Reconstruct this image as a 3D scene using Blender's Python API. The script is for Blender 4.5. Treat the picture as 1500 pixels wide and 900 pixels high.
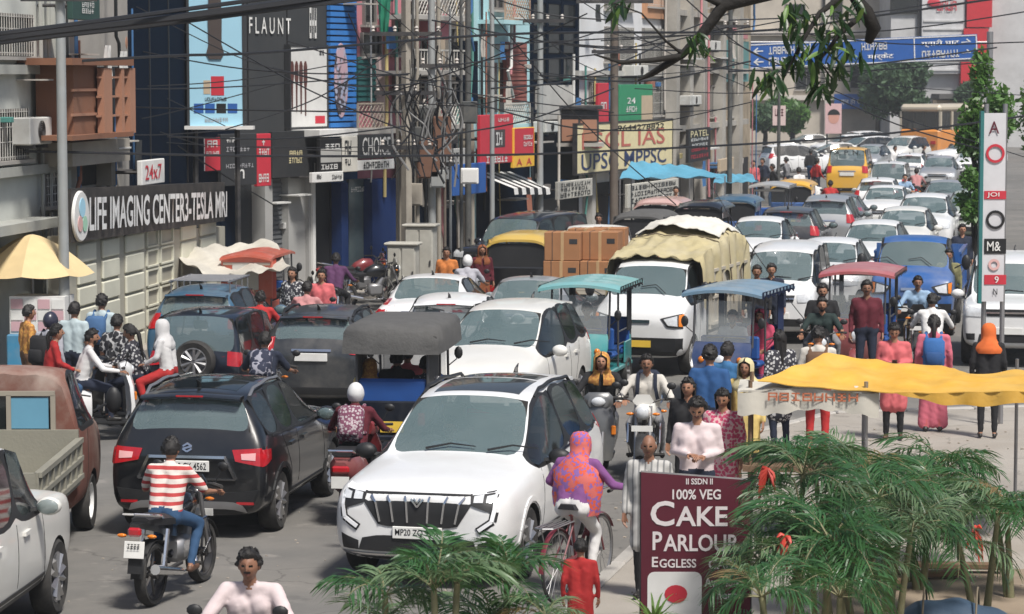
import bpy, bmesh, math, random
import numpy as np
from mathutils import Vector, Matrix, noise
from mathutils.bvhtree import BVHTree
R = math.radians
random.seed(7)
for o in list(bpy.data.objects): bpy.data.objects.remove(o)
sc = bpy.context.scene
col = sc.collection

# ---------------------------------------------------------------- camera, sky, sun, exposure
CAM_Z, FPX, HOR = 5.0, 4000.0, 110.0
PITCH = math.atan((450 - HOR) / FPX)
cam = bpy.data.objects.new('camera', bpy.data.cameras.new('camera'))
col.objects.link(cam); sc.camera = cam
cam.location = (0, 0, CAM_Z); cam.rotation_euler = (math.pi / 2 - PITCH, 0, 0)
cam.data.sensor_width = 36; cam.data.lens = 36 * FPX / 1500
cam.data.clip_start = 0.5; cam.data.clip_end = 3000
cam.data.dof.use_dof = True; cam.data.dof.focus_distance = 31; cam.data.dof.aperture_fstop = 6.3

SUN_EL, SUN_AZ = 58, 150          # azimuth: compass bearing the light comes from, 0 = +Y, clockwise
w = bpy.data.worlds.new('World'); sc.world = w; w.use_nodes = True
nt = w.node_tree; bg = nt.nodes['Background']
sky = nt.nodes.new('ShaderNodeTexSky'); sky.sky_type = 'NISHITA'; sky.sun_disc = False
sky.sun_elevation = R(SUN_EL); sky.sun_rotation = R(SUN_AZ); sky.dust_density = 3.0; sky.air_density = 1.0; sky.ozone_density = 1.0
nt.links.new(sky.outputs[0], bg.inputs[0]); bg.inputs[1].default_value = 0.08
sun = bpy.data.objects.new('sun', bpy.data.lights.new('sun', 'SUN')); col.objects.link(sun)
sun.data.energy = 3.9; sun.data.angle = R(9.0); sun.data.color = (1, .96, .90)
sun.rotation_euler = (R(90 - SUN_EL), 0, R(180 - SUN_AZ))
sc.view_settings.view_transform = 'Standard'; sc.view_settings.look = 'None'
sc.view_settings.exposure = 0.26; sc.view_settings.gamma = 1
sc.render.engine = 'CYCLES'
sc.cycles.max_bounces = 6; sc.cycles.diffuse_bounces = 3; sc.cycles.glossy_bounces = 3; sc.cycles.transmission_bounces = 3
sc.cycles.transparent_max_bounces = 6; sc.cycles.caustics_reflective = False; sc.cycles.caustics_refractive = False
sc.cycles.use_denoising = True

# ---------------------------------------------------------------- survey helpers (pixels of the 1500x900 photo -> world)
FW = Vector((0, math.cos(PITCH), -math.sin(PITCH))); UP = Vector((0, math.sin(PITCH), math.cos(PITCH)))
def ray(px, py): return FW * FPX + Vector((px - 750, 0, 0)) + UP * (450 - py)
def G(px, py, z=0.0):
    d = ray(px, py); t = (z - CAM_Z) / d.z
    return Vector((d.x * t, d.y * t, z))
def GS(px, s, z=0.0): return G(px, HOR + 5 * s)       # ground point where one metre spans s pixels
def A(px, py, Y):
    d = ray(px, py); t = Y / d.y
    return Vector((d.x * t, Y, CAM_Z + d.z * t))

# ---------------------------------------------------------------- materials
def hexc(h):
    h = h.lstrip('#'); r = [int(h[i:i + 2], 16) / 255 for i in (0, 2, 4)]
    return tuple(x / 12.92 if x <= .04045 else ((x + .055) / 1.055) ** 2.4 for x in r)
MATS = {}
def M(name, c, rough=.6, metal=0, var=.12, scale=5, bump=0, bscale=60, coat=0, ior=1.5, dust=0, dustc=(.3, .27, .23), alpha=1, trans=0, detail=3, emit=0):
    if name in MATS: return MATS[name]
    if isinstance(c, str): c = hexc(c)
    m = bpy.data.materials.new(name); m.use_nodes = True; n = m.node_tree.nodes; l = m.node_tree.links
    b = n['Principled BSDF']
    b.inputs['Roughness'].default_value = rough; b.inputs['Metallic'].default_value = metal; b.inputs['IOR'].default_value = ior
    b.inputs['Coat Weight'].default_value = coat; b.inputs['Coat Roughness'].default_value = .06
    tc = n.new('ShaderNodeTexCoord')
    no = n.new('ShaderNodeTexNoise'); no.inputs['Scale'].default_value = scale; no.inputs['Detail'].default_value = detail
    l.new(tc.outputs['Object'], no.inputs['Vector'])
    mx = n.new('ShaderNodeMix'); mx.data_type = 'RGBA'
    mx.inputs[6].default_value = tuple(max(0, x * (1 - var)) for x in c) + (1,)
    mx.inputs[7].default_value = tuple(min(1, x * (1 + var)) for x in c) + (1,)
    l.new(no.outputs['Fac'], mx.inputs[0]); out = mx.outputs[2]
    if dust:
        n2 = n.new('ShaderNodeTexNoise'); n2.inputs['Scale'].default_value = scale * .6; n2.inputs['Detail'].default_value = 6; n2.inputs['Roughness'].default_value = .65
        l.new(tc.outputs['Object'], n2.inputs['Vector'])
        mr = n.new('ShaderNodeMapRange'); mr.inputs[1].default_value = .4; mr.inputs[2].default_value = .75; mr.inputs[4].default_value = dust
        l.new(n2.outputs['Fac'], mr.inputs[0])
        m2 = n.new('ShaderNodeMix'); m2.data_type = 'RGBA'; m2.inputs[7].default_value = tuple(dustc) + (1,)
        l.new(mr.outputs[0], m2.inputs[0]); l.new(out, m2.inputs[6]); out = m2.outputs[2]
        mr2 = n.new('ShaderNodeMapRange'); mr2.inputs[3].default_value = rough; mr2.inputs[4].default_value = min(1, rough + .35 * dust)
        l.new(n2.outputs['Fac'], mr2.inputs[0]); l.new(mr2.outputs[0], b.inputs['Roughness'])
    l.new(out, b.inputs['Base Color'])
    if bump:
        n3 = n.new('ShaderNodeTexNoise'); n3.inputs['Scale'].default_value = bscale; n3.inputs['Detail'].default_value = 4
        l.new(tc.outputs['Object'], n3.inputs['Vector'])
        bp = n.new('ShaderNodeBump'); bp.inputs['Strength'].default_value = bump; bp.inputs['Distance'].default_value = .02
        l.new(n3.outputs['Fac'], bp.inputs['Height']); l.new(bp.outputs[0], b.inputs['Normal'])
    if trans: b.inputs['Transmission Weight'].default_value = trans
    if alpha < 1: b.inputs['Alpha'].default_value = alpha
    if emit: b.inputs['Emission Color'].default_value = tuple(c) + (1,); b.inputs['Emission Strength'].default_value = emit
    MATS[name] = m; return m
def stripes(name, c1, c2, freq, axis=2, rough=.85, sharp=True, thr=.5, wob=.02):
    """cloth printed with stripes along one axis of the body"""
    m = M(name, c1, rough); n = m.node_tree.nodes; l = m.node_tree.links
    if isinstance(c2, str): c2 = hexc(c2)
    tc = n.new('ShaderNodeTexCoord'); wv = n.new('ShaderNodeTexWave'); wv.bands_direction = 'XYZ'[axis]
    wv.inputs['Scale'].default_value = freq; wv.inputs['Distortion'].default_value = wob * 20; wv.inputs['Detail'].default_value = 1
    l.new(tc.outputs['Object'], wv.inputs[0])
    cr = n.new('ShaderNodeMapRange'); cr.inputs[1].default_value = thr - .06; cr.inputs[2].default_value = thr + .06
    l.new(wv.outputs['Fac'], cr.inputs[0])
    b = n['Principled BSDF']; old = b.inputs['Base Color'].links[0].from_socket
    mx = n.new('ShaderNodeMix'); mx.data_type = 'RGBA'; mx.inputs[7].default_value = tuple(c2) + (1,)
    l.new(cr.outputs[0], mx.inputs[0]); l.new(old, mx.inputs[6]); l.new(mx.outputs[2], b.inputs['Base Color'])
    return m
def printed(name, c1, c2, scale=30, c3=None, rough=.85, thr=.5):
    """cloth or board with a printed voronoi/noise pattern of two or three inks"""
    m = M(name, c1, rough, var=.1); n = m.node_tree.nodes; l = m.node_tree.links
    tc = n.new('ShaderNodeTexCoord'); b = n['Principled BSDF']
    def lay(c, sc_, thr_, kind):
        t = n.new('ShaderNodeTexVoronoi' if kind else 'ShaderNodeTexNoise'); t.inputs['Scale'].default_value = sc_
        l.new(tc.outputs['Object'], t.inputs['Vector'])
        mr = n.new('ShaderNodeMapRange'); mr.inputs[1].default_value = thr_ - .04; mr.inputs[2].default_value = thr_ + .04
        l.new(t.outputs['Distance' if kind else 'Fac'], mr.inputs[0])
        old = b.inputs['Base Color'].links[0].from_socket
        mx = n.new('ShaderNodeMix'); mx.data_type = 'RGBA'; mx.inputs[7].default_value = tuple(hexc(c) if isinstance(c, str) else c) + (1,)
        l.new(mr.outputs[0], mx.inputs[0]); l.new(old, mx.inputs[6]); l.new(mx.outputs[2], b.inputs['Base Color'])
    lay(c2, scale, thr, True)
    if c3: lay(c3, scale * .35, .55, False)
    return m

# ---------------------------------------------------------------- mesh builder
def frame_of(d):
    d = d.normalized(); u = Vector((0, 0, 1)).cross(d)
    if u.length < 1e-3: u = Vector((1, 0, 0)).cross(d)
    u.normalize(); return u, d.cross(u)
class MB:
    def __init__(s): s.v = []; s.f = []; s.m = []
    def add(s, vs, fs, mi=0):
        o = len(s.v); s.v += [tuple(p) for p in vs]
        for f in fs: s.f.append(tuple(i + o for i in f)); s.m.append(mi)
        return s
    def box(s, c, sz, rz=0, mi=0, bev=0, Rm=None):
        hx, hy, hz = (q / 2 for q in sz); c = Vector(c)
        Rm = Rm or Matrix.Rotation(rz, 3, 'Z')
        if not bev:
            vs = [c + Rm @ Vector((x * hx, y * hy, z * hz)) for z in (-1, 1) for y in (-1, 1) for x in (-1, 1)]
            return s.add(vs, [(0, 2, 3, 1), (4, 5, 7, 6), (0, 1, 5, 4), (2, 6, 7, 3), (0, 4, 6, 2), (1, 3, 7, 5)], mi)
        b = min(bev, hx * .9, hy * .9, hz * .9); vs = []; idx = {}
        for z in (-1, 1):
            for y in (-1, 1):
                for x in (-1, 1):
                    for a in range(3):
                        p = [x * (hx - b), y * (hy - b), z * (hz - b)]; p[a] = (x, y, z)[a] * (hx, hy, hz)[a]
                        idx[(x, y, z, a)] = len(vs); vs.append(c + Rm @ Vector(p))
        fs = []
        def q(*k): fs.append(tuple(idx[i] for i in k))
        for sg in (-1, 1):
            o = [(-1, -1), (1, -1), (1, 1), (-1, 1)]
            if sg < 0: o = o[::-1]
            q(*[(sg, p, r, 0) for p, r in o]); q(*[(r, sg, p, 1) for p, r in o]); q(*[(p, r, sg, 2) for p, r in o])
        for p in (-1, 1):
            for r in (-1, 1):
                k = [(-1, p, r, 1), (1, p, r, 1), (1, p, r, 2), (-1, p, r, 2)]; q(*(k if p * r < 0 else k[::-1]))
                k = [(p, -1, r, 0), (p, 1, r, 0), (p, 1, r, 2), (p, -1, r, 2)]; q(*(k if p * r > 0 else k[::-1]))
                k = [(p, r, -1, 0), (p, r, 1, 0), (p, r, 1, 1), (p, r, -1, 1)]; q(*(k if p * r < 0 else k[::-1]))
                for t in (-1, 1):
                    k = [(p, r, t, 0), (p, r, t, 1), (p, r, t, 2)]; q(*(k if p * r * t > 0 else k[::-1]))
        return s.add(vs, fs, mi)
    def tube(s, pts, r, n=6, mi=0, caps=True, sx=1.0):
        pts = [Vector(p) for p in pts]; k = len(pts); rs = r if isinstance(r, (list, tuple)) else [r] * k
        vs = []; fs = []; u = None
        for i, p in enumerate(pts):
            d = (pts[min(i + 1, k - 1)] - pts[max(i - 1, 0)])
            if d.length < 1e-9: d = Vector((0, 0, 1))
            d.normalize()
            if u is None: u, v = frame_of(d)
            else:
                u = (u - d * u.dot(d))
                if u.length < 1e-5: u, v = frame_of(d)
                u.normalize(); v = d.cross(u)
            for j in range(n):
                a = 2 * math.pi * j / n; vs.append(p + (u * math.cos(a) * sx + v * math.sin(a)) * rs[i])
        for i in range(k - 1):
            for j in range(n): fs.append((i * n + j, i * n + (j + 1) % n, (i + 1) * n + (j + 1) % n, (i + 1) * n + j))
        if caps: fs += [tuple(range(n))[::-1], tuple(range((k - 1) * n, k * n))]
        return s.add(vs, fs, mi)
    def cyl(s, p0, p1, r0, r1=None, n=12, mi=0): return s.tube([p0, p1], [r0, r0 if r1 is None else r1], n, mi)
    def loft(s, rings, mi=0, caps=True, closed=True):
        n = len(rings[0]); vs = [p for r in rings for p in r]; fs = []
        for i in range(len(rings) - 1):
            for j in range(n if closed else n - 1): fs.append((i * n + j, i * n + (j + 1) % n, (i + 1) * n + (j + 1) % n, (i + 1) * n + j))
        if caps: fs += [tuple(range(n))[::-1], tuple(range((len(rings) - 1) * n, len(rings) * n))]
        return s.add(vs, fs, mi)
    def lathe(s, prof, c=(0, 0, 0), ax='X', n=20, mi=0, closed=False):
        """prof: list of (radius, along-axis)"""
        rings = []
        for r, h in prof:
            ring = []
            for j in range(n):
                a = 2 * math.pi * j / n; p = (h, r * math.cos(a), r * math.sin(a))
                if ax == 'Y': p = (p[2], h, p[1])
                elif ax == 'Z': p = (p[1], p[2], h)
                ring.append((p[0] + c[0], p[1] + c[1], p[2] + c[2]))
            rings.append(ring)
        if closed: rings.append(rings[0])
        return s.loft(rings, mi, caps=not closed)
    def ext(s, poly, d0, d1, pl='xz', mi=0, c=(0, 0, 0)):
        """polygon in a plane pushed from d0 to d1 along the remaining axis"""
        def P(a, b, d):
            q = {'xz': (a, d, b), 'yz': (d, a, b), 'xy': (a, b, d)}[pl]; return (q[0] + c[0], q[1] + c[1], q[2] + c[2])
        n = len(poly); vs = [P(a, b, d0) for a, b in poly] + [P(a, b, d1) for a, b in poly]
        return s.add(vs, [tuple(range(n)), tuple(range(2 * n - 1, n - 1, -1))] + [(i, i + n, (i + 1) % n + n, (i + 1) % n) for i in range(n)], mi)
    def sph(s, c, r, nu=12, nv=8, mi=0, fn=None):
        r = r if isinstance(r, (list, tuple)) else (r, r, r); rings = []
        for i in range(nv + 1):
            t = math.pi * (min(max(i, .12), nv - .12)) / nv - math.pi / 2
            rings.append([(c[0] + r[0] * math.cos(t) * math.cos(2 * math.pi * j / nu), c[1] + r[1] * math.cos(t) * math.sin(2 * math.pi * j / nu), c[2] + r[2] * math.sin(t)) for j in range(nu)])
        return s.loft(rings, mi)
    def grid(s, fn, nu, nv, mi=0):
        vs = [fn(i / nu, j / nv) for j in range(nv + 1) for i in range(nu + 1)]
        return s.add(vs, [(j * (nu + 1) + i, j * (nu + 1) + i + 1, (j + 1) * (nu + 1) + i + 1, (j + 1) * (nu + 1) + i) for j in range(nv) for i in range(nu)], mi)
    def sheet(s, fn, nu, nv, th=.01, mi=0):
        """thin slab: grid surface with thickness th downwards"""
        a = [Vector(fn(i / nu, j / nv)) for j in range(nv + 1) for i in range(nu + 1)]
        b = [p - Vector((0, 0, th)) for p in a]; N = len(a); w = nu + 1; fs = []
        for j in range(nv):
            for i in range(nu):
                q = (j * w + i, j * w + i + 1, (j + 1) * w + i + 1, (j + 1) * w + i); fs += [q, tuple(N + k for k in q[::-1])]
        rim = [i for i in range(w)] + [j * w + nu for j in range(1, nv + 1)] + [nv * w + i for i in range(nu - 1, -1, -1)] + [j * w for j in range(nv - 1, 0, -1)]
        fs += [(rim[(k + 1) % len(rim)], rim[k], N + rim[k], N + rim[(k + 1) % len(rim)]) for k in range(len(rim))]
        return s.add(a + b, fs, mi)
    def mesh(s, name, smooth=None):
        me = bpy.data.meshes.new(name); me.from_pydata(s.v, [], s.f)
        me.polygons.foreach_set('material_index', s.m)
        fin(me, smooth); return me
def fin(me, smooth):
    if smooth is not None:
        me.polygons.foreach_set('use_smooth', [True] * len(me.polygons))
        if smooth < 180: me.set_sharp_from_angle(angle=R(smooth))
    me.update()
def link(name, me, mats=(), parent=None, loc=None, rz=None):
    o = bpy.data.objects.new(name, me); col.objects.link(o)
    if me is not None and hasattr(me, 'materials'):
        mats = mats if isinstance(mats, (list, tuple)) else [mats]
        if not len(me.materials):
            for m in mats: me.materials.append(m)
        else:
            for i, m in enumerate(mats):
                if me.materials[i] != m: o.material_slots[i].link = 'OBJECT'; o.material_slots[i].material = m
    if parent: o.parent = parent
    if loc is not None: o.location = loc
    if rz is not None: o.rotation_euler.z = rz
    return o
def tag(o, label=None, cat=None, group=None, kind=None):
    for k, v in (('label', label), ('category', cat), ('group', group), ('kind', kind)):
        if v: o[k] = v
    return o
def thing(name, label, cat, loc=(0, 0, 0), rz=0, group=None):
    o = link(name, None, loc=loc, rz=rz); o.empty_display_size = .3
    return tag(o, label, cat, group)
class Kit:
    """parts of a thing kept as mesh data, placed any number of times"""
    def __init__(s): s.e = []; s.objs = []
    def add(s, name, mb, mats, parent=None, smooth=30, xf=None, label=None):
        me = mb if isinstance(mb, bpy.types.Mesh) else mb.mesh(name, smooth)
        if me is not mb:
            bm = bmesh.new(); bm.from_mesh(me); bmesh.ops.recalc_face_normals(bm, faces=bm.faces[:]); bm.to_mesh(me); bm.free()
        mats = list(mats) if isinstance(mats, (list, tuple)) else [mats]
        if not len(me.materials):
            for m in mats: me.materials.append(m)
        s.e.append((name, me, mats, parent, xf, label)); return len(s.e) - 1
    def place(s, name, label, cat, loc, rz=0, group=None, swap=None, skip=()):
        root = thing(name, label, cat, loc, rz, group); obs = []
        for nm, me, mats, par, xf, lb in s.e:
            if nm in skip or (par is not None and obs[par] is None): obs.append(None); continue
            mm = [(swap or {}).get(m.name, m) for m in mats]
            o = link(nm, me, mm, root if par is None else obs[par])
            if xf: o.location = xf[0]; o.rotation_euler = xf[1] if len(xf) > 1 else (0, 0, 0)
            if lb: o['label'] = lb
            obs.append(o)
        s.objs = obs; return root
_tx = {}
def textmesh(t, w, h, ext=.004, bold=0, keep=False):
    """lettering fitted to a w x h box, standing in the local XZ plane facing -Y; '~n' = n strokes-only glyphs too blurred to read"""
    k = (t, round(w, 3), round(h, 3), keep)
    if k in _tx: return _tx[k]
    if t[0] == '~':
        n = int(t[1:] or 5); rn = random.Random(len(_tx) * 7 + n); b = MB(); g = w / n
        for i in range(n):
            x = -w / 2 + g * (i + .5); u = g * .34; q = [(x - u, 0, .2, 1), (x + u, 0, .2, 1)] if rn.random() < .5 else [(x, 0, .22, 1)]
            for z in rn.sample((-.42, 0, .42), rn.choice((1, 2, 2, 3))): q.append((x, z, .9, .18))
            for cx, cz, ww, hh in q: ww *= g * .8; hh *= h; b.add([(cx - ww / 2, -ext, cz * h - hh / 2), (cx + ww / 2, -ext, cz * h - hh / 2), (cx + ww / 2, -ext, cz * h + hh / 2), (cx - ww / 2, -ext, cz * h + hh / 2)], [(0, 1, 2, 3)])
        _tx[k] = b.mesh('lettering'); return _tx[k]
    cu = bpy.data.curves.new('lettering', 'FONT'); cu.body = t; cu.resolution_u = 3; cu.offset = bold
    ob = bpy.data.objects.new('lettering', cu); me = bpy.data.meshes.new_from_object(ob)
    bpy.data.objects.remove(ob)
    n = len(me.vertices); a = np.zeros(n * 3); me.vertices.foreach_get('co', a); a = a.reshape(-1, 3)
    lo, hi = a.min(0), a.max(0); d = np.maximum(hi - lo, 1e-6)
    sx, sz = w / d[0], h / d[1]
    if keep: sx = sz = min(sx, sz)
    b = np.zeros_like(a); b[:, 0] = (a[:, 0] - (lo[0] + hi[0]) / 2) * sx; b[:, 2] = (a[:, 1] - (lo[1] + hi[1]) / 2) * sz; b[:, 1] = -ext
    me.vertices.foreach_set('co', b.ravel()); me.materials.clear(); me.update()
    _tx[k] = me; return me
# ---------------------------------------------------------------- shared vehicle materials
RUB = M('rubber', (.018, .018, .018), .8, var=.3, dust=.5, dustc=(.12, .11, .1)); BLK = M('black_plastic', (.012, .0125, .014), .5, var=.2, dust=.2, dustc=(.05, .048, .045))
ARCH = M('arch_black', (.008, .008, .008), .9); CHR = M('chrome', (.75, .75, .76), .16, 1, var=.05); ALLOY = M('alloy', (.5, .5, .51), .32, .9, var=.1, dust=.4)
STEEL = M('steel', (.35, .35, .36), .4, .8, dust=.3); IRON = M('dark_iron', (.05, .05, .055), .5, .6, dust=.3)
GLASS = M('car_glass', (.17, .24, .245), .03, ior=2.3, var=.15, scale=2, dust=.4, dustc=(.30, .36, .36), alpha=.58)  # pale teal base and dust tint: sky reflection painted in along with dusty film
DGLASS = M('tinted_glass', (.010, .014, .015), .04, ior=1.9, var=.2, dust=.12, dustc=(.08, .09, .09), alpha=.8)
LAMP = M('lamp_lens', (.62, .64, .66), .1, ior=1.7, var=.25, scale=25, coat=.8); RED = M('tail_lens', (.42, .012, .018), .12, ior=1.6, var=.35, scale=18, coat=.6)
AMB = M('amber_lens', (.7, .2, .02), .15); PLATE = M('plate_white', (.75, .75, .72), .5, dust=.2); YPLATE = M('plate_yellow', (.75, .5, .06), .5); INK = M('ink', (.012, .012, .014), .6)
PAINT = M('paint', (.7, .7, .7), .25)
def paint(name, c, rough=.28, dust=.22, coat=.5, metal=0):
    if name in MATS: return MATS[name]
    m = M(name, c, rough, metal, var=.03, scale=3, dust=dust, dustc=(.42, .39, .34), coat=coat); n = m.node_tree.nodes; l = m.node_tree.links; b = n['Principled BSDF']
    ge = n.new('ShaderNodeNewGeometry'); tr = n.new('ShaderNodeBsdfDiffuse'); tr.inputs[0].default_value = (.035, .034, .033, 1); mx = n.new('ShaderNodeMixShader')   # cabin lining on the inner face of the shell
    l.new(ge.outputs['Backfacing'], mx.inputs[0]); l.new(b.outputs[0], mx.inputs[1]); l.new(tr.outputs[0], mx.inputs[2]); l.new(mx.outputs[0], n['Material Output'].inputs[0]); return m
TRIM = M('cabin_trim', (.03, .03, .032), .8); SEATG = M('seat_cloth_grey', (.11, .105, .10), .9, var=.2); SEATB = M('seat_cloth_beige', (.24, .2, .15), .9, var=.2)
WHITE = paint('paint_white', (.76, .765, .765)); WHITE2 = paint('paint_warm_white', (.72, .71, .67)); SILV = paint('paint_silver', (.42, .43, .44), metal=.4); GREYP = paint('paint_grey', (.13, .135, .14), metal=.3)
NAVY = paint('paint_navy', (.006, .010, .020), dust=.05, metal=.2, coat=.9); BLACKP = paint('paint_black', (.006, .007, .009), dust=.04, coat=.9); TEALB = paint('paint_steel_blue', (.035, .10, .17), dust=.25)
REDP = paint('paint_red', (.45, .06, .04)); BLUEP = paint('paint_blue', (.02, .10, .32), dust=.3); YELP = paint('paint_yellow', (.72, .40, .04), dust=.2); ORP = paint('paint_orange', (.7, .26, .04))
TEALP = paint('paint_teal', (.03, .26, .27)); MAROONP = paint('paint_maroon', (.2, .03, .035)); BEIGEP = paint('paint_beige', (.5, .44, .34)); GREENP = paint('paint_green', (.05, .25, .12))

def wheel_meshes(r, wd, spokes=5, steel=False, n=24):
    t = MB(); h = wd / 2
    t.lathe([(r * .66, -h * .8), (r * .9, -h), (r * .98, -h * .75), (r, -h * .3), (r, h * .3), (r * .98, h * .75), (r * .9, h), (r * .66, h * .8)], ax='X', n=n, closed=True)
    m = MB(); m.lathe([(r * .67, -h * .7), (r * .67, h * .78), (r * .60, h * .8), (r * .585, h * .3), (r * .5, h * .05 if not steel else h * .35), (r * .14, h * .2), (.01, h * .2)], ax='X', n=n)
    if not steel:
        for k in range(spokes):
            a = 2 * math.pi * k / spokes
            for da in (-.13, .13):
                ca, sa = math.cos(a + da), math.sin(a + da); c2, s2 = math.cos(a + da * 1.9), math.sin(a + da * 1.9)
                m.tube([(h * .72, .1 * r * ca, .1 * r * sa), (h * .78, .62 * r * c2, .62 * r * s2)], [.024 * r / .33, .03 * r / .33], 4, 1)
        m.cyl((h * .2, 0, 0), (h * .8, 0, 0), r * .13, n=12, mi=1)
    else:
        for k in range(8):
            a = 2 * math.pi * k / 8; m.cyl((h * .3, .42 * r * math.cos(a), .42 * r * math.sin(a)), (h * .42, .42 * r * math.cos(a), .42 * r * math.sin(a)), .035, n=6, mi=0)
        m.cyl((h * .2, 0, 0), (h * .6, 0, 0), r * .2, n=12, mi=1)
    return t.mesh('wheel', 40), m.mesh('rim', 40)

def loft_body(st, glass, arches, r_arch, creases=(), cap_crease=.55, levels=2, inset=.045, wheel_y=()):
    """st: stations (y, z_bottom, z_belt, z_top, w_mid, w_belt, w_top). glass: {name: [(station, segment)...]}. Returns {name: mesh}, BVH"""
    bm = bmesh.new(); rings = []
    for (y, zb, ze, zt, wm, wb, wt) in st:
        ed = zt - .055 if zt - ze > .2 else zt - (zt - ze) * .45
        half = [(0, zb), (wm * .88, zb), (wm * .985, zb + .22 * (ze - zb)), (wm, zb + .68 * (ze - zb)), (wb, ze), (wt, ed), (wt * .55, zt - .008), (0, zt)]
        ring = [bm.verts.new((x, y, z)) for x, z in half] + [bm.verts.new((-x, y, z)) for x, z in half[6:0:-1]]
        rings.append(ring)
    F = {}; n = 14
    for i in range(len(st) - 1):
        for k in range(n): F[(i, k)] = bm.faces.new((rings[i][k], rings[i][(k + 1) % n], rings[i + 1][(k + 1) % n], rings[i + 1][k]))
    c0 = bm.faces.new(rings[0]); c1 = bm.faces.new(rings[-1][::-1])
    bmesh.ops.recalc_face_normals(bm, faces=bm.faces[:])
    cl = bm.edges.layers.float.new('crease_edge'); vl = bm.verts.layers.float.new('crease_vert')
    for c in (c0, c1):
        for e in c.edges: e[cl] = cap_crease
    for i, row, val in creases:          # (station or None, ring point or None, value)
        for e in bm.edges:
            a, b = e.verts
            if row is not None and i is None:
                for rg in range(len(rings) - 1):
                    for k in (row, (14 - row) % 14):
                        if {a, b} == {rings[rg][k], rings[rg + 1][k]}: e[cl] = max(e[cl], val)
            elif i is not None and a in rings[i] and b in rings[i]: e[cl] = max(e[cl], val)
    names = ['body'] + list(glass)
    for gi, (nm, lst) in enumerate(glass.items()):
        fs = [F[q] for q in lst]; side = nm.startswith('side')
        ring = bmesh.ops.inset_region(bm, faces=fs, thickness=.02 if side else .03, depth=-.006, use_even_offset=True)['faces']
        for f in fs: f.material_index = gi + 1
        S = set(fs)
        for f in fs:
            for e in f.edges:
                if sum(1 for q in e.link_faces if q in S) == 1: e[cl] = 1.0
        for v in {v for f in fs for v in f.verts}:
            be = [e for e in v.link_edges if any(q in S for q in e.link_faces) and sum(1 for q in e.link_faces if q in S) == 1]
            if len(be) == 2:
                a, b = ((e.other_vert(v).co - v.co).normalized() for e in be)
                if a.dot(b) > -.82: v[vl] = 1.0
        if side:
            for f in ring: f.material_index = len(names) + 1
    bmesh.ops.recalc_face_normals(bm, faces=bm.faces[:])
    me = bpy.data.meshes.new('tmp'); bm.to_mesh(me); bm.free()
    for i in range(len(names) + 2): me.materials.append(None)
    ob = bpy.data.objects.new('tmp', me); col.objects.link(ob)
    sm = ob.modifiers.new('s', 'SUBSURF'); sm.levels = levels; sm.render_levels = levels
    cut = []
    for yy in arches:
        c = MB(); c.lathe([(r_arch, -1.6), (r_arch, 1.6)], (0, yy, r_arch * .84), 'X', 28, mi=len(names))
        cm = c.mesh('cut'); 
        for i in range(len(names) + 2): cm.materials.append(None)
        co = bpy.data.objects.new('cut', cm); col.objects.link(co); cut.append(co)
        b = ob.modifiers.new('b', 'BOOLEAN'); b.object = co; b.operation = 'DIFFERENCE'; b.solver = 'EXACT'
    dg = bpy.context.evaluated_depsgraph_get(); dg.update()
    ev = bpy.data.meshes.new_from_object(ob.evaluated_get(dg))
    for o in [ob] + cut: bpy.data.objects.remove(o)
    V = np.zeros(len(ev.vertices) * 3); ev.vertices.foreach_get('co', V); V = V.reshape(-1, 3)
    polys = [tuple(p.vertices) for p in ev.polygons]; mi = [p.material_index for p in ev.polygons]
    bvh = BVHTree.FromPolygons([tuple(v) for v in V], polys)
    out = {}
    for k, nm in enumerate(names):
        sel = [p for p, m in zip(polys, mi) if m == k or (k == 0 and m >= len(names))]
        sm_ = [m - len(names) + 1 if m >= len(names) else 0 for m in mi if m == k or (k == 0 and m >= len(names))]
        if not sel: continue
        used = sorted({i for p in sel for i in p}); mp = {o: n_ for n_, o in enumerate(used)}
        b = MB(); b.v = [tuple(V[i]) for i in used]; b.f = [tuple(mp[i] for i in p) for p in sel]; b.m = sm_
        out[nm] = b.mesh(nm, 38)
    bpy.data.meshes.remove(ev)
    return out, bvh

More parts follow.
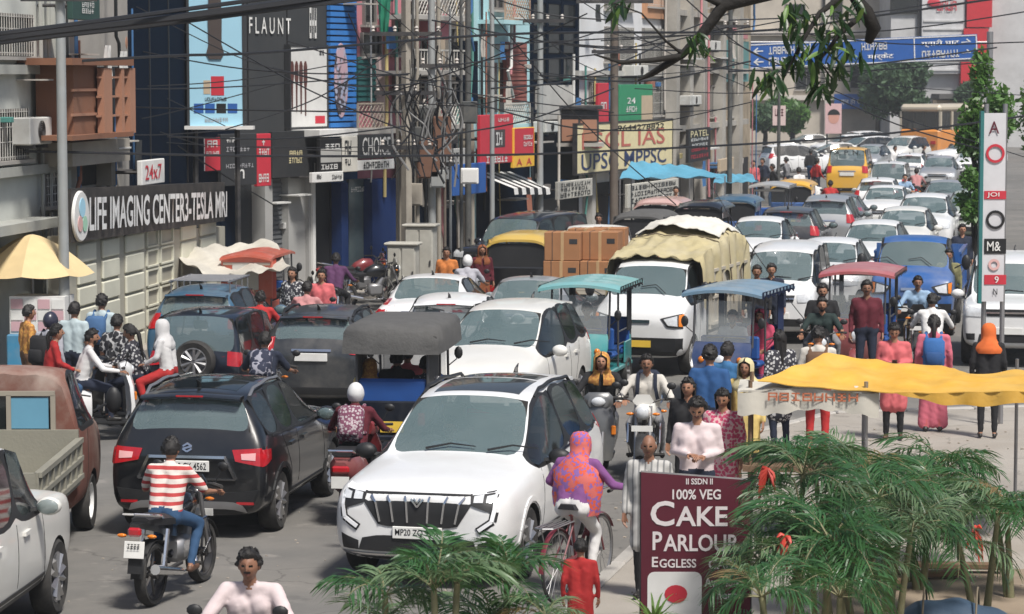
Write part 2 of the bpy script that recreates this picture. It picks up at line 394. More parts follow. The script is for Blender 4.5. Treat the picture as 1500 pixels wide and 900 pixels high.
def patch(mb, bvh, d, top, bot, nu=10, nv=3, off=.012, mi=0):
    """panel that follows the bodywork: d in F,B,L,R,T; top and bot are polylines in the projection plane"""
    def pick(pl, t):
        x = t * (len(pl) - 1); i = min(int(x), len(pl) - 2); f = x - i
        return (pl[i][0] * (1 - f) + pl[i + 1][0] * f, pl[i][1] * (1 - f) + pl[i + 1][1] * f)
    dv = {'F': Vector((0, -1, 0)), 'B': Vector((0, 1, 0)), 'R': Vector((-1, 0, 0)), 'L': Vector((1, 0, 0)), 'T': Vector((0, 0, -1))}[d]
    P = []; ok = True
    for j in range(nv + 1):
        for i in range(nu + 1):
            a, b = pick(top, i / nu), pick(bot, i / nu); f = j / nv; q = (a[0] * (1 - f) + b[0] * f, a[1] * (1 - f) + b[1] * f)
            o = {'F': Vector((q[0], 6, q[1])), 'B': Vector((q[0], -6, q[1])), 'R': Vector((4, q[0], q[1])), 'L': Vector((-4, q[0], q[1])), 'T': Vector((q[0], q[1], 5))}[d]
            h = bvh.ray_cast(o, dv)
            P.append(h[0] if h[0] is not None and (h[0] - o).dot(dv) < (5.9 if d in 'FB' else 3.9 if d in 'LR' else 9) else None)
    good = [p for p in P if p is not None]
    if not good: return mb
    mean = sum((p.dot(dv) for p in good)) / len(good)
    for k in range(len(P)):
        if P[k] is None:
            j, i = divmod(k, nu + 1); a, b = pick(top, i / nu), pick(bot, i / nu); f = j / nv; q = (a[0] * (1 - f) + b[0] * f, a[1] * (1 - f) + b[1] * f)
            near = min(good, key=lambda g: ((g.x if d in 'FBT' else g.y) - q[0]) ** 2 + ((g.y if d == 'T' else g.z) - q[1]) ** 2)
            P[k] = near.copy()
    w = nu + 1; N = len(P); top_ = [p - dv * off for p in P]; bot_ = [p + dv * .012 for p in P]; fs = []
    flip = d in 'FLT'
    for j in range(nv):
        for i in range(nu):
            q = (j * w + i, (j + 1) * w + i, (j + 1) * w + i + 1, j * w + i + 1); fs.append(q)
    rim = [i for i in range(w)] + [j * w + nu for j in range(1, nv + 1)] + [nv * w + i for i in range(nu - 1, -1, -1)] + [j * w for j in range(nv - 1, 0, -1)]
    fs += [(rim[k], rim[(k + 1) % len(rim)], N + rim[(k + 1) % len(rim)], N + rim[k]) for k in range(len(rim))]
    return mb.add(top_ + bot_, fs, mi)
def line(mb, bvh, d, pts, wd=.012, off=.003, mi=0):
    for a, b in zip(pts, pts[1:]):
        dx, dz = b[0] - a[0], b[1] - a[1]; L = math.hypot(dx, dz) or 1; nx, nz = -dz / L * wd / 2, dx / L * wd / 2
        patch(mb, bvh, d, [(a[0] + nx, a[1] + nz), (b[0] + nx, b[1] + nz)], [(a[0] - nx, a[1] - nz), (b[0] - nx, b[1] - nz)], max(2, int(L / .1)), 1, off, mi)
    return mb
def surf(bvh, d, a, b):
    o, dv = {'F': (Vector((a, 6, b)), Vector((0, -1, 0))), 'B': (Vector((a, -6, b)), Vector((0, 1, 0))), 'R': (Vector((4, a, b)), Vector((-1, 0, 0))), 'L': (Vector((-4, a, b)), Vector((1, 0, 0))), 'T': (Vector((a, b, 5)), Vector((0, 0, -1)))}[d]
    h = bvh.ray_cast(o, dv); return h[0] if h[0] is not None else None

# station tables: (y, z_bottom, z_belt, z_top, w_mid, w_belt, w_top)
TYPES = {
 'xuv': dict(st=[(2.36, .36, .80, .90, .74, .70, .60), (2.27, .26, .93, 1.03, .88, .84, .70), (1.95, .22, .99, 1.08, .93, .88, .72), (1.45, .22, 1.02, 1.13, .945, .89, .74), (.98, .22, 1.05, 1.17, .945, .90, .74),
      (.15, .22, 1.08, 1.685, .945, .90, .62), (-.45, .22, 1.09, 1.75, .945, .90, .64), (-1.30, .22, 1.11, 1.74, .945, .90, .63), (-2.0, .22, 1.14, 1.68, .93, .88, .60), (-2.24, .25, 1.14, 1.24, .91, .85, .70), (-2.33, .30, .95, 1.05, .88, .82, .70), (-2.36, .42, .85, .95, .80, .78, .66)], H=1.75, W=1.89, wy=(1.45, -1.30), wr=.365, hood=4, roof=(5, 8)),
 'compact_suv': dict(st=[(2.0, .34, .78, .88, .70, .66, .58), (1.92, .24, .92, 1.0, .84, .80, .68), (1.6, .22, .97, 1.07, .88, .83, .70), (1.2, .22, 1.0, 1.10, .895, .84, .70), (.82, .22, 1.03, 1.14, .895, .85, .70),
      (.05, .22, 1.05, 1.57, .895, .85, .60), (-.45, .22, 1.06, 1.64, .895, .85, .615), (-1.15, .22, 1.08, 1.63, .895, .85, .61), (-1.72, .22, 1.10, 1.585, .885, .84, .585), (-1.90, .24, 1.08, 1.17, .87, .83, .72), (-1.97, .26, .92, 1.02, .85, .81, .70), (-2.0, .36, .80, .90, .80, .77, .66)], H=1.64, W=1.79, wy=(1.25, -1.25), wr=.335, hood=4, roof=(5, 8)),
 'mpv': dict(st=[(2.2, .34, .72, .80, .66, .62, .54), (2.1, .24, .86, .93, .80, .76, .66), (1.75, .20, .93, 1.03, .85, .80, .68), (1.35, .20, .98, 1.10, .865, .81, .68), (1.0, .20, 1.01, 1.16, .865, .815, .68),
      (.1, .20, 1.04, 1.62, .865, .82, .58), (-.5, .20, 1.05, 1.69, .865, .82, .60), (-1.3, .20, 1.07, 1.67, .865, .82, .59), (-1.95, .20, 1.09, 1.60, .855, .81, .56), (-2.1, .22, 1.08, 1.17, .84, .80, .68), (-2.18, .26, .9, 1.0, .82, .78, .66), (-2.2, .36, .8, .9, .76, .74, .62)], H=1.69, W=1.735, wy=(1.4, -1.34), wr=.31, hood=4, roof=(5, 8)),
 'hatch': dict(st=[(1.85, .32, .68, .76, .64, .60, .52), (1.77, .22, .82, .90, .78, .74, .62), (1.45, .18, .88, .98, .82, .77, .65), (1.1, .18, .92, 1.03, .835, .78, .66), (.8, .18, .95, 1.07, .835, .785, .66),
      (.0, .18, .97, 1.46, .835, .79, .56), (-.45, .18, .98, 1.53, .835, .79, .575), (-1.05, .18, 1.0, 1.52, .835, .79, .57), (-1.55, .18, 1.02, 1.46, .825, .78, .54), (-1.76, .20, 1.0, 1.08, .81, .76, .64), (-1.83, .24, .85, .95, .79, .75, .62), (-1.85, .34, .76, .86, .74, .71, .58)], H=1.53, W=1.67, wy=(1.17, -1.17), wr=.295, hood=4, roof=(5, 8)),
 'sedan': dict(st=[(2.15, .32, .66, .74, .66, .62, .54), (2.06, .22, .80, .88, .80, .76, .64), (1.7, .18, .87, .97, .84, .79, .67), (1.3, .18, .91, 1.02, .85, .795, .67), (.95, .18, .94, 1.06, .85, .80, .67),
      (.1, .18, .96, 1.42, .85, .80, .55), (-.35, .18, .97, 1.48, .85, .80, .565), (-.95, .18, .98, 1.45, .85, .80, .55), (-1.5, .18, .99, 1.10, .845, .79, .62), (-1.95, .20, .98, 1.06, .83, .78, .64), (-2.1, .24, .85, .95, .81, .76, .62), (-2.15, .34, .74, .84, .74, .71, .58)], H=1.48, W=1.70, wy=(1.32, -1.28), wr=.30, hood=4, roof=(5, 7)),
 'jeep': dict(st=[(2.0, .42, .96, 1.02, .70, .68, .62), (1.94, .34, 1.04, 1.10, .78, .76, .68), (1.6, .30, 1.06, 1.13, .80, .78, .70), (1.2, .30, 1.08, 1.15, .81, .79, .70), (.85, .30, 1.09, 1.17, .82, .80, .70),
      (.4, .30, 1.10, 1.72, .83, .81, .66), (-.1, .30, 1.10, 1.82, .83, .81, .69), (-1.0, .30, 1.10, 1.84, .83, .81, .70), (-1.78, .30, 1.10, 1.80, .83, .81, .68), (-1.92, .32, 1.06, 1.16, .82, .80, .74), (-1.98, .36, .95, 1.05, .81, .79, .72), (-2.0, .42, .85, .95, .78, .76, .68)], H=1.84, W=1.68, wy=(1.3, -1.22), wr=.36, hood=4, roof=(5, 8), cr=[(None, 4, .8), (None, 5, .75), (None, 1, .6), (8, None, .6), (9, None, .6)]),
 'van': dict(st=[(1.85, .34, .78, .86, .62, .60, .54), (1.80, .24, .95, 1.02, .70, .68, .60), (1.62, .22, 1.0, 1.08, .73, .71, .62), (1.45, .22, 1.02, 1.12, .735, .715, .62), (1.3, .22, 1.04, 1.15, .735, .715, .62),
      (.75, .22, 1.06, 1.70, .735, .715, .60), (.2, .22, 1.06, 1.79, .735, .715, .62), (-.8, .22, 1.06, 1.80, .735, .715, .62), (-1.6, .22, 1.06, 1.77, .735, .715, .61), (-1.76, .24, 1.05, 1.14, .73, .71, .64), (-1.82, .26, .95, 1.04, .72, .70, .62), (-1.85, .36, .8, .9, .68, .66, .58)], H=1.8, W=1.48, wy=(1.22, -1.15), wr=.28, hood=4, roof=(5, 8), cr=[(None, 4, .4), (None, 5, .3)]),
}
KITS = {}
def car_kit(ty, hero=None, front=True, rear=True, spoke=5, steel=False, rails=False, dark_roof=False, spare=False, rack=False, tarp=False):
    key = (ty, hero, spoke, steel, rails, spare, rack, dark_roof)
    if key in KITS: return KITS[key]
    T = TYPES[ty]; st = T['st']; h = T['hood']; r0, r1 = T['roof']; W = T['W'] / 2
    gl = {'windshield': [(h, 5), (h, 6), (h, 7), (h, 8)], 'rear_window': [(r1, 5), (r1, 6), (r1, 7), (r1, 8)]}
    mid = (r0 + r1) // 2
    spans = [(h, r0 + 1), (r0 + 1, r0 + 2), (r0 + 2, r1)] if r1 - r0 >= 3 else [(h, r0 + 1), (r0 + 1, r1)]
    k = 0
    for a, b in spans:
        for seg in (4, 9): gl['side_window%d' % k] = [(i, seg) for i in range(a, b)]; k += 1
    out, bvh = loft_body(st, gl, T['wy'], T['wr'] + .045, T.get('cr', [(None, 4, .25), (None, 1, .4)]), cap_crease=T.get('cc', .5))
    K = Kit(); K.bvh = bvh; K.T = T
    body = K.add('body', out['body'], [PAINT, ARCH, BLK])
    for nm, me in out.items():
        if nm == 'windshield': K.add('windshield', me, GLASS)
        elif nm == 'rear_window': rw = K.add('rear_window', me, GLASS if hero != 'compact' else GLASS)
        elif nm.startswith('side'): K.add('side_window', me, DGLASS)
    # wheels
    kk = ('w', T['wr'], spoke, steel)
    if kk not in KITS: KITS[kk] = wheel_meshes(T['wr'], .21, spoke, steel)
    tm, rm = KITS[kk]
    for y in T['wy']:
        for sx in (-1, 1):
            i = K.add('wheel', tm, RUB, xf=((sx * (W - .135), y, T['wr']), (0, 0, 0 if sx > 0 else math.pi)))
            K.add('rim', rm, [BLK if steel else STEEL, ALLOY], parent=i)
    yF, yB = st[0][0], st[-1][0]; zb = st[1][1]; ze = st[1][2]; zr = st[-3][2]
    def two(nm, d, top, bot, mats, off=.012, par=body, nu=8, nv=3, dup=True):
        res = []
        for sx in (1, -1):
            b = MB(); dd = d if sx > 0 or d in 'FBT' else 'L'
            fx = (lambda p: (sx * p[0], p[1])) if d in 'FBT' else (lambda p: p)
            patch(b, bvh, dd, [fx(p) for p in top], [fx(p) for p in bot], nu, nv, off); res.append(K.add(nm, b, mats, smooth=40, parent=None))
        return res
    def one(nm, d, top, bot, mats, off=.012, nu=14, nv=3, parent=None):
        b = MB(); patch(b, bvh, d, top, bot, nu, nv, off); return K.add(nm, b, mats, smooth=40, parent=parent)
    w1 = st[1][4]
    if hero == 'xuv':
        g = one('grille', 'F', [(-.60, .95), (-.3, .955), (.3, .955), (.60, .95)], [(-.40, .64), (-.3, .62), (.3, .62), (.40, .64)], BLK, .01)
        for x in (-.42, -.27, -.11, .11, .27, .42):
            b = MB(); line(b, bvh, 'F', [(x * 1.12, .925), (x, .86), (x * .9, .665)], .02, .026); K.add('grille_bar', b, CHR, parent=g)
        b = MB(); line(b, bvh, 'F', [(-.06, .90), (0, .82), (.06, .90)], .018, .03); line(b, bvh, 'F', [(-.03, .905), (0, .86), (.03, .905)], .014, .03); K.add('emblem', b, CHR, parent=g)
        for sx in (1, -1):
            b = MB(); patch(b, bvh, 'F', [(sx * .52, .955), (sx * .78, .985)], [(sx * .54, .85), (sx * .775, .77)], 8, 4, .012); line(b, bvh, 'F', [(sx * .76, .79), (sx * .745, .70), (sx * .60, .60)], .075, .010); hl = K.add('headlight', b, BLK)
            for k in range(2):
                b = MB(); patch(b, bvh, 'F', [(sx * (.56 + k * .12), .94), (sx * (.65 + k * .12), .955)], [(sx * (.56 + k * .12), .88), (sx * (.65 + k * .12), .88)], 4, 2, .022); K.add('projector_lens', b, LAMP, parent=hl)
            b = MB(); line(b, bvh, 'F', [(sx * .54, .965), (sx * .765, .985), (sx * .765, .82), (sx * .74, .70), (sx * .61, .61)], .036, .024); K.add('daytime_light', b, M('drl', (.85, .86, .88), .3), parent=hl)
            b = MB(); patch(b, bvh, 'F', [(sx * .60, .47), (sx * .78, .54)], [(sx * .60, .38), (sx * .77, .39)], 6, 3, .01); K.add('fog_light_surround', b, BLK)
        one('lower_grille', 'F', [(-.56, .50), (-.4, .53), (.4, .53), (.56, .50)], [(-.60, .38), (-.4, .37), (.4, .37), (.60, .38)], BLK, .01)
        one('skid_trim', 'F', [(-.80, .36), (-.5, .345), (.5, .345), (.80, .36)], [(-.78, .33), (-.5, .31), (.5, .31), (.78, .33)], CHR, .022)
        one('bumper_lip', 'F', [(-.80, .32), (.80, .32)], [(-.76, .25), (.76, .25)], BLK, .008)
        zp = .565
    elif front:
        for p in ((1,), ):
            two('headlight', 'F', [(w1 * .55, ze - .02), (w1 * .97, ze + .02)], [(w1 * .58, ze - .16), (w1 * .95, ze - .15)], LAMP)
        one('grille', 'F', [(-w1 * .5, ze - .03), (w1 * .5, ze - .03)], [(-w1 * .46, ze - .15), (w1 * .46, ze - .15)], BLK, .01)
        b = MB(); line(b, bvh, 'F', [(-w1 * .48, ze - .09), (w1 * .48, ze - .09)], .03, .022); K.add('grille_bar', b, CHR)
        one('lower_grille', 'F', [(-w1 * .62, zb + .24), (w1 * .62, zb + .24)], [(-w1 * .66, zb + .1), (w1 * .66, zb + .1)], BLK, .01)
        two('fog_light', 'F', [(w1 * .72, zb + .25), (w1 * .92, zb + .25)], [(w1 * .72, zb + .14), (w1 * .9, zb + .14)], BLK, .01, nu=3)
        zp = zb + .30
    q = surf(bvh, 'F', 0, zp); K.zp = zp
    b = MB(); b.box((0, q.y + .02, zp), (.5, .02, .12), bev=.006); K.add('number_plate', b, PLATE, smooth=None); K.pf = len(K.e) - 1
    if hero == 'xuv':
        K.add('lettering', textmesh('MP20 ZQ 9569', .44, .075, .001, .012), INK, parent=K.pf, xf=((0, q.y + .0315, zp), (0, 0, math.pi)))
    # rear
    w2 = st[-2][4]
    if hero == 'compact':
        for sx in (1, -1):
            b = MB(); patch(b, bvh, 'B', [(sx * .50, .98), (sx * .84, 1.0)], [(sx * .54, .86), (sx * .85, .80)], 8, 4, .018); t = K.add('tail_light', b, RED)
            b = MB(); patch(b, bvh, 'B', [(sx * .60, .94), (sx * .76, .95)], [(sx * .61, .88), (sx * .76, .87)], 5, 2, .024); K.add('reversing_lens', b, M('pink_lens', (.75, .4, .4), .15, coat=.6), parent=t)
            b = MB(); patch(b, bvh, 'R' if sx > 0 else 'L', [(-1.96, .98), (-1.72, .97)], [(-1.97, .80), (-1.76, .86)], 5, 3, .014); K.add('tail_light', b, RED)
            b = MB(); patch(b, bvh, 'B', [(sx * .55, .42), (sx * .74, .42)], [(sx * .55, .39), (sx * .74, .39)], 4, 1, .02); K.add('reflector', b, RED)
        one('bumper_cladding', 'B', [(-.86, .56), (-.5, .52), (.5, .52), (.86, .56)], [(-.80, .28), (.80, .28)], BLK, .02)
        one('skid_plate', 'B', [(-.62, .38), (-.5, .42), (.5, .42), (.62, .38)], [(-.66, .30), (-.5, .34), (.5, .34), (.66, .30)], STEEL, .034)
        b = MB()
        line(b, bvh, 'B', [(-.42, .90), (.42, .90)], .03, .028); line(b, bvh, 'B', [(-.42, .91), (-.54, .66)], .03, .028); line(b, bvh, 'B', [(.42, .91), (.54, .66)], .03, .028); line(b, bvh, 'B', [(-.54, .66), (.54, .66)], .02, .026)
        K.add('chrome_surround', b, CHR)
        b = MB(); line(b, bvh, 'B', [(-.05, 1.01), (0, 1.04), (.05, 1.01), (-.05, .985), (0, .955), (.05, .985)], .02, .02); K.add('emblem', b, CHR)
        zq = .80
    elif rear:
        two('tail_light', 'B', [(w2 * .72, zr + .12), (w2 * .97, zr + .1)], [(w2 * .74, zr - .12), (w2 * .99, zr - .14)], RED, .016)
        for sx, d in ((1, 'R'), (-1, 'L')):
            b = MB(); patch(b, bvh, d, [(yB + .05, zr + .1), (yB + .24, zr + .08)], [(yB + .05, zr - .13), (yB + .18, zr - .08)], 4, 3, .012); K.add('tail_light', b, RED)
        one('bumper_cladding', 'B', [(-w2 * .9, zb + .16), (w2 * .9, zb + .16)], [(-w2 * .86, zb + .05), (w2 * .86, zb + .05)], BLK, .014)
        one('garnish', 'B', [(-.30, zr - .05), (.30, zr - .05)], [(-.3, zr - .085), (.3, zr - .085)], CHR, .02, nu=6, nv=1)
        zq = zr - .17
    q = surf(bvh, 'B', 0, zq)
    b = MB(); b.box((0, q.y - .02, zq), (.5, .02, .12), bev=.006); K.add('number_plate', b, PLATE, smooth=None); K.pr = len(K.e) - 1
    if hero == 'compact': K.add('lettering', textmesh('MP20 CK 4562', .44, .075, .001, .012), INK, parent=K.pr, xf=((0, q.y - .0315, zq), (0, 0, 0)))
    # spoiler, high brake light
    rr = st[r1]
    sp = MB(); sp.loft([[(x, rr[0] - dy, rr[3] - .05 - abs(x) * .06 + dz) for dy, dz in ((-.05, .03), (.1, .035), (.16, .01), (.1, -.02), (-.03, -.01))] for x in np.linspace(-rr[6] * .95, rr[6] * .95, 9)])
    if ty not in ('sedan', 'van', 'jeep'):
        i = K.add('spoiler', sp, PAINT, smooth=50); b = MB(); b.box((0, rr[0] - .155, rr[3] - .045), (.3, .02, .018)); K.add('brake_light', b, RED, parent=i)
    ys, wc = st[r0][0] - .22, st[r0][5]; sm_ = SEATB if hero == 'xuv' else SEATG; zt_ = T['H'] - .48
    for sx in (-1, 1):
        b = MB(); b.box((sx * wc * .44, ys - .2, .55), (.5, .5, .18), bev=.05); b.box((sx * wc * .44, ys - .45, (zt_ + .6) / 2), (.48, .13, zt_ - .6), bev=.05, Rm=Matrix.Rotation(R(-10), 3, 'X')); b.box((sx * wc * .44, ys - .52, zt_ + .12), (.26, .08, .16), bev=.03); K.add('seat', b, sm_)
    b = MB(); b.box((0, ys - 1.05, .55), (wc * 1.6, .5, .18), bev=.05); b.box((0, ys - 1.32, (zt_ + .6) / 2), (wc * 1.6, .14, zt_ - .6), bev=.05); K.add('rear_bench', b, sm_)
    b = MB(); b.box((0, st[h][0] - .3, st[h][2] - .1), (wc * 1.8, .5, .22), bev=.07); K.add('dashboard', b, TRIM)
    b = MB(); b.lathe([(.165, -.012), (.19, -.012), (.19, .012), (.165, .012)], (wc * .44, st[h][0] - .62, st[h][2] + .02), 'Y', 18, closed=True); b.box((wc * .44, st[h][0] - .62, st[h][2] + .02), (.34, .03, .06)); K.add('steering_wheel', b, TRIM)
    # wiper, mirrors, handles, seams, cladding
    cw = st[h]
    for x0 in (-.35, .3):
        b = MB(); p0 = Vector((x0, cw[0] - .02, cw[3] + .03)); b.tube([p0, p0 + Vector((-.25, -.05, .05)), p0 + Vector((-.52, -.03, .03))], [.014, .01, .006], 5); K.add('wiper', b, BLK)
    for sx, d in ((1, 'R'), (-1, 'L')):
        m = MB(); y = st[h][0] - .35; z = st[h][2] + .06; x = sx * (st[h][5] + .13)
        m.sph((x, y, z), (.12, .075, .085), 10, 7); i = K.add('side_mirror', m, PAINT if hero not in ('xuv',) else BLK, smooth=60)
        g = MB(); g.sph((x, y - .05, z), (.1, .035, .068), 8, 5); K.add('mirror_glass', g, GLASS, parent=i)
        a = MB(); a.tube([(sx * (st[h][5] - .03), y, z - .05), (x - sx * .06, y, z - .03)], [.035, .03], 6); K.add('mirror_arm', a, BLK, parent=i)
        b = MB(); zB = st[r0][2]; yb = st[r0 + 1][0]; wyf, wyr = T['wy']
        for sm in ([(st[h][0] - .12, zB - .04), (st[h][0] - .05, zb + .2), (wyf - .42, zb + .1)], [(yb - .05, zB - .02), (yb - .05, zb + .1)], [(wyr + .1, zB), (wyr + .38, zb + .42), (wyr + .45, zb + .1)]):
            b = MB(); line(b, bvh, d, sm, .01); K.add('door_seam', b, ARCH)
        b = MB(); line(b, bvh, d, [(wyf - .48, zb + .1), (wyr + .5, zb + .1)], .11, .012); K.add('sill_cladding', b, BLK)
        for yh in (yb + .12, wyr + .32):
            b = MB(); line(b, bvh, d, [(yh, zB - .13), (yh + .19, zB - .125)], .035, .03); K.add('door_handle', b, PAINT if hero != 'xuv' else CHR)
        if hero: # arch lips
            for yw in T['wy']:
                b = MB(); rr_ = T['wr'] + .07
                line(b, bvh, d, [(yw + rr_ * math.cos(a_), T['wr'] + rr_ * math.sin(a_)) for a_ in np.linspace(.1, math.pi - .1, 11)], .05, .012); K.add('arch_trim', b, BLK if hero == 'compact' else PAINT)
            b = MB(); line(b, bvh, d, [(yb + 1.0, zB + .0), (yb, zB + .01), (wyr - .3, zB + .04)], .022, .012); K.add('belt_trim', b, CHR if hero == 'xuv' else BLK)
    if rails:
        for sx in (1, -1):
            b = MB(); pts = [surf(bvh, 'T', sx * (st[r0][6] - .02), y) for y in np.linspace(st[r0][0] - .2, st[r1][0] + .15, 9)]
            pts = [p + Vector((0, 0, .045)) for p in pts]; pts[0].z -= .05; pts[-1].z -= .05
            b.tube(pts, .02, 6); K.add('roof_rail', b, STEEL if hero == 'compact' else BLK, smooth=60)
    if dark_roof:
        b = MB(); patch(b, bvh, 'T', [(-.46, st[r0][0] - .12), (.46, st[r0][0] - .12)], [(-.46, st[r0][0] - .95), (.46, st[r0][0] - .95)], 8, 8, .004); K.add('sunroof', b, DGLASS)
        b = MB(); patch(b, bvh, 'T', [(-.44, st[r0][0] - 1.05), (.44, st[r0][0] - 1.05)], [(-.44, st[r0][0] - 1.6), (.44, st[r0][0] - 1.6)], 8, 6, .004); K.add('sunroof', b, DGLASS)
    b = MB(); p = surf(bvh, 'T', 0, st[r1][0] + .25); b.tube([p, p + Vector((0, -.03, .05)), p + Vector((0, -.12, .09))], [.03, .02, .006], 5); K.add('antenna', b, BLK)
    if spare:
        b = MB(); i = K.add('spare_wheel', tm, RUB, xf=((.06, yB - .12, 1.02), (0, 0, -math.pi / 2))); K.add('rim', rm, [STEEL, ALLOY], parent=i)
    if rack:
        for sx in (1, -1):
            b = MB(); b.tube([(sx * .5, st[r0][0] - .1, T['H'] + .1), (sx * .5, st[r1][0] + .1, T['H'] + .08)], .018, 6)
            for y in np.linspace(st[r0][0] - .2, st[r1][0] + .2, 4): b.cyl((sx * .5, y, T['H'] - .1), (sx * .5, y, T['H'] + .1), .012, n=5)
            K.add('rack_rail', b, STEEL)
        for y in np.linspace(st[r0][0] - .15, st[r1][0] + .15, 6):
            b = MB(); b.cyl((-.5, y, T['H'] + .1), (.5, y, T['H'] + .1), .014, n=6); K.add('rack_bar', b, STEEL)
    KITS[key] = K; return K
def car(ty, label, px, s, yaw, pm, cat='car', name=None, group='cars in the traffic jam', at=None, facing=False, z=0, **kw):
    """s = pixels per metre at the car's middle; yaw in degrees from +Y, clockwise; facing: drives towards the camera"""
    K = car_kit(ty, **kw); p = at or GS(px, s); yw = -R(yaw) + (math.pi if facing else 0)
    return K.place(name or {'xuv': 'suv', 'compact_suv': 'suv', 'jeep': 'suv', 'mpv': 'minivan', 'van': 'microvan'}.get(ty, 'car'), label, cat, (p.x, p.y, z), yw, group, {'paint': pm})
# ---------------------------------------------------------------- people
SKIN = [M('skin_a', (.42, .22, .14), .55, var=.08, scale=20), M('skin_b', (.33, .165, .10), .55, var=.08, scale=20), M('skin_c', (.25, .122, .074), .55, var=.08, scale=20)]
HAIR = M('hair_black', (.012, .010, .009), .55, var=.4, scale=60, bump=.4, bscale=120); HGREY = M('hair_grey', (.3, .29, .28), .7, var=.3, scale=60)
EYEW = M('eye_white', (.36, .32, .29), .4); EYED = M('eye_dark', (.01, .008, .007), .2); LIP = M('lip', (.2, .075, .06), .5); SHOE = M('shoe_dark', (.02, .018, .016), .5); SANDAL = M('sandal_brown', (.1, .05, .03), .6)
CL = {}
def cloth(name, c): 
    if name not in CL: CL[name] = M('cloth_' + name, c, .88, var=.12, scale=9, bump=.22, bscale=13)
    return CL[name]
HN_U, HN_V = 30, 22
def head_pts(off=0.0, sel=None):
    """sculpted head, centre at 0, facing +Y, about .23 m tall"""
    rows = []
    for j in range(HN_V + 1):
        v = -math.pi / 2 + math.pi * min(max(j, .25), HN_V - .25) / HN_V; vd = math.degrees(v); row = []
        for i in range(HN_U):
            u = 2 * math.pi * i / HN_U; ud = math.degrees(u); ud = ud - 360 if ud > 180 else ud   # 0 = front
            x, y, z = .074 * math.cos(v) * math.sin(u), .094 * math.cos(v) * math.cos(u), .116 * math.sin(v)
            if z < 0: k = 1 - .30 * (-z / .116) ** 1.3; x *= k; y *= (1 - .12 * (-z / .116)) if y > 0 else (1 - .35 * (-z / .116))
            if y > 0: y *= .93
            g = lambda a, b, sa, sb: math.exp(-((ud - a) / sa) ** 2 - ((vd - b) / sb) ** 2)
            r = .026 * g(0, -7, 9, 9) + .014 * g(0, 4, 7, 10) + .006 * g(0, 18, 30, 5) - .010 * (g(24, 6, 12, 7) + g(-24, 6, 12, 7)) + .007 * g(0, -33, 14, 5) - .006 * g(0, -25, 16, 4) + .008 * g(0, -52, 16, 9) + .004 * (g(38, -12, 12, 12) + g(-38, -12, 12, 12))
            n = Vector((x / .074 ** 2, y / .094 ** 2, z / .116 ** 2)).normalized()
            row.append(Vector((x, y, z)) + Vector((0, 1, 0)) * r * (1 if y > 0 else 0) + n * off)
        rows.append(row)
    return rows
_H0 = head_pts(); 
def face_class(i, j, beard, must):
    vd = -90 + 180 * (j + .5) / HN_V; ud = 360 * (i + .5) / HN_U; ud = ud - 360 if ud > 180 else ud; a = abs(ud)
    if 14 < a < 34 and 2 < vd < 9: return 3 if 17 < a < 31 else 0
    if 11 < a < 38 and 13 < vd < 19: return 4
    if a < 19 and -33 < vd < -25: return 5
    if must and a < 24 and -25 <= vd < -17: return 4
    if beard and ((a < 75 and vd < -33) or (a < 24 and -25 <= vd < -17) or (30 < a < 78 and vd < -14)): return 4
    return 0
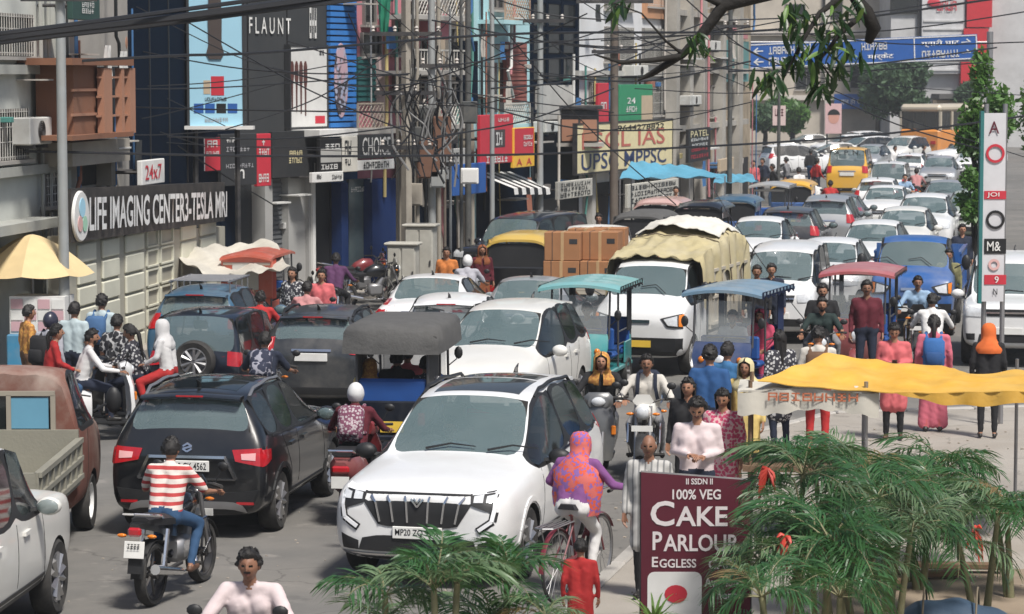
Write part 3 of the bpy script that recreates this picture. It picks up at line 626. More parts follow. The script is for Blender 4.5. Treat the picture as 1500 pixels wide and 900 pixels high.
# -- surface of a body: tapered capsules fused by a voxel remesh
def capsule(mb, p0, p1, r0, r1, n=10):
    p0, p1 = Vector(p0), Vector(p1); d = p1 - p0
    if d.length < 1e-4: d = Vector((0, 0, 1e-3)); p1 = p0 + d
    d.normalize(); pts = []; rs = []
    for a in (-.97, -.7, -.35): pts.append(p0 + d * r0 * a); rs.append(r0 * math.sqrt(1 - a * a))
    pts += [p0, p1]; rs += [r0, r1]
    for a in (.35, .7, .97): pts.append(p1 + d * r1 * a); rs.append(r1 * math.sqrt(1 - a * a))
    mb.tube(pts, rs, n)
_REM = []
def lerp(a, b, t): return Vector(a) * (1 - t) + Vector(b) * t
POSES = {}
def skel(pose):
    """joint table for a 1.7 m figure facing +Y, feet on z=0 (riders: seat at z given by saddle)"""
    J = dict(pel=(0, 0, .93), chest=(0, .01, 1.26), neck=(0, .0, 1.43), head=(0, .035, 1.575), sh=.185,
             elL=(-.235, -.03, 1.13), elR=(.235, -.03, 1.13), haL=(-.245, .05, .88), haR=(.245, .05, .88),
             knL=(-.10, .03, .49), knR=(.10, .03, .49), anL=(-.10, -.02, .085), anR=(.10, -.02, .085), tilt=0, turn=0, lean=0)
    u = J.update
    if pose == 'walk': u(knL=(-.10, .16, .50), anL=(-.10, .14, .09), knR=(.10, .03, .49), anR=(.10, -.26, .13), elL=(-.24, -.12, 1.15), haL=(-.24, -.06, .9), elR=(.24, .0, 1.13), haR=(.235, .17, .92))
    if pose == 'phone': u(elL=(-.23, -.02, 1.14), haL=(-.07, .22, 1.12), elR=(.23, -.02, 1.14), haR=(.05, .25, 1.14), tilt=28)
    if pose == 'shop': u(elL=(-.24, .0, 1.14), haL=(-.2, .2, .95), elR=(.23, .05, 1.14), haR=(.12, .26, 1.05), tilt=18)
    if pose in ('ride', 'scoot'):
        f = .0 if pose == 'ride' else -.05
        u(pel=(0, -.02, .86), chest=(0, .10, 1.18), neck=(0, .135, 1.345), head=(0, .18, 1.485), elL=(-.33, .27, 1.06), elR=(.33, .27, 1.06), haL=(-.33, .56 + f, 1.02), haR=(.33, .56 + f, 1.02),
          knL=(-.20, .40, .72), knR=(.20, .40, .72), anL=(-.20, .16, .33), anR=(.20, .16, .33))
        if pose == 'scoot': u(knL=(-.13, .42, .74), knR=(.13, .42, .74), anL=(-.14, .40, .36), anR=(.14, .40, .36))
    if pose == 'pillion': u(pel=(0, -.02, .95), chest=(0, .03, 1.28), neck=(0, .05, 1.45), head=(0, .09, 1.59), elL=(-.25, .08, 1.17), elR=(.25, .08, 1.17), haL=(-.16, .30, 1.06), haR=(.16, .30, 1.06),
          knL=(-.24, .36, .80), knR=(.24, .36, .80), anL=(-.23, .24, .40), anR=(.23, .24, .40))
    if pose == 'side': u(pel=(0, 0, .95), chest=(0, .02, 1.28), neck=(0, .03, 1.45), head=(0, .07, 1.59), elL=(-.24, .08, 1.15), elR=(.24, .08, 1.15), haL=(-.1, .28, 1.05), haR=(.12, .30, 1.05),
          knL=(-.10, .40, .90), knR=(.10, .40, .90), anL=(-.09, .42, .48), anR=(.09, .42, .48))
    if pose == 'sit': u(pel=(0, 0, .56), chest=(0, .02, .90), neck=(0, .03, 1.07), head=(0, .06, 1.21), elL=(-.24, .06, .78), elR=(.24, .06, .78), haL=(-.15, .34, .66), haR=(.15, .34, .66),
          knL=(-.12, .43, .56), knR=(.12, .43, .56), anL=(-.12, .42, .12), anR=(.12, .42, .12))
    if pose == 'cycle': u(pel=(0, 0, .92), chest=(0, .12, 1.23), neck=(0, .17, 1.39), head=(0, .22, 1.52), elL=(-.32, .16, 1.13), elR=(.32, .16, 1.13), haL=(-.27, .30, 1.06), haR=(.27, .30, 1.06),
          knL=(-.11, .36, .72), knR=(.11, .38, .62), anL=(-.10, .18, .38), anR=(.10, .24, .20))
    return J
def person(label, loc, yaw, pose='stand', H=1.7, skin=0, shirt=None, pants=None, sleeve='long', hair='short', beard=False, must=False, shoes=None, kurta=0, skirt=None, scarf=None, helmet=None, pack=None, packm2=None,
           group='people in the street', z=0, build=1.0, tilt=None, turn=0, vest=None, vox=None, hold=None, shirt2=None, J=None, hand='both', far=False, collar=None):
    k = H / 1.7; J_ = skel(pose); J_.update(J or {}); J = J_
    V3 = lambda n: Vector(J[n])
    sk = SKIN[skin]; mats = [sk, shirt, pants, shoes or SHOE, skirt or pants, shirt2 or shirt]
    cap = []   # (p0, p1, r0, r1, material)
    def C(a, b, ra, rb, m): cap.append((Vector(a), Vector(b), ra * build if m in (1, 2) else ra, rb * build if m in (1, 2) else rb, m))
    pel, ch, ne, sh = V3('pel'), V3('chest'), V3('neck'), J['sh']
    upd = (ch - pel).normalized(); xs = Vector((1, 0, 0))
    shz = ne - upd * .045
    for sx, S in ((-1, 'L'), (1, 'R')):
        C(pel + xs * sx * .065 + upd * .03, ch + xs * sx * .085, .108, .112, 1)
        C(ch + xs * sx * .085, shz + xs * sx * (sh - .07) - upd * .01, .11, .062, 1)
        s0 = shz + xs * sx * sh - upd * .01; el, ha = V3('el' + S), V3('ha' + S)
        C(shz + xs * sx * .06, s0, .055, .058, 1)
        if sleeve == 'long': C(s0, el, .058, .047, 1); C(el, lerp(el, ha, .93), .046, .036, 1); C(lerp(el, ha, .9), ha, .028, .026, 0)
        elif sleeve == 'short': C(s0, lerp(s0, el, .8), .062, .058, 1); C(lerp(s0, el, .7), el, .042, .038, 0); C(el, ha, .038, .026, 0)
        else: C(s0, el, .046, .038, 0); C(el, ha, .038, .026, 0)
        hip = pel + xs * sx * .085; kn, an = V3('kn' + S), V3('an' + S)
        C(pel + xs * sx * .06 + upd * .02, hip - Vector((0, 0, .02)), .112, .105, 2)
        C(hip, kn, .092, .066, 2); C(kn, lerp(kn, an, .93), .064, .046, 2); C(lerp(kn, an, .9), an, .036, .034, 0)
        toe = an + Vector((sx * .02, .15, -.035 if an.z < .2 else -.04)); C(an + Vector((0, -.03, -.045)), toe, .038, .034, 3)
    C(shz + upd * .025 + Vector((0, .012, 0)), V3('head') - Vector((0, .015, .06)), .054, .05, 0)
    C(shz - upd * .02, shz + upd * .035, .074, .064, 1)
    if kurta:
        for sx, S in ((-1, 'L'), (1, 'R')):
            kn = V3('kn' + S); hip = pel + xs * sx * .075; C(hip, lerp(hip, kn, kurta), .12, .105, 1)
        if pose in ('stand', 'walk', 'phone', 'shop'): C(pel, pel - Vector((0, 0, .42 * kurta)), .12, .14, 1)
    if skirt and pose in ('stand', 'walk', 'phone', 'shop'):
        for a in range(5): C(pel + Vector(((a - 2) * .04, 0, 0)), Vector(((a - 2) * .075, .02 * (a % 2), .12)), .10, .075, 4)
    if skirt and pose in ('side', 'sit'):
        for a in range(4): C(pel + Vector(((a - 1.5) * .05, 0, 0)), lerp(V3('knL'), V3('knR'), a / 3), .10, .09, 4); C(lerp(V3('knL'), V3('knR'), a / 3), lerp(V3('anL'), V3('anR'), a / 3), .085, .07, 4)
    mb = MB()
    for p0, p1, r0, r1, m in cap: capsule(mb, p0, p1, r0, r1, 9)
    me = mb.mesh('tmpbody'); ob = bpy.data.objects.new('tmpbody', me); col.objects.link(ob)
    rm = ob.modifiers.new('r', 'REMESH'); rm.mode = 'VOXEL'; rm.voxel_size = vox or (.03 if far else .021)
    sm = ob.modifiers.new('s', 'SMOOTH'); sm.iterations = 5; sm.factor = .5
    root = link('person', None, loc=(loc[0], loc[1], z)); root.rotation_euler.z = -R(yaw)
    root.scale = (k, k, k); tag(root, label, 'person', group)
    _REM.append(dict(ob=ob, cap=cap, root=root, J=J, mats=mats, sk=sk, hair=hair, beard=beard, must=must, scarf=scarf, helmet=helmet, pack=pack, packm2=packm2, tilt=J['tilt'] if tilt is None else tilt, turn=turn, far=far, hold=hold, upd=upd, vest=vest, seed=len(_REM), collar=collar))
    return root
def hand_mesh(b, p, d, down, side, mi=0, curl=.5, k=1.0):
    """palm, four fingers of unequal length with a knuckle bend, and a thumb off the side of the palm"""
    d = d.normalized(); s = d.cross(down).normalized() * side; nrm = s.cross(d) * side
    b.box(p + d * .045, (1, 1, 1), Rm=Matrix((s * .075, d * .09, down.normalized() * .026)).transposed(), mi=mi)
    for f, (o, L) in enumerate(((-.028, .062), (-.010, .072), (.010, .068), (.028, .052))):
        q = p + d * .085 + s * o; a = d * (1 - curl * .4) + down * curl * .6; e = q + a.normalized() * L * .55; a2 = d * (1 - curl) + down * curl * 1.3
        b.tube([q, e, e + a2.normalized() * L * .5], [.0095, .009, .007], 5, mi)
    q = p + d * .03 - s * .036; a = (d * .7 - s * .6 + down * .3).normalized(); e = q + a * .035
    b.tube([q, e, e + (d + down * .5).normalized() * .03], [.012, .010, .008], 5, mi)
def finish_people():
    dg = bpy.context.evaluated_depsgraph_get(); dg.update()
    for q in _REM: q['me'] = bpy.data.meshes.new_from_object(q['ob'].evaluated_get(dg))
    for q in _REM: bpy.data.objects.remove(q['ob'])
    for q in _REM:
        me = q['me']; n = len(me.vertices); V = np.zeros(n * 3); me.vertices.foreach_get('co', V); V = V.reshape(-1, 3); rng = np.random.default_rng(q['seed'])
        F = [tuple(p.vertices) for p in me.polygons]; C4 = np.array([[f[0], f[1], f[2], f[3] if len(f) > 3 else f[2]] for f in F]); cen = V[C4].mean(1)
        best = np.full(len(F), 9.0); mi = np.zeros(len(F), int)
        for p0, p1, r0, r1, m in q['cap']:
            a = np.array(p0); ab = np.array(p1) - a; L2 = max((ab ** 2).sum(), 1e-9); t = np.clip(((cen - a) @ ab) / L2, 0, 1)
            dist = np.linalg.norm(cen - a - t[:, None] * ab, axis=1) - (r0 + (r1 - r0) * t); w = dist < best; best[w] = dist[w]; mi[w] = m
        # folds in the cloth
        ph = rng.uniform(0, 6, 6); vn = np.zeros(n * 3); me.vertices.foreach_get('normal', vn); vn = vn.reshape(-1, 3)
        fold = np.sin(V[:, 2] * 38 + 9 * np.sin(V[:, 0] * 9 + ph[0]) + ph[1]) * np.sin(V[:, 0] * 21 + V[:, 1] * 17 + ph[2]) + .6 * np.sin(V[:, 2] * 70 + V[:, 0] * 40 + ph[3])
        iscl = np.zeros(n); 
        for c in range(4): iscl[C4[:, c][mi > 0]] = 1
        V = V + vn * (fold * .0022 * iscl)[:, None]
        b = MB(); b.v = [tuple(v) for v in V]; b.f = F; b.m = mi.tolist()
        J = q['J']; hc = Vector(J['head']); Rh = Matrix.Rotation(R(-q['turn']), 3, 'Z') @ Matrix.Rotation(R(-q['tilt']), 3, 'X')
        base = len(q['mats'])   # head materials follow
        fs = []; ms = []
        hv = [hc + Rh @ p for row in _H0 for p in row]; lut = {0: 0, 2: base, 3: base + 1, 4: base + 2, 5: base + 3}
        for j in range(HN_V):
            for i in range(HN_U):
                fs.append((j * HN_U + i, j * HN_U + (i + 1) % HN_U, (j + 1) * HN_U + (i + 1) % HN_U, (j + 1) * HN_U + i)); ms.append(lut[face_class(i, j, q['beard'], q['must'])])
        o = len(b.v); b.v += [tuple(p) for p in hv]; b.f += [tuple(i + o for i in f) for f in fs]; b.m += ms
        for sx in (-1, 1):
            c = hc + Rh @ Vector((sx * .074, -.008, -.005)); b.sph(c, (.012, .02, .03), 7, 5, 0)
        for sx, S in ((-1, 'L'), (1, 'R')):
            el, ha = Vector(J['el' + S]), Vector(J['ha' + S]); d = ha - el; dn = Vector((0, 0, -1)) if abs(d.normalized().z) < .8 else Vector((-sx, .2, 0))
            if abs(d.normalized().z) < .8: d.z *= .3
            hand_mesh(b, ha, d, dn, sx, 0, .75 if J['pel'][2] < .93 else .45)
        me2 = b.mesh('body', 60)
        bo = link('body', me2, q['mats'] + [EYEW, EYED, HAIR if q['hair'] != 'grey' else HGREY, LIP], q['root'])
        # hair, scarf, helmet
        hr = q['hair']
        def shell(nm, mat, off, keep, noise=.004, inner=False):
            rows = head_pts(off); s = MB(); vs = [hc + Rh @ (p + Vector(rng.normal(0, noise, 3))) for r in rows for p in r]; ff = []
            for j in range(HN_V):
                for i in range(HN_U):
                    vd = -90 + 180 * (j + .5) / HN_V; ud = 360 * (i + .5) / HN_U; ud = ud - 360 if ud > 180 else ud
                    if keep(abs(ud), vd): ff.append((j * HN_U + i, j * HN_U + (i + 1) % HN_U, (j + 1) * HN_U + (i + 1) % HN_U, (j + 1) * HN_U + i))
            # pull the open rim onto the scalp
            cnt = {}
            for f in ff:
                for a_, b_ in zip(f, f[1:] + f[:1]): e = (min(a_, b_), max(a_, b_)); cnt[e] = cnt.get(e, 0) + 1
            flat = [p for r in _H0 for p in r]
            if not inner:
                for e, c in cnt.items():
                    if c == 1:
                        for i in e: vs[i] = hc + Rh @ (flat[i] * 1.005)
            used = sorted({i for f in ff for i in f}); mp = {o_: n_ for n_, o_ in enumerate(used)}
            s.v = [tuple(vs[i]) for i in used]; s.f = [tuple(mp[i] for i in f) for f in ff]; s.m = [0] * len(ff)
            return s
        crop = lambda a, v: v > (34 if a < 45 else 22 if a < 70 else 2 if a < 86 else -22 if a > 105 else -8)
        if q['helmet']:
            s = shell('helmet', None, .03, lambda a, v: v > (20 if a < 60 else -35), .0, True); h_ = link('helmet', s.mesh('helmet', 60), q['helmet'], q['root'])
            s = shell('visor', None, .033, lambda a, v: a < 64 and -22 < v < 26, .0, True); link('visor', s.mesh('visor', 60), DGLASS, h_)
        elif q['scarf']:
            c0 = hc; nv, nu = 11, 22; prof = [(.02, .135), (.075, .12), (.105, .07), (.112, .0), (.108, -.07), (.118, -.13), (.16, -.19), (.215, -.26), (.235, -.36), (.23, -.48), (.22, -.6), (.2, -.7)]; prof = prof if q['scarf'].name.endswith('veil') else prof[:7] + [(.195, -.25), (.17, -.31)]
            def fn(u, v):
                x = v * (len(prof) - 1); i = min(int(x), len(prof) - 2); t = x - i; r = prof[i][0] * (1 - t) + prof[i + 1][0] * t; z = prof[i][1] * (1 - t) + prof[i + 1][1] * t
                open_ = 46 if -.115 < z < .085 else 8; a = R(open_) + u * (2 * math.pi - 2 * R(open_)); r2 = r * (1 + .07 * math.sin(a * 7 + z * 20) * (1 if z < -.1 else .3))
                p = Vector((math.sin(a) * r2 * (1.0 if z > -.16 else 1.12), math.cos(a) * r2 * (1 if z > -.16 else .78), z))
                return c0 + (Rh @ p if z > -.1 else p + Vector((0, -.035 - .05 * (J['pel'][2] < .93), 0)))
            s = MB(); s.grid(fn, nu, nv); link('scarf', s.mesh('scarf', 180), q['scarf'], q['root'])
            s = shell('hair', None, .008, lambda a, v: v > (36 if a < 60 else 10), .002); link('hair', s.mesh('hair', 60), HAIR, q['root'])
        elif hr in ('short', 'long', 'pony', 'bun', 'grey', 'bald'):
            if hr == 'bald': s = shell('hair', None, .006, lambda a, v: a > 82 and -25 < v < 28, .002)
            else: s = shell('hair', None, .023 if hr != 'long' else .018, crop, .0065)
            if hr == 'long':
                def fn(u, v):
                    a = R(75) + u * R(210); r = .095 - .01 * v + .01 * math.sin(u * 25); return hc + Rh @ Vector((math.sin(a) * r * (1 - .1 * v), math.cos(a) * r * .95 - .012 - .02 * v, .05 - v * .40))
                s.grid(fn, 14, 7)
            if hr == 'pony': s.tube([hc + Rh @ Vector(p) for p in ((0, -.1, .02), (0, -.135, -.05), (0, -.125, -.2), (0, -.11, -.42))], [.03, .034, .028, .01], 7)
            if hr == 'bun': s.sph(hc + Rh @ Vector((0, -.115, .02)), .042, 8, 6)
            link('hair', s.mesh('hair', 60), HGREY if hr in ('grey', 'bald') else HAIR, q['root'])
        if q['pack']:
            ch, pl = Vector(J['chest']), Vector(J['pel']); up = q['upd']; bk = Vector((0, -up.z, up.y)); c = lerp(pl, ch, .72) + bk * .225
            s = MB(); Rm = Matrix(((1, 0, 0), (0, up.z, up.y), (0, -up.y, up.z))); s.box(c, (.31, .17, .43), bev=.05, Rm=Rm); s.box(c + bk * .1 - up * .08, (.24, .08, .2), bev=.03, Rm=Rm, mi=1)
            pk = link('backpack', s.mesh('backpack', 50), [q['pack'], q['packm2'] or q['pack']], q['root'])
            for sx in (-1, 1):
                s = MB(); s.tube([ch + Vector((sx * .1, 0, .0)) + bk * .13 + up * .06, ch + Vector((sx * .11, 0, 0)) + up * .19 - bk * .0, ch + Vector((sx * .115, 0, 0)) - bk * .13 + up * .06, lerp(pl, ch, .6) + Vector((sx * .14, 0, 0)) - bk * .10, lerp(pl, ch, .5) + Vector((sx * .15, 0, 0)) + bk * .1], .02, 5, sx=1.3); link('strap', s.mesh('strap', 60), q['pack'], pk)
        if q['collar']:
            s = MB(); n_ = Vector(J['neck']); 
            s.lathe([(.060, .006), (.074, -.012), (.080, -.028), (.07, -.03), (.056, -.004)], (n_.x, n_.y + .012, n_.z + .018), 'Z', 12, closed=True); link('collar', s.mesh('collar', 60), q['collar'], q['root'])
        if q['hold']:
            s = MB(); p = lerp(J['haL'], J['haR'], .5) + Vector((0, .09, .03)); s.box(p, (.075, .15, .012), Rm=Matrix.Rotation(R(30), 3, 'X'), bev=.004); link('phone', s.mesh('phone'), DGLASS, q['root'])
        bpy.data.meshes.remove(me)
    _REM.clear()

# ---------------------------------------------------------------- two-wheelers
SEATM = M('seat_vinyl', (.016, .016, .018), .6, var=.2, bump=.2)
def moto_wheel(r, w, spokes=10, thick=.006):
    t = MB(); t.lathe([(r * .8, -w * .5), (r * .93, -w * .55), (r, -w * .2), (r, w * .2), (r * .93, w * .55), (r * .8, w * .5)], ax='X', n=24, closed=True)
    m = MB(); m.lathe([(r * .82, -w * .42), (r * .82, w * .42), (r * .75, w * .35), (r * .75, -w * .35)], ax='X', n=24, closed=True); m.cyl((-w * .7, 0, 0), (w * .7, 0, 0), r * .15, n=10)
    for k in range(spokes): a = 2 * math.pi * k / spokes; m.tube([(0, .1 * r * math.cos(a), .1 * r * math.sin(a)), (0, .78 * r * math.cos(a), .78 * r * math.sin(a))], thick, 4)
    return t.mesh('wheel', 40), m.mesh('rim', 40)
def moto_kit():
    if 'moto' in KITS: return KITS['moto']
    K = Kit(); tw, tr = moto_wheel(.305, .1, 5, .014)
    for y in (.66, -.62): i = K.add('wheel', tw, RUB, xf=((0, y, .305),)); K.add('rim', tr, IRON, parent=i)
    b = MB(); b.loft([[(x * w, y, z0 + (z1 - z0) * t) for x, t in ((-.7, 0), (.7, 0), (1, .45), (.75, .9), (0, 1), (-.75, .9), (-1, .45))] for y, w, z0, z1 in ((.30, .07, .78, .90), (.24, .135, .72, .99), (.05, .145, .72, 1.0), (-.12, .11, .74, .92), (-.20, .08, .76, .84))]); K.add('tank', b, PAINT, smooth=60)
    b = MB(); b.loft([[(x * w, y, z0 + (z1 - z0) * t) for x, t in ((-1, 0), (1, 0), (1.05, .6), (.6, 1), (-.6, 1), (-1.05, .6))] for y, w, z0, z1 in ((-.14, .09, .74, .83), (-.3, .135, .74, .82), (-.5, .14, .76, .87), (-.78, .12, .80, .89), (-.86, .08, .83, .88))]); K.add('seat', b, SEATM, smooth=50)
    b = MB(); b.loft([[(x * w, y, z0 + (z1 - z0) * t) for x, t in ((-1, 0), (1, 0), (1, 1), (-1, 1))] for y, w, z0, z1 in ((-.2, .1, .60, .76), (-.5, .12, .66, .78), (-.85, .09, .76, .84), (-1.0, .05, .80, .84))]); K.add('tail_cowl', b, PAINT, smooth=40)
    b = MB(); b.box((0, -1.0, .765), (.13, .06, .085), bev=.02); K.add('tail_light', b, RED)
    for sx in (-1, 1):
        b = MB(); b.tube([(sx * .1, -.5, .80), (sx * .15, -.72, .88), (sx * .13, -.95, .92), (0, -1.0, .93)], .013, 5); K.add('grab_rail', b, CHR)
        b = MB(); b.tube([(sx * .085, .66, .305), (sx * .085, .42, .95)], .024, 8); K.add('fork', b, STEEL, smooth=60)
        b = MB(); b.tube([(sx * .07, .42, .98), (sx * .2, .40, 1.03), (sx * .36, .28, 1.02)], .013, 6); h = K.add('handlebar', b, IRON); b = MB(); b.tube([(sx * .25, .36, 1.03), (sx * .38, .26, 1.02)], .02, 6); K.add('grip', b, RUB, parent=h)
        b = MB(); b.tube([(sx * .26, .38, 1.03), (sx * .32, .40, 1.16)], .006, 4); b2 = MB(); b2.sph((sx * .34, .40, 1.2), (.06, .02, .045), 8, 5); i = K.add('mirror', b2, BLK, smooth=60); K.add('mirror_stem', b, BLK, parent=i)
        b = MB(); b.tube([(sx * .12, -.62, .33), (sx * .12, -.5, .72)], .028, 8); K.add('shock_absorber', b, CHR)
        b = MB(); b.tube([(sx * .09, -.62, .31), (sx * .1, -.1, .33)], .022, 5); K.add('swingarm', b, IRON)
        b = MB(); b.cyl((sx * .09, .07, .30), (sx * .24, .07, .30), .02, n=6); K.add('footpeg', b, RUB)
        b = MB(); b.sph((sx * .15, -.95, .72), (.05, .025, .02), 6, 4); K.add('indicator', b, AMB, smooth=60); b = MB(); b.sph((sx * .16, .5, .86), (.05, .025, .02), 6, 4); K.add('indicator', b, AMB, smooth=60)
    b = MB(); b.box((0, .06, .45), (.22, .34, .26), bev=.05); b.cyl((0, .12, .5), (0, .24, .70), .085, n=12); K.add('engine', b, STEEL, smooth=40)
    b = MB(); b.tube([(.1, .22, .42), (.13, .2, .25), (.14, -.1, .24), (.15, -.3, .27)], .02, 7); b.tube([(.15, -.25, .27), (.16, -.9, .40)], [.04, .05], 10); K.add('exhaust', b, CHR, smooth=50)
    b = MB(); b.tube([(0, .38, .96), (0, .2, .6), (0, -.15, .4)], .03, 6); b.tube([(0, .36, .86), (0, -.2, .76), (0, -.85, .8)], .025, 6); K.add('frame', b, IRON)
    b = MB(); b.sph((0, .53, .89), (.105, .09, .1), 12, 8); i = K.add('headlamp', b, PAINT, smooth=60); b = MB(); b.sph((0, .585, .885), (.085, .05, .08), 10, 6); K.add('lens', b, LAMP, parent=i, smooth=60)
    b = MB(); b.ext([(-.1, .98), (.1, .98), (.13, 1.02), (.08, 1.1), (-.08, 1.1), (-.13, 1.02)], .50, .52); K.add('visor', b, PAINT)
    for y, a0, a1 in ((.66, 20, 150), (-.62, 30, 175)):
        b = MB(); rr = .345
        b.loft([[(x, y + rr * math.cos(R(a)), .305 + rr * math.sin(R(a)) + dz) for x, dz in ((-.065, -.02), (0, 0), (.065, -.02), (.06, -.028), (0, -.01), (-.06, -.028))] for a in np.linspace(a0, a1, 10)]); K.add('mudguard', b, BLK, smooth=50)
    b = MB(); b.box((0, -1.02, .60), (.20, .012, .16), Rm=Matrix.Rotation(R(-12), 3, 'X'), bev=.003); pi = K.add('number_plate', b, PLATE, smooth=None); K.add('lettering', textmesh('~4', .13, .045, .0), INK, parent=pi, xf=((0, -1.037, .635), (R(-12), 0, 0))); K.add('lettering', textmesh('~5', .15, .045, .0), INK, parent=pi, xf=((0, -1.022, .565), (R(-12), 0, 0))); b = MB(); b.box((0, -.99, .5), (.14, .012, .26), Rm=Matrix.Rotation(R(-12), 3, 'X')); K.add('rear_flap', b, BLK)
    b = MB(); b.box((0, .66, .70), (.26, .012, .07)); K.add('number_plate', b, PLATE, smooth=None)
    b = MB(); b.tube([(.17, .3, .36), (.2, .42, .5), (.2, .3, .72), (.18, .2, .7)], .012, 5); K.add('leg_guard', b, CHR); b = MB(); b.tube([(-.17, .3, .36), (-.2, .42, .5), (-.2, .3, .72), (-.18, .2, .7)], .012, 5); K.add('leg_guard', b, CHR)
    KITS['moto'] = K; return K
def scooter_kit():
    if 'scooter' in KITS: return KITS['scooter']
    K = Kit(); tw, tr = moto_wheel(.235, .1, 5, .02)
    for y in (.62, -.60): i = K.add('wheel', tw, RUB, xf=((0, y, .235),)); K.add('rim', tr, STEEL, parent=i)
    def sec(lst): return [[(x * w, y, z0 + (z1 - z0) * t) for x, t in ((-.8, 0), (.8, 0), (1, .3), (1, .75), (.7, 1), (-.7, 1), (-1, .75), (-1, .3))] for y, w, z0, z1 in lst]
    b = MB(); b.loft(sec([(-.12, .14, .30, .68), (-.3, .19, .30, .74), (-.6, .19, .40, .76), (-.85, .14, .52, .78), (-.95, .07, .62, .74)])); K.add('rear_body', b, PAINT, smooth=50)
    b = MB(); b.loft(sec([(-.05, .13, .70, .80), (-.2, .16, .74, .83), (-.5, .15, .77, .86), (-.85, .12, .79, .87)])); K.add('seat', b, SEATM, smooth=50)
    b = MB(); b.loft(sec([(.42, .16, .22, .29), (.2, .17, .22, .29), (-.15, .17, .24, .30)])); K.add('floorboard', b, BLK)
    b = MB()
    b.loft([[(x * w, y + .05 * (1 - abs(x)), z) for x in (-1, -.6, 0, .6, 1)] + [(x * w, y - .05, z) for x in (1, .6, 0, -.6, -1)] for z, w, y in ((.24, .17, .46), (.5, .21, .46), (.75, .20, .44), (.9, .15, .40))]); K.add('front_apron', b, PAINT, smooth=50)
    b = MB(); b.loft(sec([(.44, .13, .90, 1.04), (.38, .18, .88, 1.08), (.28, .12, .9, 1.05)])); i = K.add('handlebar_cowl', b, PAINT, smooth=50); b = MB(); b.sph((0, .45, .97), (.09, .04, .06), 10, 6); K.add('headlamp', b, LAMP, parent=i, smooth=60)
    for sx in (-1, 1):
        b = MB(); b.tube([(sx * .1, .34, 1.0), (sx * .36, .26, 1.02)], .018, 6); K.add('grip', b, RUB)
        b2 = MB(); b2.sph((sx * .31, .35, 1.2), (.06, .02, .045), 8, 5); i = K.add('mirror', b2, BLK, smooth=60); b = MB(); b.tube([(sx * .22, .33, 1.04), (sx * .3, .35, 1.18)], .006, 4); K.add('mirror_stem', b, BLK, parent=i)
        b = MB(); b.tube([(sx * .06, .62, .235), (sx * .06, .5, .6)], .022, 6); K.add('fork', b, STEEL)
        b = MB(); b.box((sx * .19, .47, .62), (.06, .03, .12), bev=.012); K.add('indicator', b, AMB)
    b = MB(); b.loft([[(x, .62 + .27 * math.cos(R(a)), .235 + .27 * math.sin(R(a)) + dz) for x, dz in ((-.07, -.03), (0, 0), (.07, -.03), (0, -.012))] for a in np.linspace(10, 165, 9)]); K.add('mudguard', b, PAINT, smooth=50)
    b = MB(); b.box((0, -.955, .66), (.2, .05, .08), bev=.02); K.add('tail_light', b, RED); b = MB(); b.box((0, -.98, .52), (.2, .012, .13)); K.add('number_plate', b, PLATE, smooth=None)
    b = MB(); b.tube([(.14, -.3, .28), (.16, -.8, .34)], .05, 8); K.add('exhaust', b, BLK); b = MB(); b.tube([(-.12, -.75, .82), (-.13, -.95, .87), (.13, -.95, .87), (.12, -.75, .82)], .014, 5); K.add('grab_rail', b, CHR)
    KITS['scooter'] = K; return K
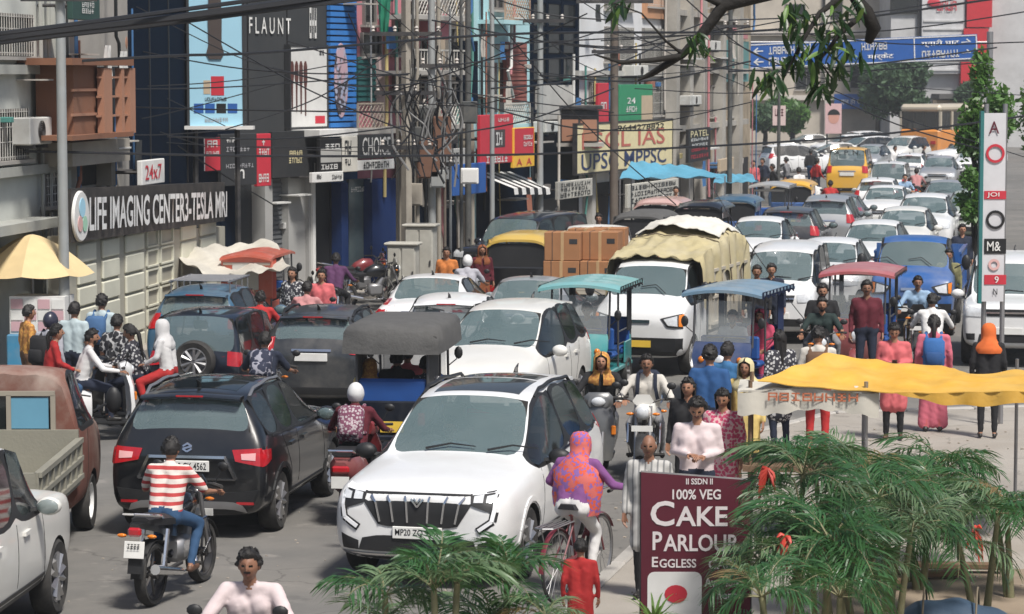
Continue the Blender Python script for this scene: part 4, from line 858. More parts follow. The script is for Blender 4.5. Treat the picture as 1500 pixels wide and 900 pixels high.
def bicycle_kit():
    K = Kit(); tw = MB(); tw.lathe([(.325, -.016), (.342, -.012), (.35, 0), (.342, .012), (.325, .016)], ax='X', n=32, closed=True); tm = tw.mesh('wheel', 60)
    rm = MB(); rm.lathe([(.327, -.013), (.327, .013), (.31, .01), (.31, -.01)], ax='X', n=32, closed=True)
    for k in range(24): a = 2 * math.pi * k / 24; rm.tube([(.02 * (-1) ** k, .02 * math.cos(a), .02 * math.sin(a)), (0, .315 * math.cos(a + .1), .315 * math.sin(a + .1))], .0022, 3)
    rm.cyl((-.03, 0, 0), (.03, 0, 0), .02, n=8); rmm = rm.mesh('rim', 60)
    for y in (.55, -.52): i = K.add('wheel', tm, RUB, xf=((0, y, .35),)); K.add('rim', rmm, STEEL, parent=i)
    P = M('bicycle_maroon', (.16, .02, .03), .35, coat=.4)
    b = MB(); b.tube([(0, .36, .80), (0, -.03, .30)], .017, 7); b.tube([(0, .34, .72), (0, -.02, .40)], .015, 7); b.tube([(0, -.03, .30), (0, -.16, .80)], .016, 7)
    for sx in (-1, 1): b.tube([(sx * .05, -.52, .35), (sx * .02, -.14, .72)], .009, 5); b.tube([(sx * .05, -.52, .35), (sx * .03, -.03, .30)], .01, 5)
    K.add('frame', b, P, smooth=60)
    b = MB(); b.tube([(0, .33, .93), (0, .40, .70)], .018, 7)
    for sx in (-1, 1): b.tube([(sx * .04, .40, .70), (sx * .05, .55, .35)], .011, 6)
    K.add('fork', b, P, smooth=60)
    b = MB(); b.tube([(-.26, .22, 1.0), (-.2, .35, 1.02), (0, .34, .95), (.2, .35, 1.02), (.26, .22, 1.0)], .012, 6); h = K.add('handlebar', b, CHR, smooth=60)
    for sx in (-1, 1): b = MB(); b.tube([(sx * .26, .24, 1.0), (sx * .27, .12, 1.0)], .017, 6); K.add('grip', b, RUB, parent=h)
    b = MB(); b.loft([[(x * w, y, z + dz) for x, dz in ((-1, 0), (1, 0), (.7, .05), (-.7, .05))] for y, w, z in ((.02, .03, .86), (-.12, .06, .86), (-.24, .11, .86), (-.28, .09, .86))]); K.add('saddle', b, SEATM, smooth=50)
    b = MB(); b.tube([(0, -.16, .8), (0, -.17, .87)], .012, 6); K.add('seat_post', b, CHR)
    for x in np.linspace(-.09, .09, 5): b = MB(); b.tube([(x, -.3, .76), (x, -.82, .76)], .007, 5); K.add('rack_bar', b, STEEL)
    b = MB()
    for sx in (-1, 1): b.tube([(sx * .07, -.52, .35), (sx * .09, -.7, .76)], .007, 4); b.tube([(sx * .09, -.3, .76), (sx * .09, -.82, .76), (0, -.86, .76)], .008, 4)
    K.add('rack_stay', b, STEEL)
    for y, a0, a1 in ((.55, 30, 150), (-.52, 25, 180)):
        b = MB(); b.loft([[(x, y + .375 * math.cos(R(a)), .35 + .375 * math.sin(R(a)) + dz) for x, dz in ((-.025, -.012), (0, 0), (.025, -.012), (0, -.006))] for a in np.linspace(a0, a1, 12)]); K.add('mudguard', b, P, smooth=60)
    b = MB(); b.lathe([(.09, .04), (.09, .046), (.02, .046), (.02, .04)], (0, -.03, .30), 'X', 20, closed=True)
    for s in (-1, 1): b.tube([(s * .06, -.03, .30), (s * .06, -.03 + s * .1, .30 - s * .13)], .01, 5)
    K.add('crank', b, STEEL)
    for s in (-1, 1): b = MB(); b.box((s * .1, -.03 + s * .1, .30 - s * .13), (.09, .07, .02)); K.add('pedal', b, RUB)
    b = MB(); b.box((.05, -.28, .36), (.01, .5, .1), bev=.004); K.add('chain_guard', b, P)
    return K

# ---------------------------------------------------------------- rickshaws
CANVAS = M('canvas_grey', (.085, .084, .082), .9, var=.25, scale=6, bump=.4, bscale=25); VINYL_BLUE = M('vinyl_blue', (.015, .07, .26), .45, var=.2); POLE_M = M('rick_pole', (.10, .10, .105), .45, .5); VINYL_BLK = M('vinyl_black', (.014, .015, .018), .6, var=.3, bump=.3)
def erick_kit(key, roofm, bodym, h=1.78, roof_w=1.2, fringe=True, seatm=None, curtain=None, hood=0):
    """battery rickshaw: nose with screen and one front wheel, open cabin under a flat canopy, two rear wheels"""
    if key in KITS: return KITS[key]
    K = Kit(); tw, tr = moto_wheel(.24, .1, 8, .012); seatm = seatm or VINYL_BLUE
    for x, y in ((0, 1.02), (-.45, -.75), (.45, -.75)): i = K.add('wheel', tw, RUB, xf=((x, y, .24),)); K.add('rim', tr, STEEL, parent=i)
    b = MB(); b.box((0, -.25, .36), (.96, 1.9, .08), bev=.02); K.add('floor_tray', b, bodym)
    b = MB(); b.loft([[(x * w, y + .06 * (1 - abs(x)), z) for x in (-1, -.5, 0, .5, 1)] + [(x * w, y - .05, z) for x in (1, .5, 0, -.5, -1)] for z, w, y in ((.34, .26, .86), (.52, .40, .90), (.76, .46, .84), (.92, .45, .76), (.98, .44, .72))]); n = K.add('front_cowl', b, bodym, smooth=50)
    b = MB(); b.sph((0, .93, .70), (.1, .05, .1), 12, 7); K.add('headlamp', b, LAMP, parent=n, smooth=60)
    for sx in (-1, 1): b = MB(); b.sph((sx * .3, .88, .72), (.05, .03, .05), 8, 5); K.add('indicator', b, AMB, parent=n, smooth=60)
    b = MB(); b.loft([[(x, 1.02 + .28 * math.cos(R(a)), .24 + .29 * math.sin(R(a)) + dz) for x, dz in ((-.07, -.03), (0, 0), (.07, -.03), (0, -.012))] for a in np.linspace(5, 165, 9)]); K.add('mudguard', b, bodym, smooth=50)
    for sx in (-1, 1): b = MB(); b.tube([(sx * .06, 1.02, .24), (sx * .06, .84, .78)], .02, 6); K.add('fork', b, STEEL)
    yF, yR = .66, -1.08; wp = .46
    for x, y, y2 in ((-wp, .74, yF), (wp, .74, yF), (-wp, -.02, -.02), (wp, -.02, -.02), (-wp, yR, yR), (wp, yR, yR)):
        b = MB(); b.tube([(x, y, .38 if y < .5 else .9), (x, y2, h - .06)], .018, 7); K.add('canopy_post', b, POLE_M, smooth=60)
    b = MB(); b.grid(lambda u, v: (-wp + .03 + u * (2 * wp - .06), .745 - .075 * v, .98 + v * (h - 1.14)), 4, 4); K.add('windscreen', b, M('acrylic_screen', (.45, .48, .48), .15, alpha=.42, ior=1.5, var=.1, dust=.2), smooth=None)
    b = MB(); b.sheet(lambda u, v: ((u - .5) * roof_w, .84 - v * 2.05, h - .02 + .075 * (1 - (2 * u - 1) ** 2) + .012 * math.sin(v * 25) * (1 - abs(2 * u - 1)) - .05 * max(0, abs(v - .5) - .4) * 8), 10, 16, .045); K.add('canopy', b, roofm, smooth=50)
    if hood:
        b = MB(); rh = roof_w / 2 + .02; ring = lambda z, k: [(x * k, y * k - .18, z) for x, y in ((-rh, 1.04), (-rh * .4, 1.07), (rh * .4, 1.07), (rh, 1.04), (rh + .02, .4), (rh + .02, -.4), (rh, -1.04), (rh * .4, -1.08), (-rh * .4, -1.08), (-rh, -1.04), (-rh - .02, -.4), (-rh - .02, .4))]
        b.loft([ring(h - .02 - hood * .8, 1.01), ring(h - .02 - hood * .5, 1.0), ring(h - .02, .98), ring(h + .05, .92), ring(h + .10, .7), ring(h + .12, .3)]); K.add('hood', b, roofm, smooth=70)
    if fringe:
        for sx in (-1, 1): b = MB(); b.sheet(lambda u, v: (sx * (roof_w / 2 + .004 * math.sin(u * 60)), .80 - u * 1.96, h - .01 - v * (.10 + .02 * math.sin(u * 40))), 40, 1, .002); K.add('fringe', b, curtain or roofm, smooth=50)
    b = MB(); b.box((0, -.72, .60), (.92, .42, .12), bev=.04); s = K.add('seat', b, seatm); b = MB(); b.box((0, -1.0, .88), (.92, .10, .46), bev=.04); K.add('backrest', b, seatm)
    b = MB(); b.box((0, .12, .60), (.92, .34, .10), bev=.04); K.add('seat', b, seatm); b = MB(); b.box((0, .32, .86), (.92, .08, .36), bev=.03); K.add('backrest', b, seatm)
    b = MB(); b.box((0, -1.06, .62), (.94, .06, .42), bev=.02); t = K.add('rear_panel', b, bodym)
    for sx in (-1, 1):
        b = MB(); b.box((sx * .38, -1.1, .60), (.09, .03, .16), bev=.01); K.add('tail_light', b, RED, parent=t)
        b = MB(); b.box((sx * .47, -.78, .58), (.03, .56, .34), bev=.01); K.add('side_panel', b, bodym)
        b = MB(); b.tube([(sx * wp, -.02, .95), (sx * wp, -1.06, .95)], .014, 6); b.tube([(sx * wp, -.02, .75), (sx * wp, -.5, .75)], .012, 6); K.add('side_rail', b, POLE_M)
        b2 = MB(); b2.sph((sx * .6, .74, 1.28), (.06, .02, .085), 8, 5); i = K.add('mirror', b2, BLK, smooth=60); b = MB(); b.tube([(sx * .46, .72, 1.1), (sx * .58, .74, 1.2)], .008, 4); K.add('mirror_stem', b, BLK, parent=i)
    b = MB(); b.tube([(-.3, .52, 1.02), (-.1, .62, 1.04), (.1, .62, 1.04), (.3, .52, 1.02)], .014, 6); b.tube([(0, .62, 1.04), (0, .84, .78)], .02, 6); K.add('handlebar', b, IRON)
    if curtain:
        for sx in (-1, 1):
            b = MB(); b.grid(lambda u, v: (sx * (.475 + .012 * math.sin(u * 38)), -1.06 + u * (.34 if not hood else .8), h - .08 - v * (.75 if not hood else 1.15)), 24, 2); K.add('side_curtain', b, curtain, smooth=60)
    b = MB(); b.tube([(-.45, -1.1, h - .16), (.45, -1.1, h - .16)], .035, 8); K.add('rear_roof_bar', b, M('bar_cream', (.5, .47, .42), .6), smooth=60)
    b = MB(); b.box((0, -1.115, .50), (.3, .012, .14)); K.add('number_plate', b, YPLATE, smooth=None)
    KITS[key] = K; return K
def auto_kit(key, roofm, bodym, trim=None):
    """auto-rickshaw: rounded nose, canvas hood, three wheels"""
    if key in KITS: return KITS[key]
    K = Kit(); tw, tr = moto_wheel(.22, .1, 8, .012); trim = trim or bodym
    for x, y in ((0, 1.05), (-.52, -.75), (.52, -.75)): i = K.add('wheel', tw, RUB, xf=((x, y, .22),)); K.add('rim', tr, STEEL, parent=i)
    b = MB(); b.loft([[(x * w, y + .14 * (1 - x * x), z) for x in (-1, -.6, 0, .6, 1)] + [(x * w, y - .05, z) for x in (1, .6, 0, -.6, -1)] for z, w, y in ((.30, .24, .98), (.5, .36, 1.02), (.78, .46, .92), (1.0, .54, .78))]); n = K.add('nose', b, bodym, smooth=50)
    b = MB(); b.sph((0, 1.14, .72), (.09, .05, .09), 10, 6); K.add('headlamp', b, LAMP, parent=n, smooth=60)
    b = MB(); b.box((0, -.2, .34), (1.2, 1.95, .1), bev=.03); K.add('floor_tray', b, bodym)
    b = MB(); b.loft([[(-.62, y, .36), (.62, y, .36), (.64, y, .8), (-.64, y, .8)] for y in (-.1, -1.15)]); b.box((0, -1.16, .72), (1.26, .06, .7), bev=.03); K.add('rear_body', b, bodym, smooth=30)
    for x, y, y2 in ((-.56, .80, .62), (.56, .80, .62), (-.62, -.1, -.1), (.62, -.1, -.1), (-.62, -1.12, -1.05), (.62, -1.12, -1.05)):
        b = MB(); b.tube([(x, y, .8), (x * .96, y2, 1.62)], .024, 7); K.add('pillar', b, trim, smooth=60)
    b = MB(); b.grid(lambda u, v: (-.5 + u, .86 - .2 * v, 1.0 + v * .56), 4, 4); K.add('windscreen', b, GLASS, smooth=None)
    b = MB(); b.sheet(lambda u, v: ((u - .5) * 1.28, .78 - v * 1.95, 1.60 + .14 * (1 - (2 * u - 1) ** 4) - .25 * max(0, v - .86) * 3 - .3 * max(0, .1 - v)), 10, 12, .05); K.add('hood', b, roofm, smooth=60)
    for sx in (-1, 1): b = MB(); b.grid(lambda u, v: (sx * (.63 + .006 * math.sin(u * 30)), -.15 - u * 1.0, 1.62 - v * .30), 10, 2); K.add('side_flap', b, roofm, smooth=60)
    b = MB(); b.grid(lambda u, v: ((u - .5) * 1.2, -1.12 - .04 * v, 1.55 - v * .5), 6, 3); K.add('rear_flap', b, BLK, smooth=60)
    b = MB(); b.box((0, -.8, .62), (1.14, .5, .14), bev=.04); K.add('seat', b, SEATM); b = MB(); b.box((0, -1.04, .95), (1.14, .1, .5), bev=.04); K.add('backrest', b, SEATM); b = MB(); b.box((0, .25, .66), (.5, .36, .1), bev=.04); K.add('seat', b, SEATM)
    for sx in (-1, 1): b = MB(); b.box((sx * .52, -1.2, .62), (.1, .03, .14), bev=.01); K.add('tail_light', b, RED)
    b = MB(); b.box((0, -1.2, .5), (.32, .012, .12)); K.add('number_plate', b, YPLATE, smooth=None)
    KITS[key] = K; return K
# ---------------------------------------------------------------- ground, road, pavements
def ground_mat(name, c1, c2, scale, rough=.92, crack=0, patch_=None):
    m = M(name, c1, rough, var=.08, scale=scale * 8, bump=.35, bscale=90); n = m.node_tree.nodes; l = m.node_tree.links; b = n['Principled BSDF']
    tc = n.new('ShaderNodeTexCoord')
    for sc_, lo, hi, c in ((scale, .42, .68, c2), (scale * .22, .5, .62, tuple(x * .72 for x in c1)), (scale * 3.3, .58, .7, tuple(x * 1.25 for x in c2))):
        t = n.new('ShaderNodeTexNoise'); t.inputs['Scale'].default_value = sc_; t.inputs['Detail'].default_value = 8; t.inputs['Roughness'].default_value = .62
        l.new(tc.outputs['Object'], t.inputs['Vector']); mr = n.new('ShaderNodeMapRange'); mr.inputs[1].default_value = lo; mr.inputs[2].default_value = hi; mr.inputs[4].default_value = .7
        l.new(t.outputs['Fac'], mr.inputs[0]); old = b.inputs['Base Color'].links[0].from_socket
        mx = n.new('ShaderNodeMix'); mx.data_type = 'RGBA'; mx.inputs[7].default_value = tuple(c) + (1,); l.new(mr.outputs[0], mx.inputs[0]); l.new(old, mx.inputs[6]); l.new(mx.outputs[2], b.inputs['Base Color'])
    if crack:   # cracks and oil drips
        wn = n.new('ShaderNodeTexNoise'); wn.inputs['Scale'].default_value = 1.6; wn.inputs['Detail'].default_value = 5; l.new(tc.outputs['Object'], wn.inputs['Vector'])
        va = n.new('ShaderNodeVectorMath'); va.operation = 'ADD'; l.new(tc.outputs['Object'], va.inputs[0]); l.new(wn.outputs['Color'], va.inputs[1])
        for kind, s_, lo, hi, amt in (('DISTANCE_TO_EDGE', .33, .0, .008, crack), ('F1', 1.1, .05, .16, crack * .8)):
            v = n.new('ShaderNodeTexVoronoi'); v.feature = kind; v.inputs['Scale'].default_value = s_; l.new(va.outputs[0], v.inputs['Vector']); mr = n.new('ShaderNodeMapRange'); mr.inputs[1].default_value = lo; mr.inputs[2].default_value = hi; mr.inputs[3].default_value = amt; mr.inputs[4].default_value = 0; l.new(v.outputs['Distance'], mr.inputs[0])
            old = b.inputs['Base Color'].links[0].from_socket; mx = n.new('ShaderNodeMix'); mx.data_type = 'RGBA'; mx.inputs[7].default_value = tuple(x * .35 for x in c1) + (1,); l.new(mr.outputs[0], mx.inputs[0]); l.new(old, mx.inputs[6]); l.new(mx.outputs[2], b.inputs['Base Color'])
    return m
ASPH = ground_mat('dusty_asphalt', (.15, .145, .135), (.22, .205, .185), .5, crack=.6); CONC = ground_mat('pale_concrete', (.36, .33, .29), (.27, .24, .2), .8, crack=.5); SOIL = ground_mat('sandy_soil', (.30, .235, .17), (.22, .17, .12), 1.5); EARTH = ground_mat('earth', (.2, .18, .15), (.15, .14, .12), .1); KERB = M('kerb_stone', (.38, .36, .33), .9, var=.3, scale=3, bump=.4)
def slab(name, poly, z0, z1, m):
    b = MB(); b.ext(poly, z0, z1, 'xy'); return tag(link(name, b.mesh(name), m), kind='structure')
slab('ground', [(-900, -200), (900, -200), (900, 1500), (-900, 1500)], -.6, -.02, EARTH)
slab('road', [(-40, -15), (60, -15), (140, 260), (-40, 260)], -.01, 0, ASPH)
KL = [(-6.4, -6), (-1.1, 17), (.91, 26), (3.45, 37.2), (4.7, 39.2), (12, 41.0), (30, 43)]
slab('pavement', KL + [(30, -6)], -.005, .12, CONC)
slab('path', [(1.9, 17), (3.0, 26.3), (9, 27.5), (14, 17)], .11, .128, SOIL)
for (x0, y0), (x1, y1) in zip(KL[1:6], KL[2:6]):
    L = math.hypot(x1 - x0, y1 - y0); k = max(1, int(L / 1.0)); d = (x1 - x0) / L, (y1 - y0) / L; a = math.atan2(d[1], d[0])
    for i in range(k):
        t = (i + .5) / k; b = MB(); b.box((0, 0, 0), (L / k - .015, .15, .16), bev=.02); o = link('kerb', b.mesh('kerb'), KERB, loc=(x0 + (x1 - x0) * t - d[1] * .075, y0 + (y1 - y0) * t + d[0] * .075, .072), rz=a); o.parent = bpy.data.objects['pavement']; o.name = 'kerb_stone'

# ---------------------------------------------------------------- street wall on the far side: facades from survey points
def plain(name, c, **k): return M('wall_' + name, c, k.pop('rough', .85), var=k.pop('var', .14), scale=k.pop('scale', 1.2), bump=.15, bscale=30, dust=k.pop('dust', .45), dustc=k.pop('dustc', (.14, .13, .115)), detail=6, ior=k.pop('ior', 1.4))
class Fac:
    def __init__(s, a, b):
        s.a = Vector((a.x, a.y, 0)); s.b = Vector((b.x, b.y, 0)); d = (s.b - s.a); s.L = d.length; s.d = d.normalized(); s.rz = math.atan2(s.d.y, s.d.x); s.n = Vector((s.d.y, -s.d.x, 0))
    def uz(s, px, py, out=0):
        r = ray(px, py); o = Vector((0, 0, CAM_Z)); t = (s.a + s.n * out - o).dot(s.n) / r.dot(s.n); p = o + r * t
        return (p - s.a).dot(s.d), p.z
    def rect(s, x0, y0, x1, y1, out=0):
        xm = (x0 + x1) / 2; return s.uz(x0, y0, out)[0], s.uz(x1, y0, out)[0], s.uz(xm, y1, out)[1], s.uz(xm, y0, out)[1]
    def root(s, name, label, cat, group=None, px=None):
        u = s.uz(px, 300)[0] if px is not None else 0; p = s.a + s.d * u; o = thing(name, label, cat, (p.x, p.y, 0), s.rz, group); o['u0'] = u; return o
    def box(s, root, name, r, d0, d1, m, bev=0, parent=None, px=True):
        u0, u1, z0, z1 = s.rect(*r, out=d1) if px else r; u = root['u0']; b = MB(); b.box(((u0 + u1) / 2 - u, -(d0 + d1) / 2, (z0 + z1) / 2), (abs(u1 - u0), abs(d1 - d0), abs(z1 - z0)), bev=bev)
        return link(name, b.mesh(name), m, parent or root)
    def text(s, root, t, r, d, m, parent=None, bold=.006):
        u0, u1, z0, z1 = s.rect(*r, out=d); me = textmesh(t, u1 - u0, z1 - z0, .0, bold)
        return link('lettering', me, m, parent or root, loc=((u0 + u1) / 2 - root['u0'], -d, (z0 + z1) / 2))
FRAME = M('window_frame', (.2, .19, .18), .5, dust=.3); PANE = M('window_pane', (.010, .013, .015), .12, ior=1.6, var=.3, dust=.25, dustc=(.06, .06, .055)); GRILL = M('grill_white', (.55, .54, .5), .6, dust=.4)
def building(F, name, label, x0, x1, H, m, depth=9, z0=0, extra=None):
    u0, u1 = F.uz(x0, 300)[0], F.uz(x1, 300)[0]; r = F.root(name, label, 'building', None, x0)
    b = MB(); b.box(((u1 - u0) / 2, depth / 2, (H + z0) / 2), (u1 - u0 - .004, depth, H - z0)); link('wall', b.mesh('wall'), m, r)
    b = MB(); b.box(((u1 - u0) / 2, depth / 2, H + .12), (u1 - u0 + .02, depth + .3, .24)); link('roof', b.mesh('roof'), plain('roof_slab', (.3, .29, .27)), r)
    return r
def window(F, r, rc, d=.0, m=None, n=2, bars=False, sill=True, px=True, parent=None):
    u0, u1, z0, z1 = F.rect(*rc, out=d) if px else rc; u = r['u0']; w, h = u1 - u0, z1 - z0; cx, cz = (u0 + u1) / 2 - u, (z0 + z1) / 2
    b = MB(); t = .05
    for sx in (-1, 1): b.box((cx + sx * (w / 2 - t / 2), -d - .03, cz), (t, .1, h))
    for sz in (-1, 1): b.box((cx, -d - .03, cz + sz * (h / 2 - t / 2)), (w - 2 * t, .1, t))
    for k in range(1, n): b.box((cx - w / 2 + w * k / n, -d - .03, cz), (.03, .08, h - 2 * t))
    f = link('window', b.mesh('window'), m or FRAME, parent or r)
    for k in range(n):
        b = MB(); b.box((cx - w / 2 + w * (k + .5) / n, -d - .012, cz), (w / n - .04, .02, h - .06)); link('pane', b.mesh('pane'), PANE, f)
    if bars:
        b = MB()
        for x in np.linspace(-w / 2 + .06, w / 2 - .06, max(3, int(w / .12))): b.cyl((cx + x, -d - .1, cz - h / 2), (cx + x, -d - .1, cz + h / 2), .008, n=4)
        for z in np.linspace(-h / 2 + .05, h / 2 - .05, 4): b.box((cx, -d - .1, cz + z), (w, .012, .012))
        link('window_grill', b.mesh('grill'), GRILL, f)
    if sill: b = MB(); b.box((cx, -d - .06, cz - h / 2 - .04), (w + .16, .22, .06)); link('sill', b.mesh('sill'), plain('sill', (.42, .4, .37)), f)
    return f
def lattice(F, r, rc, d, m, name='lattice_grill', step=.16, diag=True):
    u0, u1, z0, z1 = F.rect(*rc, out=d); u = r['u0']; b = MB(); w, h = u1 - u0, z1 - z0; cx, cz = (u0 + u1) / 2 - u, (z0 + z1) / 2
    for sx in (-1, 1): b.box((cx + sx * w / 2, -d, cz), (.04, .04, h))
    for sz in (-1, 1): b.box((cx, -d, cz + sz * h / 2), (w, .04, .04))
    if diag:
        k = int((w + h) / step)
        for i in range(k):
            t = i * step - h
            for s_ in (1, -1):
                a = max(t, 0); e = min(t + h, w)
                if e - a < .05: continue
                p0 = (a, a - t); p1 = (e, e - t)
                if s_ < 0: p0, p1 = (w - p0[0], p0[1]), (w - p1[0], p1[1])
                b.tube([(cx - w / 2 + p0[0], -d, cz - h / 2 + p0[1]), (cx - w / 2 + p1[0], -d, cz - h / 2 + p1[1])], .012, 4)
    else:
        for x in np.arange(step, w, step): b.box((cx - w / 2 + x, -d, cz), (.02, .02, h))
    return link(name, b.mesh(name), m, r)
def sign(F, label, rc, bgm, texts=(), d=.35, th=.1, name='signboard', frame=None, group='shop signs along the street', stand=True, prints=()):
    """boxed signboard bolted to the facade by two stubs; texts: (string, px rect, material); prints: (px rect, material)"""
    r = F.root(name, label, 'sign', group, rc[0]); p = F.box(r, 'panel', rc, d - th, d, bgm, bev=.012)
    u0, u1, z0, z1 = F.rect(*rc, out=d)
    if frame:
        b = MB(); cx, cz = (u0 + u1) / 2 - r['u0'], (z0 + z1) / 2; w, h = u1 - u0, z1 - z0
        for sx in (-1, 1): b.box((cx + sx * (w / 2 + .01), -d + th / 2, cz), (.05, th + .03, h + .07))
        for sz in (-1, 1): b.box((cx, -d + th / 2, cz + sz * (h / 2 + .01)), (w - .03, th + .03, .05))
        link('frame', b.mesh('frame'), frame, r)
    if stand:
        for t in (.2, .8): b = MB(); b.tube([(u0 + (u1 - u0) * t - r['u0'], -d + th, (z0 + z1) / 2), (u0 + (u1 - u0) * t - r['u0'], .1, (z0 + z1) / 2)], .03, 5); link('bracket', b.mesh('bracket'), IRON, r)
    for q in prints:
        f = F.box(r, q[2] if len(q) > 2 else 'printed_block', q[0], d, d + .006, q[1])
    for t in texts: F.text(r, t[0], t[1], d + (t[3] if len(t) > 3 else .012), t[2])
    return r
def ac_unit(F, label, rc, d=.4):
    r = F.root('air_conditioner', label, 'air conditioner', 'outdoor air conditioners on the walls', rc[0]); F.box(r, 'casing', rc, .08, d, M('ac_white', (.6, .6, .57), .6, dust=.4), bev=.02)
    u0, u1, z0, z1 = F.rect(*rc, out=d); cx, cz, ra = (u0 + u1) / 2 - r['u0'], (z0 + z1) / 2, min(u1 - u0, z1 - z0) * .38
    b = MB(); 
    for k in range(5): b.lathe([(ra * (k + 1) / 5, -.008), (ra * (k + 1) / 5, .008), (ra * (k + 1) / 5 - .012, .008), (ra * (k + 1) / 5 - .012, -.008)], (cx, -d - .015, cz), 'Y', 20, closed=True)
    link('fan_grill', b.mesh('fan_grill'), IRON, r)
    for t in (.2, .8): b = MB(); b.box((u0 + (u1 - u0) * t - r['u0'], -d / 2, z0 - .03), (.05, d, .06)); link('bracket', b.mesh('bracket'), IRON, r)
    return r
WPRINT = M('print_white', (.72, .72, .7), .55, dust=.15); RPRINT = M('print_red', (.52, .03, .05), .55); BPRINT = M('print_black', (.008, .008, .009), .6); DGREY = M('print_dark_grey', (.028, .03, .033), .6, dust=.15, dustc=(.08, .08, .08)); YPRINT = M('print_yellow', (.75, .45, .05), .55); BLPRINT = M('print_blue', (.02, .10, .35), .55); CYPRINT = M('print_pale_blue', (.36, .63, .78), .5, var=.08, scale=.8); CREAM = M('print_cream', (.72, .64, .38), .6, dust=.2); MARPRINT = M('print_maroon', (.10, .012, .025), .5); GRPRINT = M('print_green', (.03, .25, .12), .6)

F1 = Fac(GS(-90, 97), GS(345, 67.5)); F2 = Fac(GS(345, 67.5), GS(600, 61)); F3 = Fac(GS(600, 61), GS(778, 54)); F4 = Fac(GS(778, 54), GS(988, 46)); F5 = Fac(GS(988, 46), GS(1098, 39))
# left pavement in front of the shops
pl = [F.a + F.n * o for F, o in ((F1, .9), (F2, 1.6), (F3, 1.8), (F4, 1.8), (F5, 1.5))] + [F5.b + F5.n * 1.2]; pb = [F.a - F.n * .5 for F in (F1, F2, F3, F4, F5)] + [F5.b - F5.n * .5]
slab('footpath', [(p.x, p.y) for p in pl] + [(p.x, p.y) for p in pb[::-1]], -.005, .14, CONC)

# --- pale building, brown boxed window, navy block (F1)
B1 = building(F1, 'apartment_block', 'pale grey-green block with pipes and floor bands at the street\'s left end', -90, 105, 9.5, plain('pale', (.58, .60, .56), dust=.3))
for y in (95, 245): F1.box(B1, 'floor_band', (-60, y, 104, y + 14), 0, .18, plain('band', (.40, .41, .38)))
for x in (52, 64, 82): b = MB(); u = F1.uz(x, 100)[0] - B1['u0']; b.tube([(u, -.1, .3), (u, -.1, 8.5)], .035 if x != 82 else .05, 6); link('drain_pipe', b.mesh('pipe', 60), plain('pipe', (.42, .43, .4)), B1)
window(F1, B1, (-20, 20, 42, 82), n=2, bars=True); window(F1, B1, (-30, 160, 35, 235), n=2, bars=True); window(F1, B1, (60, 255, 90, 300), n=1, bars=True)
F1.box(B1, 'ledge', (-60, 330, 90, 345), 0, .5, plain('band', (.4, .41, .38)))
ac_unit(F1, 'white air conditioner box on the pale wall at far left', (44, 172, 76, 212))
B2 = building(F1, 'narrow_building', 'narrow grey house front carrying a terracotta boxed window', 105, 190, 9.2, plain('grey_house', (.36, .34, .31)))
TERRA = plain('terracotta', (.23, .10, .055), dust=.25); TERL = plain('terracotta_light', (.38, .19, .12), dust=.2)
F1.box(B2, 'bay_side', (107, 92, 142, 198), .1, .75, TERRA); F1.box(B2, 'bay_floor', (106, 196, 196, 203), 0, .95, TERRA); F1.box(B2, 'bay_roof', (106, 86, 196, 96), 0, .95, TERRA)
for y in (130, 166): F1.box(B2, 'bay_rail', (107, y, 142, y + 4), .75, .79, TERL)
for x in (152, 160, 178, 190): F1.box(B2, 'bay_post', (x, 100, x + (8 if x in (152, 190) else 4), 195), .8, .92, TERL)
for y in (112, 140, 168): F1.box(B2, 'bay_rail', (146, y, 192, y + 3), .82, .88, TERL)
F1.box(B2, 'opening', (145, 98, 190, 196), 0, .05, BPRINT); F1.box(B2, 'parapet', (106, 206, 190, 240), 0, .6, plain('concrete_old', (.36, .33, .28)))
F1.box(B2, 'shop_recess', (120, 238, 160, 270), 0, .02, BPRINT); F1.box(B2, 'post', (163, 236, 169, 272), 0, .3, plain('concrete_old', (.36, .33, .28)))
sign(F1, 'dark green board with white lines of text above the terracotta bay', (106, -12, 146, 30), M('print_dark_green', (.02, .06, .05), .6), [('~4', (120, -6, 138, 2), WPRINT), ('~5', (120, 4, 138, 11), WPRINT), ('~4', (120, 13, 138, 20), WPRINT)], d=.7)
tk = thing('water_tank', 'brown plastic water drum lying above the terracotta bay', 'water tank', A(165, 63, 51.3)); b = MB(); b.lathe([(.02, -.28), (.13, -.27), (.15, -.2), (.145, -.06), (.15, 0), (.145, .06), (.15, .2), (.13, .27), (.02, .28)], (0, 0, 0), 'X', 16); link('drum', b.mesh('drum', 50), TERL, tk)
for x in (-.15, .15): b = MB(); b.box((x, .1, -.22), (.05, .5, .2)); link('cradle', b.mesh('cradle'), IRON, tk)
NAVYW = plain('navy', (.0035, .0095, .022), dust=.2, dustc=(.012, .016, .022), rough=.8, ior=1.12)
B3 = building(F1, 'navy_block', 'tall windowless navy blue clad block behind the imaging centre sign', 190, 345, 10.5, NAVYW)
for x in (218, 246, 272): F1.box(B3, 'cladding_joint', (x, -60, x + 1, 268), 0, .02, BPRINT)
F1.box(B3, 'shop_recess', (325, 260, 344, 420), 0, .03, NAVYW)
